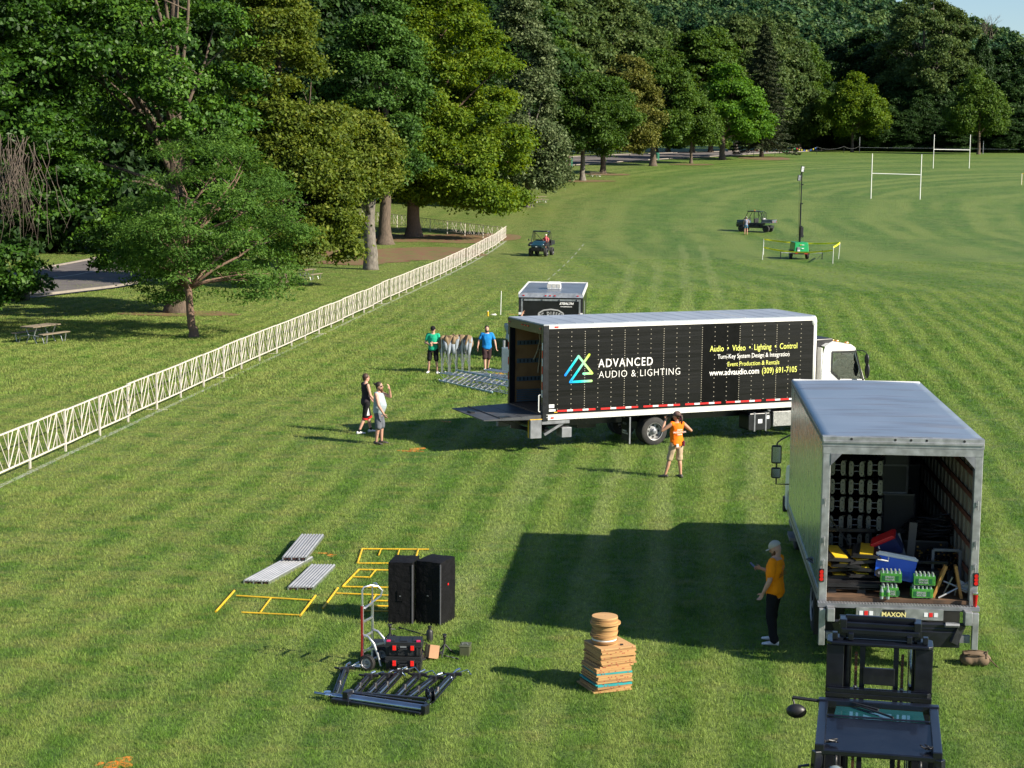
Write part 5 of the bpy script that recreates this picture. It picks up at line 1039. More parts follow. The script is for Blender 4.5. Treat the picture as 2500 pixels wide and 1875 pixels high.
for x in (.2,.95,1.65,2.35): g.box((x,-.03,th-.26),(.05,.02,.06))
g.build('door_frame',[GALV,BLACK],tl)
g=MB(); g.b2((.175,.0,.5),(tw-.175,.05,th-.31)); rd=g.build('ramp_door',TDOOR,tl)
# emblem: shield outline, arched name, crossed shapes
EM=pm('emblem_grey',(.38,.38,.38),.5); cxm=1.32; sh=[(-.52,1.45),(-.50,1.88),(-.30,2.0),(0,2.04),(.30,2.0),(.50,1.88),(.52,1.40),(.38,1.05),(0,.80),(-.38,1.05)]
g=MB()
for a_,b_ in zip(sh,sh[1:]+sh[:1]): g.bar((cxm+a_[0],-.003,a_[1]),(cxm+b_[0],-.003,b_[1]),.055,.006,up=(0,1,0))
g.bar((cxm-.2,-.0045,1.5),(cxm+.16,-.0045,1.15),.09,.006,up=(0,1,0)); g.bar((cxm+.2,-.0065,1.5),(cxm-.16,-.0065,1.15),.09,.006,up=(0,1,0)); g.box((cxm-.2,-.006,1.5),(.14,.006,.14)); g.box((cxm+.2,-.006,1.5),(.14,.006,.14))
g.build('emblem_outline',EM,tl)
wd='SC DIESEL'
for i,chh in enumerate(wd):
    if chh==' ': continue
    a_=(i-4)/4.*.42; x=cxm+1.0*math.sin(a_); z=.83+.98*math.cos(a_); text('emblem_lettering',chh,.19,EM,tl,(x,-.004,z),(math.cos(a_),0,-math.sin(a_)),(math.sin(a_),0,math.cos(a_)),.001,.008,align='CENTER',sx=.8)
text('maker_lettering','STEALTH',.12,LETW,tl,(1.66,-.002,2.24),(1,0,0),(0,0,1),.001,.006,sx=1.15,shear=.3)
text('maker_lettering','www.stealthtrailers.com',.06,LETW,tl,(1.70,-.002,2.14),(1,0,0),(0,0,1),.001,.002,sx=.8)
g=MB(); g.box((1.32,2.6,th+.15),(.58,.75,.28),taper=.9); ac=g.build('roof_unit',WPL,tl,bevel=.04)
g=MB()
for x in (1.12,1.32,1.52): g.box((x,2.235,th+.15),(.16,.02,.16),rot=Matrix.Rotation(-.1,3,'X'))
g.build('roof_unit_grille',pm('grille_grey',(.35,.35,.32),.6),tl)
for x,s in ((.12,-1),(tw-.12,1)):
    for y in (2.4,3.2): wheel(tl,(x,y,.36),.36,.2,s,GALV,.03)
g=MB(); g.b2((-.02,1.9,.55),(.06,3.7,.72)); g.b2((tw-.06,1.9,.55),(tw+.02,3.7,.72)); g.build('fender',BLKM,tl)
g=MB(); g.bar((.4,tL,.45),(tw/2,tL+1.2,.45),.08,.1); g.bar((tw-.4,tL,.45),(tw/2,tL+1.2,.45),.08,.1); g.build('tongue',BLKM,tl)
g=MB(); 
for z in (1.6,1.75): g.cyl((tw+.03,.4,z),(tw+.03,.4,z+.1),.015)
g.cyl((tw+.04,.35,.5),(tw+.04,.35,th-.3),.014); g.build('door_rod',GALV,tl)
for x in (.06,tw-.06): g=MB(); g.box((x,-.04,1.86),(.11,.05,.09)); g.build('door_latch',WPL,tl)
# ================= people
SKIN=pm('skin',(.50,.28,.20),.55,var=.08,scale=6); SKIN2=pm('tanned_skin',(.42,.22,.14),.55,var=.12,scale=6)
TATT=pm('tattooed_skin',(.44,.24,.17),.55,var=.1,dirt=(.10,.10,.10,.8),dscale=9)
def cloth(n,c,r=.85,**k): return pm(n,c,r,var=k.pop('var',.12),scale=k.pop('scale',6),bump=.5,bscale=7,spec=.2,**k)
HAIRD=pm('dark_brown_hair',(.025,.013,.008),.6,var=.3,scale=30); HAIRR=pm('reddish_brown_hair',(.10,.035,.012),.6,var=.3,scale=30); HAIRB=pm('brown_hair',(.045,.022,.012),.6,var=.3,scale=30)
def solid(mb,name,m,parent,vox=.012,smooth=4):
    o=mb.build(name,m,parent,smooth=True); r=o.modifiers.new('join','REMESH'); r.mode='VOXEL'; r.voxel_size=vox; r.use_smooth_shade=True
    s=o.modifiers.new('smooth','SMOOTH'); s.factor=.5; s.iterations=smooth; return o
_wt=bpy.data.textures.new('folds','CLOUDS'); _wt.noise_scale=.13; _wt.noise_depth=1
def wrinkle(o,s=.030):
    d=o.modifiers.new('folds','DISPLACE'); d.texture=_wt; d.strength=s; d.mid_level=.45; d.texture_coords='GLOBAL'; return o
def hand(mb,w,d,side,curl=.5,s=1.0,spread=.0):
    """palm and five separate fingers. w wrist, d forearm direction, side = direction the thumb leaves the palm"""
    d=Vector(d).normalized(); t=Vector(side); t=(t-d*t.dot(d)).normalized(); n=d.cross(t)
    w=Vector(w); pc=w+d*.045*s
    ring=lambda c,a,b:[tuple(c+t*(a*math.cos(2*math.pi*k/10))+n*(b*math.sin(2*math.pi*k/10))) for k in range(10)]
    mb.loft([ring(w-d*.01,.024*s,.018*s),ring(w+d*.02*s,.034*s,.017*s),ring(w+d*.06*s,.041*s,.016*s),ring(w+d*.09*s,.038*s,.013*s)])
    for i,(off_,L) in enumerate(((.030,.072),(.011,.080),(-.009,.075),(-.028,.058))):
        b=w+d*.085*s+t*off_*s; a=curl*(.8+.12*i); d1=(d*math.cos(a)-n*math.sin(a)+t*(spread*(1.5-i)*.25)).normalized(); d2=(d*math.cos(a*2.1)-n*math.sin(a*2.1)).normalized()
        m_=b+d1*L*.55*s; e=m_+d2*L*.5*s; mb.cap(b,.0095*s,m_,.0088*s,8); mb.cap(m_,.0088*s,e,.0072*s,8)
    b=w+d*.03*s+t*.030*s; m_=b+(d*.55+t*.75-n*.25).normalized()*.040*s; mb.cap(b,.014*s,m_,.011*s,8); mb.cap(m_,.011*s,m_+(d*.85+t*.25-n*.45).normalized()*.034*s,.009*s,8)
def person(label,loc,rz,h=1.78,bulk=1.0,J=None,skin=SKIN,top=None,sleeve=.5,bottom=None,leg=.55,shoe=None,sock=None,hair=None,cap=None,beard=None,glasses=None,head_yaw=0.,head_pitch=0.,curlL=.45,curlR=.45,pony=None,capback=False,top_z0=.86,belly=0.,woman=False,legbare=True,lean=(0,0),trim=None):
    s=h/1.78; o=thing('person',label,'person',loc,rz); o.scale=(s,s,s)
    D=dict(hipL=(-.095,0,.92),hipR=(.095,0,.92),kneeL=(-.11,.03,.50),kneeR=(.11,.03,.50),ankL=(-.12,-.02,.09),ankR=(.12,-.02,.09),shL=(-.185,-.01,1.445),shR=(.185,-.01,1.445),elL=(-.25,-.03,1.16),elR=(.25,-.03,1.16),wrL=(-.27,.06,.92),wrR=(.27,.06,.92),toeL=(-.15,1,0),toeR=(.15,1,0),thL=(0,1,0),thR=(0,1,0))
    if J: D.update(J)
    V={k:Vector(v) for k,v in D.items()}
    lx,ly=lean
    for k in ('shL','shR','elL','elR','wrL','wrR'):
        if not (J and k in J): V[k]+=Vector((lx,ly,0))
    b=bulk
    TR=[(.84,.125,.095,0),(.92,.165,.115,-.005),(1.02,.158+.02*belly,.108+.05*belly,.0+.03*belly),(1.12,.150+.03*belly,.102+.07*belly,.01+.04*belly),(1.24,.165+.015*belly,.112+.03*belly,.01+.015*belly),(1.34,.178,.115,.005),(1.42,.172,.098,-.005),(1.475,.125,.075,-.008),(1.51,.062,.060,0)]
    if woman: TR=[(.84,.13,.10,0),(.92,.168,.118,-.005),(1.02,.140,.10,0),(1.12,.122,.09,0),(1.24,.140,.105,.015),(1.34,.150,.105,.01),(1.42,.145,.088,-.005),(1.475,.105,.07,-.008),(1.51,.055,.055,0)]
    def torso(mb,z0,z1,inf,flare=0):
        rings=[]
        for z in [z0]+[t[0] for t in TR if z0<t[0]<z1]+[z1]:
            zz=[t[0] for t in TR]; rx=np.interp(z,zz,[t[1] for t in TR])*b+inf; ry=np.interp(z,zz,[t[2] for t in TR])*b+inf; yo=np.interp(z,zz,[t[3] for t in TR]); f=(z-.9)/.6; k=max(0,1.2-z)*flare
            rings.append([(lx*f+(rx+k)*math.cos(a)*(1 if abs(math.cos(a))<.99 else .98),ly*f+yo+(ry+k)*math.sin(a),z) for a in [2*math.pi*i/20 for i in range(20)]])
        mb.loft(rings)
    hc=Vector((lx*1.25,ly*1.25+.015,1.655)); hm=Matrix.Rotation(head_yaw,3,'Z')@Matrix.Rotation(head_pitch,3,'X')
    H=lambda x,y,z: hc+hm@Vector((x,y,z))
    B=MB(); torso(B,.80,1.505,0); nb=Vector((lx,ly,1.47))
    B.cap(nb,.066*b**.5,H(0,-.012,-.06),.058*b**.5,12); B.ell(hc,(.082,.100,.116),rot=hm,n=18,m=12); B.ell(H(0,.030,-.062),(.062,.066,.060),rot=hm,n=14)
    B.cap(H(0,.092,.01),.010,H(0,.112,-.022),.015,8); B.ell(H(0,.088,-.055),(.024,.014,.009),rot=hm,n=10,m=6)
    for sx in (-1,1): B.ell(H(sx*.078,-.004,-.012),(.010,.020,.032),rot=hm,n=10,m=6)
    for S_,sg in (('L',-1),('R',1)):
        sh,el,wr,hp,kn,an=V['sh'+S_],V['el'+S_],V['wr'+S_],V['hip'+S_],V['knee'+S_],V['ank'+S_]
        ab=b**.7*(.86 if woman else 1); B.cap(nb+Vector((sg*.08,0,-.02)),.052,sh,.056*ab,12); B.cap(sh,.056*ab,sh.lerp(el,.5),.050*ab,12); B.cap(sh.lerp(el,.5),.049*ab,el,.038*ab,12); m_=el.lerp(wr,.3); B.cap(el,.038*ab,m_,.040*ab,12); B.cap(m_,.040*ab,wr,.025*ab**.5,12)
        hand(B,wr,wr-el if not (J and 'hd'+S_ in J) else J['hd'+S_],V['th'+S_],curlL if S_=='L' else curlR)
        lb=b**.6; B.cap(hp,.088*lb,hp.lerp(kn,.5),.074*lb,14); B.cap(hp.lerp(kn,.5),.074*lb,kn,.054*lb,14); c_=kn.lerp(an,.33)+Vector((0,-.012,0)); B.cap(kn,.054*lb,c_,.055*lb,12); B.cap(c_,.055*lb,an,.034*lb**.5,12)
        td=V['toe'+S_].normalized(); B.cap(an-Vector((0,0,.04)),.034,an+td*.12-Vector((0,0,.055)),.028,10)
        # shoes
        q=MB(); c=an+td*.055; rot=td.to_track_quat('Y','Z').to_matrix()
        base=Vector((c.x,c.y,max(an.z-.09,0)))
        P=[(-.135,.028),(-.11,.038),(-.04,.042),(.05,.050),(.11,.047),(.145,.030),(.155,.012)]
        zt=[.075,.095,.088,.065,.048,.040,.030]; rings=[]
        for (yy,ww),z_ in zip(P,zt): rings.append([tuple(base+rot@Vector((ww*math.cos(a),yy,0))+Vector((0,0,.006+max(0,z_*(.5+.5*math.sin(a)) )))) for a in [2*math.pi*i/12 for i in range(12)]])
        q.loft(rings); q.build('shoe',shoe or BLACK,o,smooth=True)
        if sock: q=MB(); d_=(kn-an).normalized(); q.cap(an-d_*.02,.037,an+d_*.06,.038,12); q.build('sock',sock,o,smooth=True)
    solid(B,'body',skin,o,.010,3)
    if top:
        q=MB(); torso(q,top_z0,1.475,.014,.03 if not woman else .0)
        for S_,sg in (('L',-1),('R',1)):
            sh,el=V['sh'+S_],V['el'+S_]
            q.cap(nb+Vector((sg*.085,0,-.03)),.062,sh.lerp(nb,.12),.066*b**.5,12)
            if sleeve>.05: q.cap(sh,.070*b**.5,sh.lerp(el,sleeve),.066*b**.5,14)
        if not sleeve>.05: pass
        wrinkle(solid(q,'shirt',top,o,.013,3))
    if bottom:
        q=MB(); torso(q,.83,.985,.012)
        for S_ in 'LR':
            hp,kn,an=V['hip'+S_],V['knee'+S_],V['ank'+S_]; lb=b**.6
            if leg<=1: q.cap(hp,.100*lb,hp.lerp(kn,.5),.094*lb,14); q.cap(hp.lerp(kn,.5),.094*lb,hp.lerp(kn,leg*.99),.090*lb,14)
            else: q.cap(hp,.098*lb,kn,.075*lb,14); q.cap(kn,.075*lb,an+Vector((0,0,.01)),.064*lb,14)
        wrinkle(solid(q,'shorts' if leg<=1 else 'trousers',bottom,o,.013,3))
        if trim:
            for S_ in 'LR':
                hp,kn=V['hip'+S_],V['knee'+S_]; e=hp.lerp(kn,leg*1.0); d_=(kn-hp).normalized(); q=MB(); q.tube([e+d_*.045,e+d_*.095],[.096,.094],14); q.build('hem_band',trim,o,smooth='auto')
                if S_=='R': q=MB(); q.prism([(-.05,e.z+.04),(.035,e.z+.04),(.0,e.z+.27)],e.x+.088,e.x+.100,ax=0); q.build('side_stripe',WPL,o)
    if hair:
        q=MB(); q.ell(H(0,-.020,.030),(.091,.100,.102),rot=hm,n=18,m=12,z0=-25); q.ell(H(0,-.045,-.02),(.076,.062,.075),rot=hm,n=14); q.build('hair',hair,o,smooth=True)
    if cap:
        q=MB(); q.ell(H(0,-.008,.040),(.094,.110,.092),rot=hm,n=20,m=10,z0=-8); sy=-1 if capback else 1
        pts=[H(.075*math.cos(a),sy*(.085+.085*math.sin(a)),.030-.012*abs(math.cos(a))) for a in [math.pi*i/10 for i in range(11)]]
        q.add([tuple(p+Vector((0,0,.006))) for p in pts]+[tuple(p-Vector((0,0,.003))) for p in pts],[tuple(range(11)),tuple(range(21,10,-1))]+[(i,i+1,i+12,i+11) for i in range(10)]+[(10,0,11,21)]); q.build('cap',cap,o,smooth='auto')
    if beard:
        L_=beard[1]; q=MB(); q.ell(H(0,.045,-.085),(.062,.058,.055),rot=hm,n=14); q.cap(H(0,.07,-.09),.05,H(0,.075,-.09-L_),.022,12)
        for sx in (-1,1): q.cap(H(sx*.066,.01,-.03),.016,H(sx*.05,.045,-.08),.028,8)
        q.build('beard',beard[0],o,smooth=True)
    if glasses:
        q=MB()
        for sx in (-1,1): q.box(H(sx*.034,.094,.012),(.048,.014,.030),rot=hm); q.bar(H(sx*.058,.088,.016),H(sx*.080,.0,.012),.006,.010)
        q.bar(H(-.02,.100,.018),H(.02,.100,.018),.006,.008); q.build('sunglasses',BLACK,o)
    else:
        q=MB()
        for sx in (-1,1): q.ell(H(sx*.032,.088,.008),(.011,.007,.007),rot=hm,n=8,m=6)
        q.build('eyes',pm('dark_eyes',(.03,.02,.015),.3),o)
    if pony:
        q=MB(); q.tube([H(0,-.10,.02),H(0,-.14,-.02),H(.01,-.145,-.12),H(.02,-.135,-.26)],[.026,.034,.030,.010],10); q.build('ponytail',pony,o,smooth=True)
    return o
ORT=cloth('safety_orange_shirt',(.88,.17,.008)); ORT2=cloth('amber_orange_shirt',(.97,.27,.005)); TEAL=cloth('green_shirt',(.015,.36,.20)); BLUT=cloth('blue_shirt',(.012,.19,.50)); CHAR=cloth('charcoal_tank',(.035,.028,.035)); PALE=cloth('pale_blue_tank',(.30,.36,.39)); BLKC=cloth('black_cloth',(.010,.010,.012)); KHAK=cloth('khaki_cloth',(.40,.30,.20)); GREYC=cloth('slate_shorts',(.10,.11,.13)); BROWNC=cloth('dark_brown_shorts',(.035,.020,.022)); DENIM=cloth('denim',(.06,.16,.24)); WCL=cloth('white_cloth',(.62,.60,.56))
WSH=pm('white_shoes',(.62,.62,.62),.6); BSH=pm('dark_shoes',(.03,.025,.025),.6,dirt=(.4,.38,.35,.3),dscale=6)
# man in amber tee looking at a phone beside the near truck
p=at(1888,1571)
o=person('bearded man in an amber tee and black trousers looking at a phone',p,R(62),1.80,1.15,
  J=dict(elR=(.20,.10,1.17),wrR=(.10,.29,1.25),hdR=(-.35,1,.15),elL=(-.27,.0,1.15),wrL=(-.25,.12,.91),ankL=(-.13,-.06,.09),ankR=(.13,.06,.09),kneeR=(.12,.07,.5),toeL=(-.3,1,0),toeR=(.1,1,0),thR=(-.3,0,1),thL=(.3,1,0)),
  top=ORT2,sleeve=.68,bottom=BLKC,leg=2,shoe=WSH,cap=cloth('stone_cap',(.45,.41,.34)),beard=(HAIRR,.07),hair=None,head_pitch=-.5,curlR=.9,curlL=.6,top_z0=.82,head_yaw=.15)
t=text('shirt_print','ADVANCED\nAUDIO & LIGHTING\nPRODUCTION RENTALS',.034,pm('brown_print',(.25,.09,.02),.7),o,(0,-.136,1.26),(1,0,0),(0,0,1),.0006,.0005,align='CENTER')
g=MB(); g.tube([(-.03,-.135,1.32),(.0,-.137,1.37),(.03,-.135,1.33)],.005,5); g.bar((-.035,-.136,1.312),(.035,-.136,1.312),.006,.005); g.build('shirt_print',pm('violet_print',(.25,.12,.22),.7),o)
Mp=Matrix.Translation(p)@Matrix.Rotation(R(62),4,'Z')@Matrix.Scale(1.80/1.78,4)
q=MB(); q.box((0,0,0),(.075,.15,.010)); ph=q.build('phone',pm('phone_case',(.06,.05,.14),.3,coat=.5),bevel=.006); tag(ph,'dark phone held up by the man in the amber tee','phone'); ph.matrix_world=Mp@Matrix.Translation((.065,.42,1.29))@Matrix.Rotation(.7,4,'X')
# photographer in orange sleeveless shirt
p=at(1650,1166)
o=person('person in an orange sleeveless shirt and khaki shorts holding up a camera',p,R(28),1.74,1.0,
  J=dict(elL=(-.40,.10,1.27),wrL=(-.22,.22,1.52),hdL=(.6,.2,.7),elR=(.44,-.02,1.24),wrR=(.20,.24,1.45),hdR=(-.55,.5,.6),kneeL=(-.16,.08,.50),ankL=(-.27,.10,.09),toeL=(-.6,1,0),toeR=(.0,1,0),kneeR=(.10,-.0,.5),ankR=(.11,-.06,.09),thL=(0,0,1),thR=(0,0,1)),
  top=ORT,sleeve=0,bottom=KHAK,leg=.98,shoe=BSH,hair=HAIRB,cap=cloth('brown_cap',(.15,.09,.08)),capback=True,head_yaw=.55,pony=HAIRB,curlL=1.0,curlR=1.0,skin=SKIN2,glasses=True,belly=.3)
text('shirt_print','CREW\nPRODUCTION\nTEAM',.06,pm('pale_pink_print',(.75,.55,.5),.7),o,(0,-.142,1.28),(1,0,0),(0,0,1),.0006,.001,align='CENTER')
g=MB(); g.ell((.07,-.085,1.60),(.035,.025,.035)); g.build('hair_tie',pm('magenta_tie',(.6,.02,.45),.6),o,smooth=True)
g=MB(); g.b2((-.11,-.165,.84),(-.03,-.13,.93)); g.build('pocket_cloth',WCL,o,bevel=.02); g=MB(); g.b2((.11,-.16,.86),(.16,-.12,1.0)); g.build('radio_pouch',cloth('maroon_pouch',(.10,.01,.04)),o,bevel=.01)
Mp=Matrix.Translation(p)@Matrix.Rotation(R(28),4,'Z'); q=MB(); q.box((0,0,0),(.12,.06,.085)); q.cyl((0,.03,0),(0,.11,0),.034,n=16); q.box((0,0,.05),(.05,.05,.025)); ph=q.build('camera',BLACK,bevel=.006); tag(ph,'small black camera held at the face by the person in orange','camera'); ph.matrix_world=Mp@Matrix.Translation((-.06,.17,1.60))@Matrix.Rotation(.55,4,'Z')
# walking man in black tank
p=at(893,1058)
person('man in a charcoal tank top and black shorts with red hems',p,-R(62),1.80,.95,
  J=dict(kneeL=(-.10,.13,.51),ankL=(-.10,.20,.09),kneeR=(.10,-.06,.50),ankR=(.10,-.26,.09),toeL=(0,1,0),toeR=(0,1,0),elR=(.25,.04,1.16),wrR=(.21,.22,.95),elL=(-.23,.06,1.16),wrL=(-.20,.26,.98)),
  top=CHAR,sleeve=0,bottom=BLKC,leg=.95,shoe=WSH,sock=BLKC,hair=HAIRB,glasses=True,head_yaw=.1,top_z0=.86,trim=RED)
# bearded man in pale tank
p=at(925,1084)
o=person('bearded man with a hair bun, pale blue tank top and slate shorts, shading his eyes',p,-R(108),1.80,1.12,
  J=dict(elR=(.27,.10,1.15),wrR=(.22,.24,.90),elL=(-.27,.24,1.33),wrL=(-.13,.27,1.58),hdL=(.35,-.1,1),kneeL=(-.10,.05,.5),ankL=(-.10,.04,.09),ankR=(.10,-.04,.09),thL=(1,0,0)),
  top=PALE,sleeve=0,bottom=GREYC,leg=.98,shoe=BSH,hair=HAIRD,beard=(HAIRR,.09),glasses=True,skin=TATT,curlL=.3,belly=.7,top_z0=.88)
g=MB(); g.ell((0,-.13,1.72),(.035,.035,.035)); g.build('hair_bun',HAIRD,o,smooth=True)
# green shirt, blue shirt
p=at(1057,911)
person('man in a green tee, black shorts and black cap looking down at his hands',p,R(170),1.80,1.06,
  J=dict(elL=(-.29,.02,1.15),wrL=(-.07,.22,1.16),hdL=(1,.2,-.1),elR=(.29,.02,1.15),wrR=(.09,.22,1.10),hdR=(-1,.2,-.35),ankL=(-.17,0,.09),ankR=(.17,0,.09),kneeL=(-.14,.03,.5),kneeR=(.14,.03,.5),thL=(0,0,1),thR=(0,0,1)),
  top=TEAL,sleeve=.6,bottom=BLKC,leg=.92,shoe=WSH,cap=BLKC,hair=HAIRB,glasses=True,head_pitch=-.35,curlL=.9,curlR=.9)
p=at(1188,906)
person('man in a blue tee and dark brown shorts walking towards the camera',p,R(183),1.76,1.06,
  J=dict(elL=(-.31,-.02,1.18),wrL=(-.36,.06,.93),elR=(.31,-.02,1.18),wrR=(.36,.05,.93),kneeR=(.08,.10,.52),ankR=(.06,.14,.09),kneeL=(-.08,-.02,.50),ankL=(-.05,-.20,.12),thL=(.3,1,0),thR=(-.3,1,0)),
  top=BLUT,sleeve=.62,bottom=BROWNC,leg=.95,shoe=BSH,hair=HAIRD,beard=(HAIRD,.01),head_pitch=-.1)
# two people opening the trailer
p=Vector((-.10,71.2,0))
person('man in a pale shirt reaching up to the left trailer latch',p,-R(35),1.80,1.0,
  J=dict(elR=(.33,.16,1.62),wrR=(.36,.34,1.88),hdR=(.1,.5,1),elL=(-.25,.10,1.18),wrL=(-.22,.3,1.0)),top=PALE,sleeve=.6,bottom=BLKC,leg=2,hair=HAIRD,skin=SKIN2)
p=Vector((2.78,71.35,0))
person('person reaching up to the right latch of the trailer door',p,R(20),1.62,1.0,
  J=dict(elL=(-.28,.12,1.60),wrL=(-.24,.26,1.90),hdL=(0,.4,1),elR=(.26,.16,1.62),wrR=(-.02,.30,1.92),hdR=(-.2,.3,1)),top=BLKC,sleeve=.5,bottom=BLKC,leg=2,hair=HAIRD,skin=SKIN2)
# ================= utility vehicles
TEALP=pm('teal_bodywork',(.010,.045,.068),.3,var=.1,coat=.5); GPL=pm('grey_bodywork',(.09,.11,.13),.5,var=.2,dirt=(.2,.18,.15,.4))
def utv(label,loc,rz,crew=False,body=TEALP):
    L=3.6 if crew else 2.9; o=thing('utility_vehicle',label,'utility vehicle',loc,rz); w=.72; F_=L/2
    for x,s in ((-.62,-1),(.62,1)):
        for y in (-F_+.62,F_-.55): wheel(o,(x,y,.33),.33,.24,s,BLKM,.05,holes=0)
    g=MB(); g.b2((-.55,-F_+.2,.38),(.55,F_-.25,.62)); g.b2((-.70,-F_+1.35,.42),(.70,F_-1.0,.66)); g.build('chassis',BLACK,o,bevel=.03)
    g=MB(); P=[(F_-1.05,.62),(F_-1.05,1.22),(F_-.75,1.20),(F_-.15,1.02),(F_-.02,.90),(F_-.02,.72),(F_-.2,.62)]; g.prism(P,-.46,.46,ax=0); g.build('hood',body,o,bevel=.04)
    for s in (-1,1):
        g=MB(); g.prism([(F_-1.05,.80),(F_-.98,1.12),(F_-.6,1.10),(F_-.12,.95),(F_-.05,.84),(F_-.25,.80),(F_-.55,.86)],s*.46,s*.76,ax=0); g.build('front_fender',BLACK if body is TEALP else TEALP,o,bevel=.03)
        g=MB(); g.prism([(-F_+.1,.85),(-F_+.2,.95),(-F_+1.1,.98),(-F_+1.2,.80),(-F_+1.0,.82),(-F_+.62,.88)],s*.46,s*.76,ax=0); g.build('rear_fender',body if body is GPL else BLACK,o,bevel=.03)
        g=MB(); g.ell((s*.48,F_-.10,.93),(.13,.06,.05)); g.build('headlight',CHROME,o,smooth=True)
        g=MB(); g.cyl((s*.88,F_-.9,1.25),(s*.72,F_-.95,1.25),.012); g.ell((s*.92,F_-.9,1.28),(.05,.03,.09)); g.build('mirror',BLACK,o)
    g=MB(); g.b2((-.40,F_-.06,.45),(.40,F_+.04,.72)); g.tube([(-.42,F_+.02,.5),(-.42,F_+.06,.85),(.42,F_+.06,.85),(.42,F_+.02,.5)],.022,7)
    for k in range(3): g.b2((-.38,F_+.02,.50+k*.08),(.38,F_+.05,.53+k*.08))
    g.build('front_guard',BLKM,o); g=MB(); g.box((0,F_+.08,.78),(.14,.012,.06)); g.build('badge',WTAPE,o)
    g=MB(); y0=F_-1.0; y1=-F_+1.05; zr=1.93; r=.028
    for s in (-1,1):
        g.tube([(s*.66,y0+.25,1.05),(s*.62,y0-.18,zr),(s*.62,y1+.25,zr),(s*.66,y1+.02,zr-.15),(s*.68,y1,.9)],r,8); ym=(y0+y1)/2
        g.tube([(s*.62,ym,zr),(s*.68,ym,.75)],r,8)
        if crew: g.tube([(s*.62,ym-.35,zr),(s*.66,ym-.7,1.2)],r*.8,8)
    for y in (y0-.18,y1+.25,(y0+y1)/2): g.tube([(-.62,y,zr),(.62,y,zr)],r,8)
    g.tube([(-.60,y1+.12,1.80),(.0,y1+.05,1.15),(.60,y1+.12,1.80)],.022,7)
    for k in range(5 if crew else 2): g.tube([(-.62,y1+.08,1.15+k*.12),(.62,y1+.08,1.15+k*.12)],.012,6)
    g.build('roll_cage',BLKM,o)
    g=MB(); ye=(y0+y1)/2-.1 if crew else y1+.2; g.prism([(-.66,ye),(-.66,y0-.12),(-.60,y0-.02),(.60,y0-.02),(.66,y0-.12),(.66,ye)],zr+.01,zr+.07); g.build('roof',BLKM if crew else pm('blue_black_roof',(.012,.03,.06),.25,coat=.5),o,bevel=.03)
    for k,yy in enumerate([F_-1.75]+([F_-2.5] if crew else [])): g=MB(); g.b2((-.58,yy,.66),(.58,yy+.45,.86)); g.b2((-.58,yy-.1,.84),(.58,yy+.03,1.28)); g.build('seat',SEAT,o,bevel=.04)
    g=MB(); g.cyl((-.28,F_-1.05,1.05),(-.28,F_-1.25,1.20),.02); 
    for k in range(16):
        a_=2*math.pi*k/16;b_=2*math.pi*(k+1)/16; f_=lambda t:(-.28+.17*math.cos(t),F_-1.27+.05*math.sin(t),1.22+.16*math.sin(t)); g.cyl(f_(a_),f_(b_),.013,n=6)
    g.build('steering_wheel',BLACK,o)
    g=MB(); yb0,yb1=-F_+.0,-F_+(1.05 if not crew else 1.0); g.b2((-.70,yb0,.88),(.70,yb1,.93))
    for a_,b_ in (((-.70,yb0,.93),(-.66,yb1,1.18)),((.66,yb0,.93),(.70,yb1,1.18)),((-.66,yb0,.93),(.66,yb0+.04,1.18)),((-.66,yb1-.04,.93),(.66,yb1,1.18))): g.b2(a_,b_)
    g.build('cargo_bed',GPL if crew else BLACK,o,bevel=.015)
    if crew:
        for s in (-1,1): g=MB(); g.cyl((s*.5,yb0-.01,.98),(s*.5,yb0-.03,.98),.05); g.build('tail_light',RLENS,o)
        g=MB(); g.b2((-.3,yb1,.95),(.3,yb1+.06,1.32)); g.build('bed_rack',pm('rack_bars',(.45,.45,.45),.5),o)
        g=MB(); g.cyl((-.3,F_-1.7,2.0),(-.3,F_-1.7,2.10),.05,.03); g.build('beacon',AMBER,o)
    return o
up=at(1322,624); utv('dark teal utility vehicle facing the camera with a seated driver',up,R(163))
SEATJ=dict(hipL=(-.10,0,.55),hipR=(.10,0,.55)); 
dm=Matrix.Translation(up)@Matrix.Rotation(R(163),4,'Z')
def seated(label,loc,rz,top,skin,cap):
    o=thing('person',label,'person',loc,rz); B=MB(); z0=.0
    B.cap((0,0,.10),.14,(0,-.05,.50),.16,14); B.cap((0,-.04,.5),.07,(0,0,.66),.055,12); B.ell((0,.01,.74),(.078,.095,.112),n=16); B.cap((0,.10,.74),.01,(0,.12,.715),.014,8)
    for s in (-1,1):
        B.cap((s*.10,0,.08),.09,(s*.13,.42,.10),.065,12); B.cap((s*.13,.42,.10),.06,(s*.13,.55,-.28),.04,12); B.cap((s*.10,-.04,.5),.06,(s*.20,-.03,.5),.055,12); B.cap((s*.20,-.03,.5),.05,(s*.24,.14,.28),.04,12); B.cap((s*.24,.14,.28),.038,(s*.14,.38,.38),.026,12); hand(B,(s*.14,.38,.38),(-.2*s,1,.1),(0,0,1),1.1)
    solid(B,'body',skin,o,.012,3); q=MB(); q.cap((0,0,.12),.155,(0,-.05,.50),.175,14)
    for s in (-1,1): q.cap((s*.18,-.03,.5),.07,(s*.23,.06,.38),.062,12)
    solid(q,'shirt',top,o,.014,3); q=MB()
    for s in (-1,1): q.cap((s*.09,0,.08),.10,(s*.125,.36,.10),.08,12)
    solid(q,'shorts',BLKC,o,.014,2)
    q=MB(); q.ell((0,0,.785),(.086,.102,.078),n=18,m=8,z0=-8); q.box((0,.12,.785),(.13,.10,.012)); q.build('cap',cap,o); return o
seated('driver in a pink tee and pale cap sitting in the teal utility vehicle',dm@Vector((-.30,-.18,.86)),R(163),cloth('pink_shirt',(.55,.10,.12)),SKIN2,WCL)
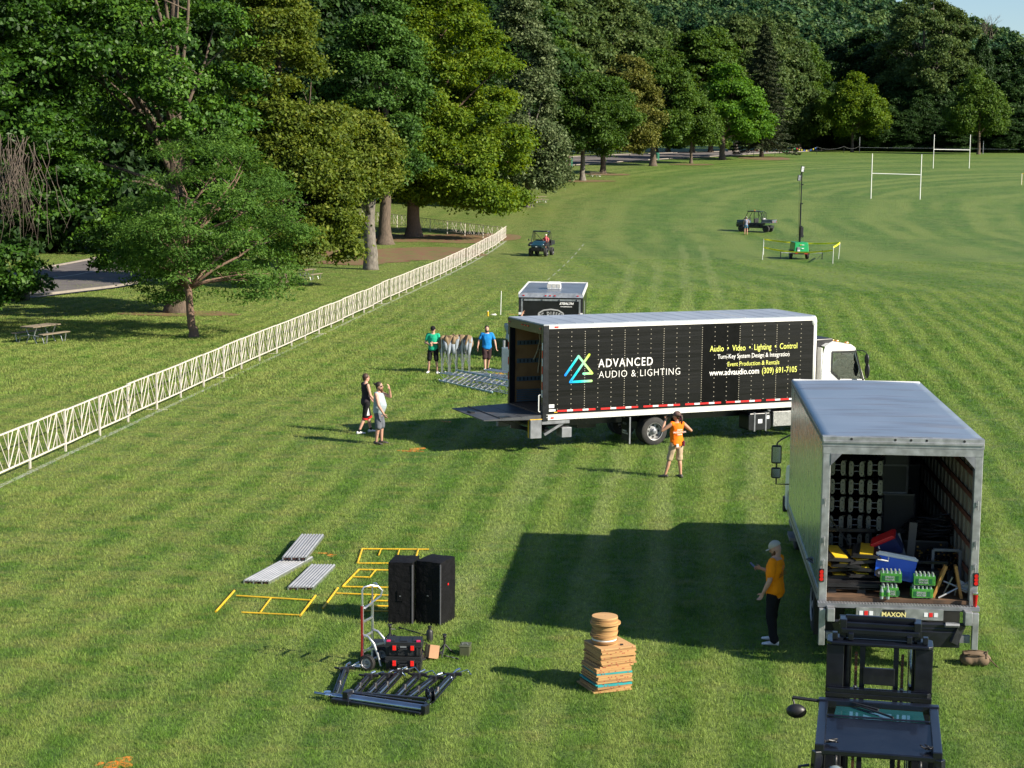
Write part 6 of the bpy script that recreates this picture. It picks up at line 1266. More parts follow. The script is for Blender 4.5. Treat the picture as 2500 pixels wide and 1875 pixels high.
up2=at(1846,566); u2=utv('grey and black crew utility vehicle with a cargo bed, seen side on',up2,R(64),True,GPL)
g=MB(); g.b2((-.42,1.25,.72),(.42,1.82,1.12)) ; g.build('front_panel',TEALP,u2,bevel=.05)
p=at(1821,573); person('woman in a white cap, grey vest and denim shorts',p,R(-6),1.68,.95,J=dict(elR=(.27,.06,1.18),wrR=(.24,.22,1.06),elL=(-.24,.05,1.16),wrL=(-.2,.2,1.0)),top=cloth('grey_vest',(.26,.27,.36)),sleeve=0,bottom=DENIM,leg=.35,shoe=pm('tan_shoes',(.35,.2,.1),.7),hair=HAIRD,cap=cloth('white_cap',(.75,.75,.75)),woman=True,top_z0=.95,head_pitch=-.2)
# ================= light tower with its taped enclosure
GREEN=pm('green_enamel',(.008,.30,.085),.35,var=.08,coat=.4); lt=thing('light_tower','green wheeled light tower with a tall mast and two lamp heads','light tower',at(1956,634),R(3))
g=MB(); g.box((0,.9,.93),(1.22,1.9,.86),taper=.86,taper_y=.94); g.build('housing',GREEN,lt,bevel=.05)
g=MB(); g.b2((-.36,-.10,.62),(-.12,-.03,1.0)); g.build('control_panel',STEEL,lt,bevel=.02); g=MB(); g.b2((-.33,-.115,.66),(-.25,-.102,.78)); g.b2((-.22,-.115,.66),(-.15,-.102,.78)); g.b2((.0,-.085,.86),(.18,-.07,.93)); g.build('control_label',WTAPE,lt); 
g=MB(); g.box((-.08,-.055,1.17),(.12,.01,.05)); g.build('badge',YEL,lt); g=MB(); g.box((.10,-.055,1.17),(.2,.01,.045)); g.build('badge',WTAPE,lt)
g=MB()
for x in (-.3,0,.3): g.b2((x-.03,.1,1.355),(x+.03,.35,1.375))
g.build('roof_latch',BLACK,lt)
for x,s in ((-.66,-1),(.66,1)): wheel(lt,(x,.9,.34),.34,.2,s,STEEL,.04,holes=0); g=MB(); g.b2((x-.11,.45,.66),(x+.11,1.35,.74)); g.build('fender',BLACK,lt,bevel=.02)
g=MB(); g.b2((-.62,-.12,.42),(.62,1.9,.52)); g.bar((0,1.9,.47),(0,2.9,.47),.08,.08); g.build('frame',BLKM,lt); g=MB(); g.b2((-.5,-.135,.50),(-.3,-.12,.56)); g.b2((.2,-.135,.46),(.5,-.12,.50)); g.build('reflective_tape',REDTAPE,lt)
for s in (-1,1):
    g=MB(); g.bar((s*.5,-.05,.56),(s*1.66,-.05,.55),.06,.06); g.build('outrigger',GALV,lt)
    g=MB(); g.cyl((s*1.66,-.05,.08),(s*1.66,-.05,.78),.035); g.cyl((s*1.66,-.05,.06),(s*1.66,-.05,.09),.10); g.tube([(s*1.66,-.05,.76),(s*1.72,-.1,.70)],.014,6); g.build('jack',BLKM,lt)
g=MB(); g.tube([(1.66,-.1,.35),(1.4,-.3,.30),(1.2,-.4,.12),(1.15,-.45,.03)],.015,6); g.build('cable',BLACK,lt)
g=MB(); g.cyl((-.0,.75,1.36),(.02,.75,7.0),.045,n=10); g.cyl((0,.75,1.36),(0,.75,4.4),.065,n=10); g.cyl((0,.75,1.36),(0,.75,2.6),.09,n=10); g.build('mast',BLKM,lt)
g=MB(); g.b2((.02,.62,1.75),(.24,.82,2.55)); g.tube([(.13+.16*math.cos(t*.6),.66,1.85+.16*math.sin(t*.6)) for t in range(12)],.018,6); g.build('winch_box',BLACK,lt,bevel=.02)
g=MB(); g.tube([(-.13+.12*math.cos(t*.6),.70,1.85+.12*math.sin(t*.6)) for t in range(12)],.014,6); g.build('coiled_cable',BLACK,lt)
for z in (2.6,4.4,5.9): g=MB(); g.box((.05,.75,z),(.22,.12,.09)); g.build('mast_collar',BLKM,lt)
g=MB(); g.tube([(-.14,.75,6.55)]+[(-.15+.012*(i%2),.75,6.5-i*.12) for i in range(38)],.012,5); g.build('power_cable',BLACK,lt)
g=MB(); g.bar((.05,.75,7.0),(-.20,.75,6.45),.05,.05); g.build('lamp_arm',BLKM,lt)
for (x,z,a_,m_) in ((.04,7.12,.12,WTAPE),(-.20,6.42,.12,GALV)):
    rt=Matrix.Rotation(a_,3,'Y'); g=MB(); g.box((x,.66,z),(.27,.14,.46),rot=rt); g.build('lamp_head',BLACK,lt,bevel=.02); g=MB()
    for k in (-1,0,1): g.box(Vector((x,.582,z))+rt@Vector((0,0,k*.14)),(.19,.01,.115),rot=rt)
    g.build('lamp_glass',m_,lt)
TAPEY=pm('yellow_barrier_tape',(.85,.80,.02),.5); ps=[at(1861,634),at(1864,622),at(2033,644),at(2047,632)]; tops=[]
for k,(q,lb) in enumerate(zip(ps,('white stake at the near left corner of the taped light tower enclosure','white stake at the far left corner of the taped light tower enclosure','white stake at the near right corner of the taped light tower enclosure','white stake at the far right corner of the taped light tower enclosure'))):
    g=MB(); tp=Vector(((.08,-.02,.02,.08)[k],0,1.30)); g.cyl((0,0,-.1),tp,.022,n=8); o=g.build('stake',WPL,loc=q); tag(o,lb,'stake'); tops.append(q+tp)
def ribbon(a,b,sag,w=.13,n=24):
    g=MB(); vs=[]
    for i in range(n+1):
        t=i/n; p=a.lerp(b,t)+Vector((0,0,-sag*4*t*(1-t))); tw=.5*math.sin(t*23)+.2*math.sin(t*61); d=Vector((0,math.sin(tw),math.cos(tw)))*w/2; vs+= [tuple(p-d),tuple(p+d)]
    g.add(vs,[(2*i,2*i+1,2*i+3,2*i+2) for i in range(n)]); return g
for k,(i,j,dz,sg,lb) in enumerate(((0,2,-.32,.28,'yellow barrier tape sagging in front of the green light tower'),(1,3,-.02,.18,'yellow barrier tape running behind the green light tower'),(2,3,-.02,.03,'short yellow barrier tape between the two right-hand stakes'))):
    g=ribbon(tops[i]+Vector((0,0,dz)),tops[j]+Vector((0,0,-.02 if k else -.25)),sg); o=g.build('barrier_tape',TAPEY,fixn=False); o.modifiers.new('t','SOLIDIFY').thickness=.004; tag(o,lb,'barrier tape')
# ================= rugby goals
for (a_,b_,lb) in ((at(2126,485),at(2246,487),'white rugby goal nearer the camera, standing on open grass'),(at(2278,411),at(2366,411),'white rugby goal farther away, in front of the dark wood')):
    c=(a_+b_)/2; o=thing('rugby_goal',lb,'rugby goal',c); w=(b_-a_)
    for s in (-1,1): g=MB(); g.cyl(w*s*.5+Vector((0,0,-.2)),w*s*.5+Vector((0,0,5.35)),.055,.05,n=12); g.build('post',WHITE,o,smooth='auto')
    g=MB(); g.cyl(w*-.5+Vector((0,0,3.0)),w*.5+Vector((0,0,2.92)),.05,n=12); g.build('crossbar',WHITE,o,smooth='auto')
o=thing('training_goal','small white and yellow goal frame at the far right edge of the field','goal',at(2494,451)); g=MB(); g.tube([(0,0,0),(0,0,1.5),(2,0,1.5),(2,0,0)],.05,8); g.build('goal_frame',YEL,o); g=MB(); g.cyl((-.03,-.06,0),(-.03,-.06,1.5),.035); g.build('post',WHITE,o)
# ================= white fence: every bay is a panel of its own
CREAM=pm('cream_white_paint',(.58,.53,.47),.5,var=.08,scale=2,dirt=(.48,.40,.32,.5),dscale=2.5)
def fence_panel(first=None):
    o=thing('fence_panel','white lattice fence panel','fence panel'); Lb=2.735; r=.011
    for x in (.03,): g=MB(); g.b2((0,-.025,-.15),(.05,.025,1.20)); g.build('post',CREAM,o)
    g=MB(); g.b2((.05,-.018,1.165),(Lb,.018,1.20)); g.build('top_rail',CREAM,o); g=MB(); g.b2((.05,-.018,.22),(Lb,.018,.255)); g.build('bottom_rail',CREAM,o)
    g=MB(); zb,zt=.25,1.17
    L_=lambda x0,z0,x1,z1,rr=r: g.tube([(x0,0,z0),(x1,0,z1)],rr,5)
    for a in (.25,.75):
        x=a*Lb
        for s in (-1,1): L_(x,zt,x+s*.25*Lb,zb,.014); L_(x,.66,x+s*.115*Lb,zb)
        L_(x,zt,x,zb)
    for a in (0,.5,1):
        x=a*Lb
        for s in (-1,1):
            if 0<=x+s*.1*Lb<=Lb: L_(x,.70,x+s*.115*Lb,zt)
        if a==.5: L_(x,zb,x,zt,.014)
    g.build('lattice',CREAM,o)
    g=MB(); g.b2((-.02,-.35,.0),(.05,.42,.02)); g.build('foot_bar',CREAM,o)
    return o
rs=random.Random(6); L_B=2.735
ang=math.atan2(fd.y,fd.x); fp=fence_panel(); fch=kids(fp); lat_all=[]
nb=int((FB-FA).length/L_B)+1; q0=Vector((FA.x,FA.y)); first=True; W_=['nearest','second','third','fourth','fifth','sixth','seventh','eighth','ninth','tenth']
for k in range(-9,nb):
    q=q0+fd*(k*L_B)+fn*rs.uniform(-.04,.04); z=zg(q.y)+rs.uniform(-.03,.02)
    vis=k+1
    if k<-1: lb='white lattice fence panel on the near stretch, '+('outermost' if k==-3 else 'second outermost')+' beyond the left edge'
    elif k==nb-1: lb='white lattice fence panel at the far corner, where the long fence ends'
    else: lb=f'white lattice fence panel, {nth(vis+1)} of the long fence counting from the left edge'
    if k<-3: continue
    if first: o=fp; o.location=(q.x,q.y,z); o.rotation_euler=(0,0,ang); first=False
    else: o=dup(fp,(q.x,q.y,z),ang+rs.uniform(-.012,.012),ch=[c for c in fch if c.name[:8]!='foot_bar' or k%3==1])
    nz=zg(q.y+2.7)-zg(q.y); o.rotation_euler[1]=-math.atan2(nz,2.735); o['label']=lb; o['group']='white panels of the long fence'
c0=Vector((FB.x-.2,FB.y+.3)); c1=Vector((-12.04,172.38)); d2=(c1-c0).normalized()
for k in range(9):
    q=c0+d2*(k*L_B); o=dup(fp,(q.x,q.y,zg(q.y)),math.atan2(d2.y,d2.x),ch=[c for c in fch if c.name[:8]!='foot_bar'],group='white panels of the cross fence'); o['label']=f'white lattice fence panel of the cross fence, {nth(k+1)} from the right corner'; o.rotation_euler[1]=-math.atan2(zg(q.y+d2.y*2.7)-zg(q.y),2.735)
# ================= deck planks and yellow frames on the grass
def quadbasis(a,b,c):  # a,b: near left/right corner, c: far right corner
    x=(b-a); y=(c-b); return math.atan2(x.y,x.x),x.length,y.length
def deck(name,label,org,ang_,w,l,z,yaw_y):
    o=thing(name,label,'deck panel',(org.x,org.y,z),ang_); n=8; g=MB()
    sh=yaw_y
    for i in range(n):
        x0=w*i/n+.004; x1=w*(i+1)/n-.004; xm=(x0+x1)/2; zz=.082
        g.loft([[(x0,0,zz-.03),(x0+.012,0,zz),(x1-.018,0,zz),(x1,0,zz-.03)],[(x0+sh,l,zz-.03),(x0+.012+sh,l,zz),(x1-.018+sh,l,zz),(x1+sh,l,zz-.03)]])
    g.build('ribbed_deck',pm('ribbed_aluminium',(.42,.43,.45),.5,.55,var=.1,dirt=(.36,.36,.36,.4)),o)
    g=MB()
    for x in (0,w-.025,w*.36,w*.68): g.add([(x,0,0),(x+.025,0,0),(x+.025+sh,l,0),(x+sh,l,0),(x,0,.062),(x+.025,0,.062),(x+.025+sh,l,.062),(x+sh,l,.062)],[(0,3,2,1),(4,5,6,7),(0,1,5,4),(1,2,6,5),(2,3,7,6),(3,0,4,7)])
    g.build('side_beam',ALU,o)
    g=MB()
    for i in range(5): g.b2((w*(.04+.19*i),.01,.012),(w*(.17+.19*i),.02,.055))
    g.build('end_opening',pm('dark_brown_recess',(.05,.02,.015),.8),o); return o
a,b,c=at(594,1425),at(658,1427),at(735,1372); w_=(b-a).length; deck('deck_panel','ribbed aluminium deck panel at left, lying partly under another one',a,math.atan2((b-a).y,(b-a).x),w_,2.15,.0,(c.x-b.x)*1.1)
a2,b2,c2=at(689,1379),at(748,1380),at(791,1324); deck('deck_panel','ribbed aluminium deck panel lying on top of the left one, farthest from the camera',a2,0,(b2-a2).length,(c2-b2).y*1.0,.10,(c2.x-b2.x))
a3,b3,c3=at(702,1441),at(765,1442),at(819,1387); deck('deck_panel','ribbed aluminium deck panel lying alone above the yellow frame',a3,0,(b3-a3).length,(c3-b3).y,.0,(c3.x-b3.x))
def frame(label,segs,thick=.021):
    pts=[(at(*s[:2]),at(*s[2:])) for s in segs]; org=pts[0][0].copy(); o=thing('tube_scaffold',label,'frame',org); 
    g=MB(); 
    for k,(p_,q_) in enumerate(pts): g.tube([p_-org+Vector((0,0,.030)),q_-org+Vector((0,0,.030))],thick if k<2 else thick*.8,8)
    g.build('frame_tubes',YEL,o,smooth='auto'); g=MB()
    for p_,q_ in pts[:1]: g.cyl(p_-org+Vector((0,0,.03)),(p_-org).lerp(q_-org,-.02)+Vector((0,0,.03)),thick*1.1,n=8)
    g.build('end_cap',BLACK,o)
frame('yellow tube frame lying alone at the left, below the aluminium deck panels',[(572,1446,527,1497),(770,1458,733,1507),(577,1458,762,1469.5),(661,1464,636,1498),(590,1499,735,1506)])
frame('yellow tube frame farthest from the camera, behind the covered speakers',[(884,1343,873,1378),(1021,1344.6,1012,1376),(884,1343.5,1047,1344.6),(930,1344,925,1358),(975,1344.6,970,1362),(873,1378.5,1010,1379)])
frame('yellow tube frame second from the back, left of the covered speakers',[(876,1394,836,1436),(985,1397,975,1437),(874,1394,985,1396.5),(917,1395,903,1413),(862,1412,900,1413),(836,1436,975,1438.5)])
frame('yellow tube frame behind the hand truck, running up to the covered speakers',[(825,1439,788,1489),(965,1458,950,1496),(822,1452,965,1458),(918,1455,903,1477),(905,1470,955,1471),(912,1483,955,1484),(888,1495,950,1496)])
# ================= covered loudspeakers
COV=pm('black_nylon_cover',(.0035,.0035,.0045),.7,var=.3,scale=5,bump=1.,bscale=9,spec=.22)
def speaker(label,corner,phi,w,d,h,seed):
    o=thing('covered_speaker',label,'loudspeaker',corner,phi); rs=random.Random(seed); g=MB(); rings=[]
    # local: corner nearest at origin, width to -x, depth to +y
    nz=14
    for k in range(nz+1):
        z=h*k/nz; ins=.0 if k<nz-1 else .012; ring=[]; P=[]
        for i in range(8): P.append((-w*i/8,0))
        for i in range(8): P.append((-w,d*i/8))
        for i in range(8): P.append((-w+w*i/8,d))
        for i in range(8): P.append((0,d-d*i/8))
        for (x,y) in P:
            cx_,cy_=x+w/2,y-d/2; kk=1+rs.uniform(-.012,.014); sag=(-.03*math.cos(cx_/w*3)-.02) if k==nz else 0
            ring.append((-w/2+cx_*kk*(1-ins),d/2+cy_*kk*(1-ins),z+rs.uniform(-.006,.006)*(k>0)))
        rings.append(ring)
    g.loft(rings[:-1],cap=False); n=32; top=rings[-1]; base=len(g.v); g.loft([rings[-2],top],cap=False)
    ctr=(-w/2,d/2,h+.035); g.add(top+[ctr,(-w*.3,d*.6,h+.055)],[(i,(i+1)%n,n) for i in range(n)]); g.build('cover',COV,o,smooth='auto')
    g=MB(); g.b2((-.012,-.010,.02),(.010,.008,h-.03)); g.build('piping',pm('grey_piping',(.10,.10,.11),.6),o)
    g=MB(); g.b2((-w*.62,-.012,h*.38),(-w*.36,-.006,h*.55)); g.build('handle_flap',COV,o); g=MB(); g.b2((-w*.54,-.016,h*.455),(-w*.47,-.011,h*.47)); g.build('flap_pull',STEEL,o)
    if seed==2: g=MB(); g.b2((.008,d*.45,h*.60),(.016,d*.52,h*.63)); g.build('tag',REDTAPE,o); g=MB(); g.b2((.006,.0,h*.62),(.012,d,h*.628)); g.build('side_seam',COV,o)
speaker('tall loudspeaker in a black fabric cover, left one of the pair',at(1007,1526),R(-9),.44,.60,1.12,1)
speaker('tall loudspeaker in a black fabric cover, right one of the pair, corner towards the camera',at(1074.5,1529),R(-24),.48,.60,1.14,2)
# ================= hand truck
p=at(885,1632); ht=thing('hand_truck','aluminium hand truck with a red stripe standing left of the tool cases','hand truck',p,R(68))
# local: width along x, back towards -y
g=MB()
for x in (0,.36): g.b2((x-.018,-.018,.06),(x+.018,.018,1.05))
for z in (.25,.50,.75,.98): g.b2((.018,-.012,z),(.342,.012,z+.035))
g.build('frame',ALU,ht,bevel=.004)
g=MB(); g.b2((-.021,-.019,.08),(-.0185,.019,1.04)); g.build('red_stripe',RED,ht)
g=MB(); g.tube([(0,0,1.05),(0,-.0,1.30),(.02,-.02,1.35),(.10,-.10,1.37),(.20,-.18,1.34),(.24,-.24,1.26),(.23,-.22,1.18),(.12,-.06,1.04),(.06,-.01,.98)],.016,8); g.tube([(.36,0,1.0),(.36,-.0,1.28),(.34,-.03,1.34),(.26,-.12,1.37),(.20,-.18,1.34)],.016,8); g.build('loop_handle',ALU,ht,smooth='auto')
for x in (.0,.36): g=MB(); g.tube([(x,-.02,.56),(x,-.10,.54),(x,-.20,.44),(x,-.27,.28),(x,-.33,.08)],.020,8); g.bar((x,-.02,.30),(x,-.22,.36),.02,.03); g.build('stair_skid',ALU,ht,smooth='auto')
g=MB(); g.b2((-.05,0,.02),(.41,.20,.03)); g.b2((.02,-.16,.11),(.34,-.12,.15)); g.build('toe_plate',ALU,ht)
for x,s in ((-.09,-1),(.45,1)): wheel(ht,(x,-.13,.135),.135,.07,s,WHITE,.02,holes=0)
# ================= tool cases
TC=pm('tool_case_plastic',(.012,.013,.014),.45,var=.2); REDL=pm('red_case_latch',(.70,.015,.01),.35)
def toolcase(label,loc,rz,h,low):
    o=thing('tool_case',label,'tool case',loc,rz); w,d=.60,.40; g=MB(); g.b2((.02,.015,0),(w-.02,d-.015,h*.72)); g.b2((0,0,h*.60),(w,d,h*.74)); g.b2((.01,.01,h*.74),(w-.01,d-.01,h))
    for x in (.08,.22,.38,.52): g.b2((x-.012,-.008,.02),(x+.012,.02,h*.6))
    for x in (.1,.3,.5): g.b2((x-.06,.06,h),(x+.06,d-.06,h+.012))
    g.build('shell',TC,o,bevel=.012)
    for x in (.155,.445): g=MB(); g.b2((x-.04,-.030,h*.42),(x+.04,-.004,h*.86)); g.build('latch_bracket',TC,o,bevel=.008); g=MB(); g.b2((x-.028,-.040,h*.45),(x+.028,-.030,h*.80)); g.build('latch',REDL,o,bevel=.008)
    g=MB(); g.tube([(.24,-.01,h*.55),(.25,-.045,h*.55),(.35,-.045,h*.55),(.36,-.01,h*.55)],.010,6); g.build('handle',TC,o)
    if low: g=MB(); g.b2((.21,-.012,.04),(.38,-.006,.075)); g.build('label',WTAPE,o); g=MB(); g.b2((.22,-.012,.01),(.36,-.006,.03)); g.build('label',TRACK,o)
    else:
        g=MB(); g.box((.06,.05,h+.012),(.06,.05,.02)); g.build('corner_catch',pm('pink_catch',(.60,.02,.10),.4),o); g=MB(); g.box((.54,.05,h+.012),(.06,.05,.02)); g.build('corner_catch',pm('pink_catch',(0,0,0)),o)
        g=MB(); g.b2((.25,-.008,h*.62),(.35,-.002,h*.74)); g.build('label',GALV,o)
p=at(939,1641); toolcase('black tool case with red latches, lower one of the two stacked cases',p,R(-2),.255,True); toolcase('black tool case with red latches and pink corner catches, upper one of the stack',p+Vector((0,.01,.268)),R(-1),.225,False)
o=thing('tool_case','small dark crate half hidden behind the hand truck wheel','tool case',at(908,1618)+Vector((0,.12,0)),R(5)); g=MB(); g.b2((0,0,0),(.30,.28,.26)); g.build('shell',STEEL,o,bevel=.01); g=MB(); g.b2((-.01,-.01,.2),(.31,.29,.29)); g.build('lid',BLACK,o,bevel=.01)
# cardboard box, ammo can, bottle, small tripods, poles
CARD=pm('cardboard',(.34,.185,.10),.8,var=.12,scale=3)
o=thing('cardboard_box','small tilted cardboard box beside the tool cases','box',at(1052,1610)+Vector((0,0,.02)),R(25)); o.rotation_euler=(R(-12),R(14),R(28)); g=MB(); g.b2((-.09,-.09,0),(.09,.09,.22)); g.build('carton',CARD,o,bevel=.003); g=MB(); g.b2((-.092,-.02,.0),(.092,.02,.2215)); g.build('packing_tape',pm('packing_tape',(.32,.20,.12),.3,coat=.4),o)
o=thing('ammo_can','olive green metal can with hinged lid standing apart at the right','metal can',at(1121,1603),R(-6)); OLV=pm('olive_can',(.075,.085,.045),.5,.2,dirt=(.14,.12,.08,.4)); g=MB(); g.b2((0,0,0),(.17,.28,.155)); g.build('can_body',OLV,o,bevel=.01); g=MB(); g.b2((-.006,-.006,.155),(.176,.286,.178)); g.build('lid',OLV,o,bevel=.008); g=MB(); g.tube([(.04,.10,.18),(.05,.12,.20),(.12,.12,.20),(.13,.10,.18)],.006,6); g.build('handle',GALV,o)
o=thing('drink_flask','black flask with a narrow neck standing on the grass behind the box','flask',at(1049,1566)); g=MB(); g.lathe([(.001,0),(.058,.0),(.06,.17),(.045,.20),(.028,.215),(.028,.25)],n=20); g.build('flask_body',pm('matte_black',(.012,.012,.014),.5),o,smooth='auto'); g=MB(); g.lathe([(.033,.245),(.033,.275),(.001,.28)],n=16); g.tube([(.03,0,.26),(.06,0,.25),(.06,0,.22)],.006,6); g.build('cap',BLACK,o)
def minitripod(label,uv,rz,sc=1.):
    o=thing('camera_tripod',label,'tripod',at(*uv),rz); o.scale=(sc,)*3
    for k in range(3): a_=2*math.pi*k/3+.4; g=MB(); g.tube([(0,0,.17),(.09*math.cos(a_),.09*math.sin(a_),.07),(.16*math.cos(a_),.16*math.sin(a_),.01)],[.014,.012,.008],7); g.build('leg',BLACK,o)
    g=MB(); g.cyl((0,0,.15),(0,0,.26),.016); g.ell((0,0,.28),(.028,.028,.03)); g.box((0,0,.31),(.07,.05,.012)); g.cyl((0,0,.24),(.09,.02,.22),.008); g.build('ball_head',BLACK,o)
minitripod('small black tripod standing behind the tool cases','948 1568'.split() and (952,1572),.3,1.1); minitripod('small black tripod left of the cardboard box',(1030,1606),1.1,.9); minitripod('small black tripod with clamps right of the cardboard box',(1085,1600),2.,1.15)
def lying(name,label,cat,uv0,uv1,r,m,extra=None,z=.035):
    a_,b_=at(*uv0),at(*uv1); o=thing(name,label,cat,a_); g=MB(); g.tube([Vector((0,0,z)),b_-a_+Vector((0,0,z))],r,8); g.build('pole',m,o,smooth='auto'); g=MB(); d_=(b_-a_).normalized()
    for t in (.02,.5,.97): q=(b_-a_)*t; g.cyl(q-d_*.02+Vector((0,0,z)),q+d_*.03+Vector((0,0,z)),r*1.6,n=8)
    g.build('clamp',BLACK,o); return o
lying('boom_pole','thin black pole lying on the grass left of the flask','pole',(975,1537),(1042,1556),.012,BLACK); lying('boom_pole','thin black pole lying on the grass behind the tool cases','pole',(960,1556),(1042,1576),.010,BLACK); lying('camera_slider','short black camera rail lying right of the tool cases','camera rail',(1024,1618),(1075,1600),.022,BLACK); lying('boom_pole','silver and black rod lying on the grass near the green can','pole',(1086,1606),(1116,1613),.010,GALV)
# ================= lighting stands in a row on the grass
BLUS=pm('blue_tinted_chrome',(.38,.46,.55),.16,.95,var=.15)
def stand(label,top,bot,seed,fat=1.0,extra=True):
    a_,b_=at(*bot),at(*top); L_=(b_-a_).length; o=thing('crank_stand',label,'light stand',a_,math.atan2((b_-a_).y,(b_-a_).x)-math.pi/2); rs=random.Random(seed)
    g=MB(); g.tube([(0,0,.075),(0,L_,.075)],[.026*fat,.022*fat],10); g.build('centre_tube',BLUS,o,smooth='auto')
    g=MB(); 
    for s in (-1,1): g.bar((s*.060,.02,.05),(s*.055,L_*.86,.06),.028,.022)
    g.bar((0,.05,.12),(0,L_*.8,.115),.03,.02); g.build('folded_leg',BLKM,o,bevel=.004)
    g=MB(); 
    for s in (-1,1): g.bar((s*.03,.0,.035),(s*.035,L_*.8,.03),.014,.014)
    g.build('brace',ALU,o)
    g=MB(); g.box((0,L_*.80,.09),(.13,.07,.09)); g.box((.08,L_*.90,.08),(.12,.05,.05)); g.cyl((-.08,L_*.86,.08),(-.18,L_*.92,.07),.018); g.cyl((0,L_*.3,.05),(0,L_*.33,.14),.035); g.build('collar_and_crank',BLACK,o,bevel=.006)
    if extra: g=MB(); g.tube([(.10,L_*.92,.10),(.20,L_*.98,.12),(.28,L_*.94,.06)],.012,6); g.cyl((.0,L_*.97,.09),(.05,L_*1.03,.10),.022); g.build('crank_handle',CHROME,o)
c5=lambda x,y:(750+x*.2412,1360+y*.2412)
names=['first','second','third','fourth','fifth','sixth']
for k,(t_,b_,f_) in enumerate((((400,1140),(290,1440),1.2),((650,1225),(475,1425),.95),((835,1215),(615,1435),.95),((975,1175),(725,1435),1.1),((1150,1210),(905,1460),1.0),((1325,1240),(1025,1470),1.0))):
    stand(f'folded lighting stand lying on the grass, {names[k]} of the row from the left',c5(*t_),c5(*b_),k,f_)
stand('folded lighting stand lying on the grass, rightmost, with a cable reel',c5(1505,1200),c5(1225,1510),9,1.1)
o=thing('cable_reel','small upright cable reel leaning on the rightmost lighting stand','cable reel',at(*c5(1245,1480))+Vector((0,0,.13)),.4); g=MB(); g.lathe([(.12,-.04),(.125,-.035),(.125,-.03),(.05,-.028),(.05,.028),(.125,.03),(.125,.035),(.12,.04)],axis='x',n=24); g.build('reel_drum',BLKM,o,smooth='auto'); g=MB(); g.lathe([(.10,-.046),(.112,-.044),(.10,-.042)],axis='x',n=24); g.cyl((-.05,0,0),(.06,0,0),.015); g.build('rim',CHROME,o)
o=thing('cable_reel','flat round reel lying between the third and fourth lighting stands','cable reel',at(*c5(790,1450))); g=MB(); g.lathe([(.001,.0),(.10,.0),(.10,.03),(.05,.035),(.05,.05),(.001,.05)],n=24); g.build('reel_drum',STEEL,o,smooth='auto'); g=MB(); g.cyl((0,0,.04),(.02,0,.07),.02); g.build('hub',CHROME,o)
a_,b_=at(*c5(75,1432)),at(*c5(1212,1600)); o=thing('lifting_mast','long thick chromed mast lying across the foot of the lighting stands','mast',a_,math.atan2((b_-a_).y,(b_-a_).x)); L_=(b_-a_).length
g=MB(); g.tube([(0,0,.09),(L_*.12,0,.09)],.022,10); g.tube([(L_*.10,0,.09),(L_*.30,0,.09)],.038,12); g.tube([(L_*.28,0,.09),(L_*.98,0,.09)],.062,16); g.build('mast_tube',BLUS,o,smooth='auto')
g=MB(); g.box((L_*.30,0,.10),(.10,.17,.20)); g.box((L_*.985,0,.08),(.08,.15,.15)); g.box((L_*.27,-.10,.05),(.30,.10,.08)); g.bar((L_*.3,-.09,.05),(L_*.97,-.10,.04),.05,.05); g.build('mast_clamp',BLKM,o,bevel=.01)
g=MB(); g.lathe([(.001,.0),(.055,.0),(.055,.03),(.001,.03)],c=(L_*.10,.06,.09),n=14); g.lathe([(.001,.0),(.05,.0),(.05,.03),(.001,.03)],c=(L_*.14,-.06,.09),n=14); g.build('clear_caps',CHROME,o)
for k,(s0,s1,lb) in enumerate((((420,1438),(1210,1500),'flat black bar lying above the thick mast, ending near the cable reel'),((430,1446),(1212,1548),'flat black bar lying just above the thick mast, closest to it'))):
    a_,b_=at(*c5(*s0)),at(*c5(*s1)); o=thing('flat_bar',lb,'bar',a_); g=MB(); g.bar(Vector((0,0,.11)),b_-a_+Vector((0,0,.10)),.055,.035); g.build('bar',BLKM,o,bevel=.006); g=MB(); g.cyl(Vector((.03,0,.10)),Vector((.03,0,.15)),.03,n=10); g.build('end_knob',GALV,o)
# ================= plywood boards and discs
EDGE=pm('plywood_edge',(.42,.24,.09),.8,var=.3,scale=2,stretch=(1,1,60),dirt=(.20,.11,.05,.5),dscale=2); TURQ=pm('turquoise_edge',(.015,.26,.27),.7,var=.2); WOOD2=pm('dark_plywood_edge',(.30,.16,.06),.8,var=.3,scale=2,stretch=(1,1,60))
pf=at(1458,1695.5); pr=at(1544,1685); base_ang=math.atan2((pr-pf).y,(pr-pf).x); rs=random.Random(13); z=.015; th_=.0305; S0=.60
ORD=['bottom','second','third','fourth','fifth','sixth','seventh','eighth','ninth','tenth','eleventh','twelfth','thirteenth','fourteenth','fifteenth','sixteenth','seventeenth','eighteenth','nineteenth','twentieth','21st','22nd','23rd','top']
ctr=pf+Vector((math.cos(base_ang)*.3-math.sin(base_ang)*.3*1.0,math.sin(base_ang)*.3+math.cos(base_ang)*.3,0))
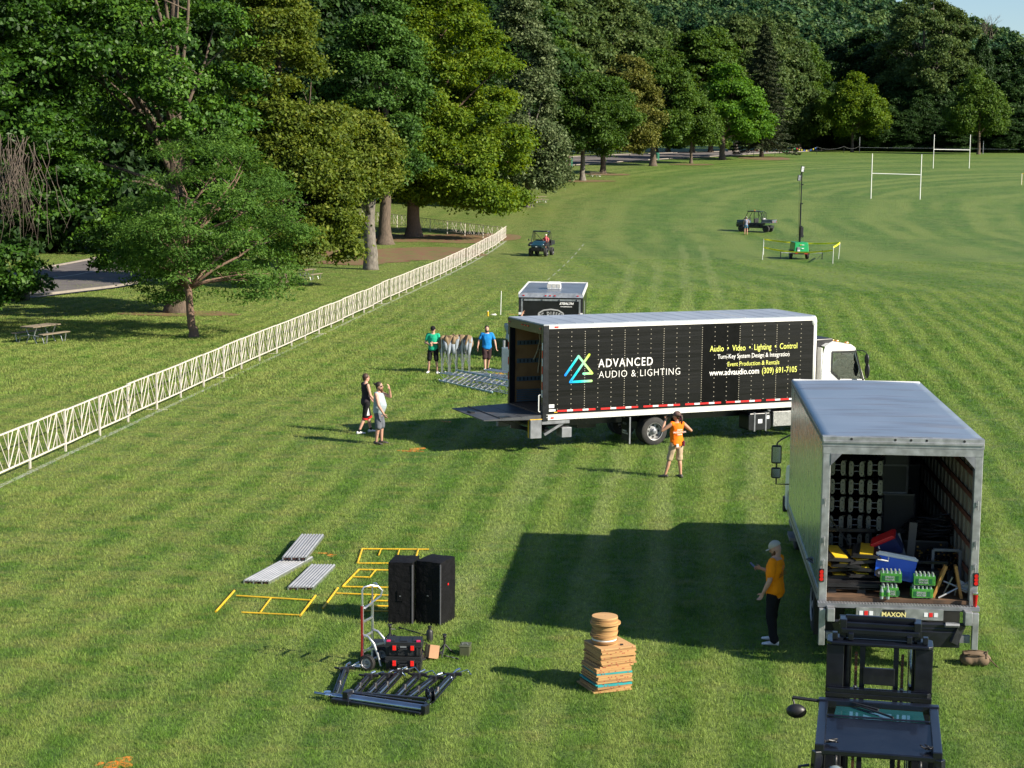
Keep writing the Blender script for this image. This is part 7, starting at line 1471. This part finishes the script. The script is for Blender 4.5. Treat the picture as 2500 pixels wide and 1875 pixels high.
for k in range(24):
    turq=k in (3,4,10); up=k>=13; a_=base_ang+(.0 if not up else .03)+rs.uniform(-.05,.05); c_=ctr+Vector((rs.uniform(-.02,.02)+(.05 if up else 0)+(-.04 if k==0 else 0),rs.uniform(-.02,.02)+(.06 if up else .0),0)); s_=S0+rs.uniform(-.015,.01)+(.05 if k in(0,) else 0); t_=th_*rs.uniform(.75,1.0)
    g=MB(); g.box((0,0,t_/2),(s_,s_,t_)); g.cur=1; 
    for j in range(rs.choice((0,3,4,5))):
        x=rs.uniform(-.25,.25); g.box((x,-s_/2-.0008,t_/2),(.022,.0012,.012)); 
        if rs.random()<.5: g.box((-s_/2-.0008,x,t_/2),(.0012,.022,.012))
    o=g.build('plywood_board',[TURQ if turq else (WOOD2 if k%4==2 else EDGE) if k<23 else WOOD,pm('red_brown_mark',(.25,.03,.02),.7)],loc=(c_.x,c_.y,z),rz=a_); z+=t_+rs.uniform(.0005,.004); tag(o,('square board with turquoise edge' if turq else 'square plywood board')+f', {ORD[k]} of the 24 in the stack',"board",'square boards in the stack'); o['label']=('square board with a turquoise edge' if turq else 'square tan plywood board')+f', {ORD[k]+" one" if k in(0,23) else ORD[k]+" from the bottom"} of the stack'
zb_=z
for k in range(15):
    rr_=.205+rs.uniform(-.012,.010)+(.03 if k in (11,) else 0); t_=.0295*rs.uniform(.8,1.05); x,y=rs.uniform(-.012,.012)-.03,rs.uniform(-.012,.012)+.06
    if k==4: x-=.03
    g=MB(); g.lathe([(.001,0),(rr_,0),(rr_,t_),(.012,t_),(.012,t_-.004),(.001,t_-.004)],n=36)
    o=g.build('plywood_disc',[WPL if k==2 else (WOOD2 if k%3==1 else EDGE) if k<14 else WOOD],loc=(ctr.x+x,ctr.y+y,z),smooth='auto'); z+=t_+rs.uniform(.001,.003)
    tag(o,('round white disc' if k==2 else 'round tan plywood disc')+f', {"top" if k==14 else ORD[k]} one of the round pile on the board stack','disc','round discs on top of the board stack')
o=thing('metal_clip','small dark bent clip lying on the top board beside the discs','clip',(ctr.x+.20,ctr.y-.10,zb_)); g=MB(); g.tube([(0,0,.01),(.05,.01,.01),(.05,.05,.01),(.0,.05,.01)],.007,5); g.build('clip',BLKM,o)
# ================= backpack
BAGM=cloth('tan_backpack',(.16,.115,.075),.9,dirt=(.08,.06,.04,.5))
o=thing('backpack','tan backpack lying on the grass behind the box truck','backpack',at(2380,1622),R(-8))
g=MB(); g.ell((0,0,.10),(.26,.17,.13),n=20,m=12); g.ell((.10,-.06,.10),(.14,.13,.11),n=16); g.ell((-.12,-.05,.09),(.13,.13,.10),n=16); g.box((0,.02,.12),(.40,.20,.16)); bg_=solid(g,'bag',BAGM,o,.014,6)
g=MB(); g.tube([(-.22,-.05,.16),(-.1,-.15,.20),(.05,-.16,.20),(.2,-.1,.16)],.014,6); g.tube([(.12,-.12,.05),(.16,-.16,.16),(.18,-.06,.24),(.2,.05,.22)],.012,6); g.tube([(.20,-.1,.15),(.30,-.15,.06),(.36,-.20,.01)],.012,6); g.tube([(-.2,.05,.2),(0,.0,.245),(.2,.06,.2)],.013,6); g.build('strap',cloth('dark_tan_strap',(.10,.07,.045)),o)
# ================= folded canopy frames, ladder, trusses by the black truck
TANF=cloth('tan_canopy_fabric',(.20,.145,.085)); GREYF=cloth('grey_canopy_fabric',(.26,.30,.35)); c6=lambda x,y:(1020+x*.1989,660+y*.1989)
for k,(u,v,lb) in enumerate(((340,1270,'leftmost of the cluster'),(430,1270,'second from left in the cluster'),(505,1270,'third from left in the cluster'),(590,1265,'rightmost of the cluster'))):
    p=at(*c6(u,v)); p.y+=rs.uniform(0,.5); o=thing('folded_canopy',f'folded canopy frame with tan and grey fabric on top, {lb}','folded canopy',p,rs.uniform(-.2,.2)); wv=.13
    for i,(x,y) in enumerate(((-wv,-wv),(wv,-wv),(wv,wv),(-wv,wv))): g=MB(); g.bar((x,y,0),(x,y,1.32),.035,.035,up=(1,0,0)); g.box((x,y,.01),(.08,.08,.02)); g.build('leg',ALU,o)
    g=MB()
    for s in range(4):
        a_=s*math.pi/2; c_=lambda r_,z_,a=a_: (wv*r_*math.cos(a)-wv*math.sin(a),wv*r_*math.sin(a)+wv*math.cos(a),z_)
        g.bar(c_(-1,.25),c_(1,1.25),.018,.018); g.bar(c_(1,.25),c_(-1,1.25),.018,.018)
    g.build('scissor_bars',GALV,o)
    for mt,(r1,zt_,z0_,ph,nm_) in zip((TANF,GREYF),((.15,1.42,1.06,0,'tan_fabric'),(.10,1.33,.80,.7,'grey_fabric'))):
        g=MB(); n=36; rings=[]; pp=rs.uniform(0,6.3); am=rs.uniform(.16,.24)
        for j,(rf_,zz) in enumerate(((.25,zt_),(.8,zt_-.05),(1,zt_-.16),(1.05,(zt_+z0_)/2),(.85,z0_))):
            rings.append([((wv+r1*.5)*rf_*(1+.28*math.sin(4*a+ph+j*.2))*math.cos(a),(wv+r1*.5)*rf_*(1+.28*math.sin(4*a+ph+j*.2))*math.sin(a),zz+(am*(abs(math.sin(1.5*a+ph+pp))*1.6-.8)+.06*math.sin(5*a+pp) if j>=2 else .04*math.sin(4*a))) for a in [2*math.pi*i/n for i in range(n)]])
        g.loft(rings,cap=False); q=g.build(nm_,mt,o,smooth=True,fixn=False); q.modifiers.new('t','SOLIDIFY').thickness=.008
def between(a,b): d=b-a; return math.atan2(d.y,d.x),d.length
a_=at(*c6(275,1380)); b_=at(*c6(915,1522)); ag,L_=between(a_,b_)
o=thing('ladder_truss','aluminium ladder frame lying tilted on the trusses behind the black truck','ladder',a_+Vector((0,0,.04)),ag); g=MB(); g.bar((0,0,.03),(L_,0,.03),.06,.06); g.bar((.1,.62,.40),(L_+.1,.62,.40),.05,.06); g.build('side_rail',TRACK if False else pm('blue_grey_rail',(.16,.26,.32),.45,.4),o,bevel=.006); g=MB()
for i in range(11): x=.15+i*(L_-.3)/10; g.bar((x,.0,.06),(x+.1,.62,.41),.07,.025)
g.build('rungs',ALU,o)
def btruss(label,a_,b_,s=.29,z0=.02):
    ag,L_=between(a_,b_); o=thing('box_truss',label,'truss',a_+Vector((0,0,z0)),ag); g=MB()
    for y in (0,s):
        for z in (.025,s): g.cyl((0,y,z),(L_,y,z),.024,n=8)
    g.build('chords',ALU,o,smooth='auto'); g=MB(); n=max(3,int(L_/.33))
    for i in range(n):
        x0=L_*i/n; x1=L_*(i+1)/n
        for y in (0,s): g.cyl((x0,y,.025 if i%2 else s),(x1,y,s if i%2 else .025),.011,n=5)
        for z in (.025,s): g.cyl((x0,0 if i%2 else s,z),(x1,s if i%2 else 0,z),.011,n=5)
    g.build('diagonal_bracing',GALV,o); g=MB()
    for x in (.0,L_): 
        for y,z in ((0,.025),(s,.025),(0,s),(s,s)): g.cyl((x-.02,y,z),(x+.02,y,z),.035,n=8)
    g.build('end_coupler',ALU,o); return o
btruss('aluminium box truss lying at the left end under the ladder frame',at(*c6(262,1362)),at(*c6(860,1450))); btruss('aluminium box truss lying nearest the black truck, right of the ladder',at(*c6(700,1450)),at(*c6(1180,1548))); btruss('aluminium box truss lying behind the ladder, farthest back',at(*c6(560,1360)),at(*c6(1190,1420)))
btruss('short aluminium box truss stacked on the others by the lift gate',at(*c6(820,1420)),at(*c6(1190,1480)),.26,.34)
o=thing('ground_frame','grey flat metal frame lying right of the canopy frames','frame',at(*c6(590,1285)),.35); g=MB(); g.bar((0,0,.03),(.9,.15,.03),.04,.04); g.bar((0,.5,.03),(.9,.65,.03),.04,.04); g.bar((.85,.1,.03),(.85,.65,.03),.04,.04); g.build('frame_tubes',GALV,o)
g=MB(); g.cyl((0,0,0),(0.02,0,1.15),.05,n=10); g.box((0,0,.03),(.25,.25,.05)); g.box((.1,-.05,.2),(.3,.2,.3)); o=g.build('base_post',GALV,loc=at(*c6(1050,1225)),bevel=.005); tag(o,'short pale metal post on a base beside the rear of the black truck','post')
g=MB(); g.cyl((0,0,-.1),(.03,0,1.25),.02,n=8); o=g.build('stake',WPL,loc=at(1222,769)); tag(o,'thin white stake standing alone left of the black trailer','stake')
o=thing('paint_can','small yellow spray can left on the grass near the lone white stake','can',at(1191,772)); g=MB(); g.lathe([(.001,0),(.05,0),(.05,.22),(.03,.25)],n=14); g.build('can_body',YEL,o); g=MB(); g.cyl((0,0,.25),(0,0,.29),.03); g.build('cap',WPL,o)
o=thing('rag','small crumpled white rag on the grass beside the yellow can','rag',at(1205,770)); g=MB(); rs2=random.Random(3); g.ell((0,0,.03),(.16,.08,.05)); g.ell((.08,.03,.05),(.06,.07,.05)); solid(g,'rag',WCL,o,.02,3)
g=MB(); g.b2((-.22,-.2,0),(.22,.2,.9)); 
o=g.build('lift_column',TRACK,loc=at(1238,905),bevel=.02); tag(o,'blue-grey metal column standing just behind the rear corner of the black truck','column')
# ================= picnic tables, bins, pennants, small park furniture
def picnic(label,loc,rz,s=1.):
    o=thing('picnic_table',label,'picnic table',loc,rz); o.scale=(s,)*3; g=MB()
    for i in range(5): g.b2((-.92,-.36+i*.146,.72),(.92,-.36+i*.146+.136,.76))
    g.build('tabletop',WOODE,o)
    for y in (-.72,.72): g=MB(); g.b2((-.92,y-.14,.42),(.92,y-.01,.455)); g.b2((-.92,y+.01,.42),(.92,y+.14,.455)); g.build('bench_seat',WOODE,o)
    for x in (-.62,.62): g=MB(); g.tube([(x,-.86,.40),(x,-.80,.06),(x,-.68,.02),(x,-.58,.30),(x,-.1,.36),(x,.1,.36),(x,.58,.30),(x,.68,.02),(x,.80,.06),(x,.86,.40)],.022,7); g.tube([(x,-.30,.71),(x,-.12,.3),(x,-.28,.02)],.022,7); g.tube([(x,.30,.71),(x,.12,.3),(x,.28,.02)],.022,7); g.build('tube_leg',GALV,o)
    return o
picnic('weathered wooden picnic table with bent metal legs on the lawn at left',at(100,836),R(66)); picnic('small picnic table in the distance right of the silvery tree',at(1315,495),R(30),.95); picnic('distant picnic table under the nearest roadside trees',at(1452,432),R(20),.9); picnic('wooden picnic table partly hidden between the trunks behind the linden',at(748,683),R(70),.9)
BIN=pm('green_bin',(.01,.10,.06),.45,var=.1); DBIN=pm('dark_bin',(.012,.012,.012),.6)
def bin_(label,loc,m,h=1.0,r=.30,sq=False):
    o=thing('litter_bin',label,'litter bin',loc); g=MB()
    if sq: g.b2((-.42,-.4,0),(.42,.4,h))
    else: g.lathe([(.001,0),(r*.9,0),(r,h*.85),(r*1.04,h*.87),(.001,h*.88)],n=18)
    g.build('bin_body',m,o,bevel=.01 if sq else 0); g=MB()
    if sq: g.b2((-.45,-.43,h),(.45,.43,h+.08))
    else: g.lathe([(r*1.06,h*.88),(r*.8,h),(.001,h*1.03)],n=18)
    g.build('lid',m,o); return o
bin_('dark square bin at the edge of the path on the far left',at(50,734),DBIN,1.15,sq=True); bin_('green bin beside the third roadside trunk',at(1604,391),BIN,1.25,.42); bin_('green bin left of the nearest roadside trunk',at(1393,407)+Vector((0,0,0)),BIN,1.35,.34); bin_('dark green bin beside the pennant line past the spruce',at(1900,364.5),BIN,1.6,.5); bin_('small teal bin on the verge across the road',at(1661,364)+Vector((0,0,0)),BIN,1.3,.5)
o=thing('park_bench','dark bench standing under the dark tree left of the road','bench',at(1330,432),.3); g=MB(); g.b2((-.8,-.2,.42),(.8,.2,.47)); g.build('seat',WOODE,o)
for x in (-.6,.6): g=MB(); g.b2((x-.04,-.18,0),(x+.04,.18,.42)); g.build('leg',BLACK,o)
o=thing('sign_post','small white T-shaped sign post beside the road bend','sign',at(1912,357)); g=MB(); g.b2((-.08,-.05,0),(.08,.05,2.6)); g.build('post',WHITE,o); g=MB(); g.b2((-.9,-.06,2.5),(.9,.0,2.85)); g.build('sign_board',WHITE,o)
pu=[(1840,372),(1892,370.5),(1943,368.5),(1994,366),(2060,365),(2098,364)]; cols=[('orange_flag',(.75,.22,.02)),('green_flag',(.03,.4,.08)),('yellow_flag',(.75,.6,.03)),('blue_flag',(.03,.14,.5)),('red_flag',(.6,.03,.03))]; rsf=random.Random(5)
pk=[]
for k,(u,v) in enumerate(pu):
    pk.append(at(u,[382,380.5,378.5,376.5,374.6,373.6][k]))
for k,p in enumerate(pk):
    g=MB(); g.cyl((0,0,0),(0,0,1.5),.04,n=6); o=g.build('pennant_stake',BLACK,loc=p); tag(o,f'dark stake holding the pennant line, {["leftmost","second from left","third from left","fourth from left","fifth from left","rightmost"][k]}','stake','stakes of the pennant line')
o=thing('pennant_line','string of small coloured pennants strung between stakes near the road bend','pennants',pk[0]); g=MB(); flags={c[0]:MB() for c in cols}
for a_,b_ in zip(pk[:-1],pk[1:]):
    n=9; P=[a_.lerp(b_,i/n)+Vector((0,0,1.4-.5*4*(i/n)*(1-i/n)))-pk[0] for i in range(n+1)]; g.tube(P,.014,4)
    for i in range(n):
        if rsf.random()<.12 or a_ is pk[3] or a_ is pk[4]: continue
        m_=P[i].lerp(P[i+1],.5); w2=.15; c_=rsf.choice(cols)[0]; flags[c_].add([tuple(m_+Vector((-w2,0,0))),tuple(m_+Vector((w2,0,0))),tuple(m_+Vector((rsf.uniform(-.1,.1),.02,-.38)))],[(0,1,2)])
g.build('line',GALV,o)
for nm,cc in cols: q=flags[nm].build(nm,pm(nm,cc,.7),o,fixn=False); q['kind']='stuff'
ta=[Vector((xz(u,366,y)[0],y,zg(y)+1.2)) for u,y in ((2098,358),(2220,357),(2340,355),(2490,352))]
g=MB(); g.tube([p-ta[0] for p in ta],.022,4); o=g.build('barrier_tape',GALV,loc=ta[0]); tag(o,'pale barrier tape running along the edge of the dark wood','barrier tape')
for k,u in enumerate((2098,2400)):
    y=366-k*6; g=MB(); g.cyl((0,0,0),(0,0,3.2-.5*k),.06,n=6); o=g.build('thin_post',GALV,loc=(xz(u,370,y)[0],y,zg(y))); tag(o,['thin grey post beside the lone tree left of the far goal','thin grey post right of the far rugby goal'][k],'post')
o=thing('field_railing','pale green railing on the lawn beyond the road bend','railing',(0,0,0)); y=430; x0=xz(1948,350,y)[0]; x1=xz(1992,350,y)[0]; g=MB()
for z in (.7,1.6): g.bar((x0,y,zg(y)+z),(x1,y,zg(y)+z),.1,.12)
g.build('rail',pm('pale_green_rail',(.2,.45,.3),.5),o); g=MB()
for i in range(4): x=x0+(x1-x0)*i/3; g.b2((x-.06,y-.06,zg(y)),(x+.06,y+.06,zg(y)+1.7))
g.build('rail_posts',pm('pale_green_rail',(0,0,0)),o); o.location=(0,0,0)
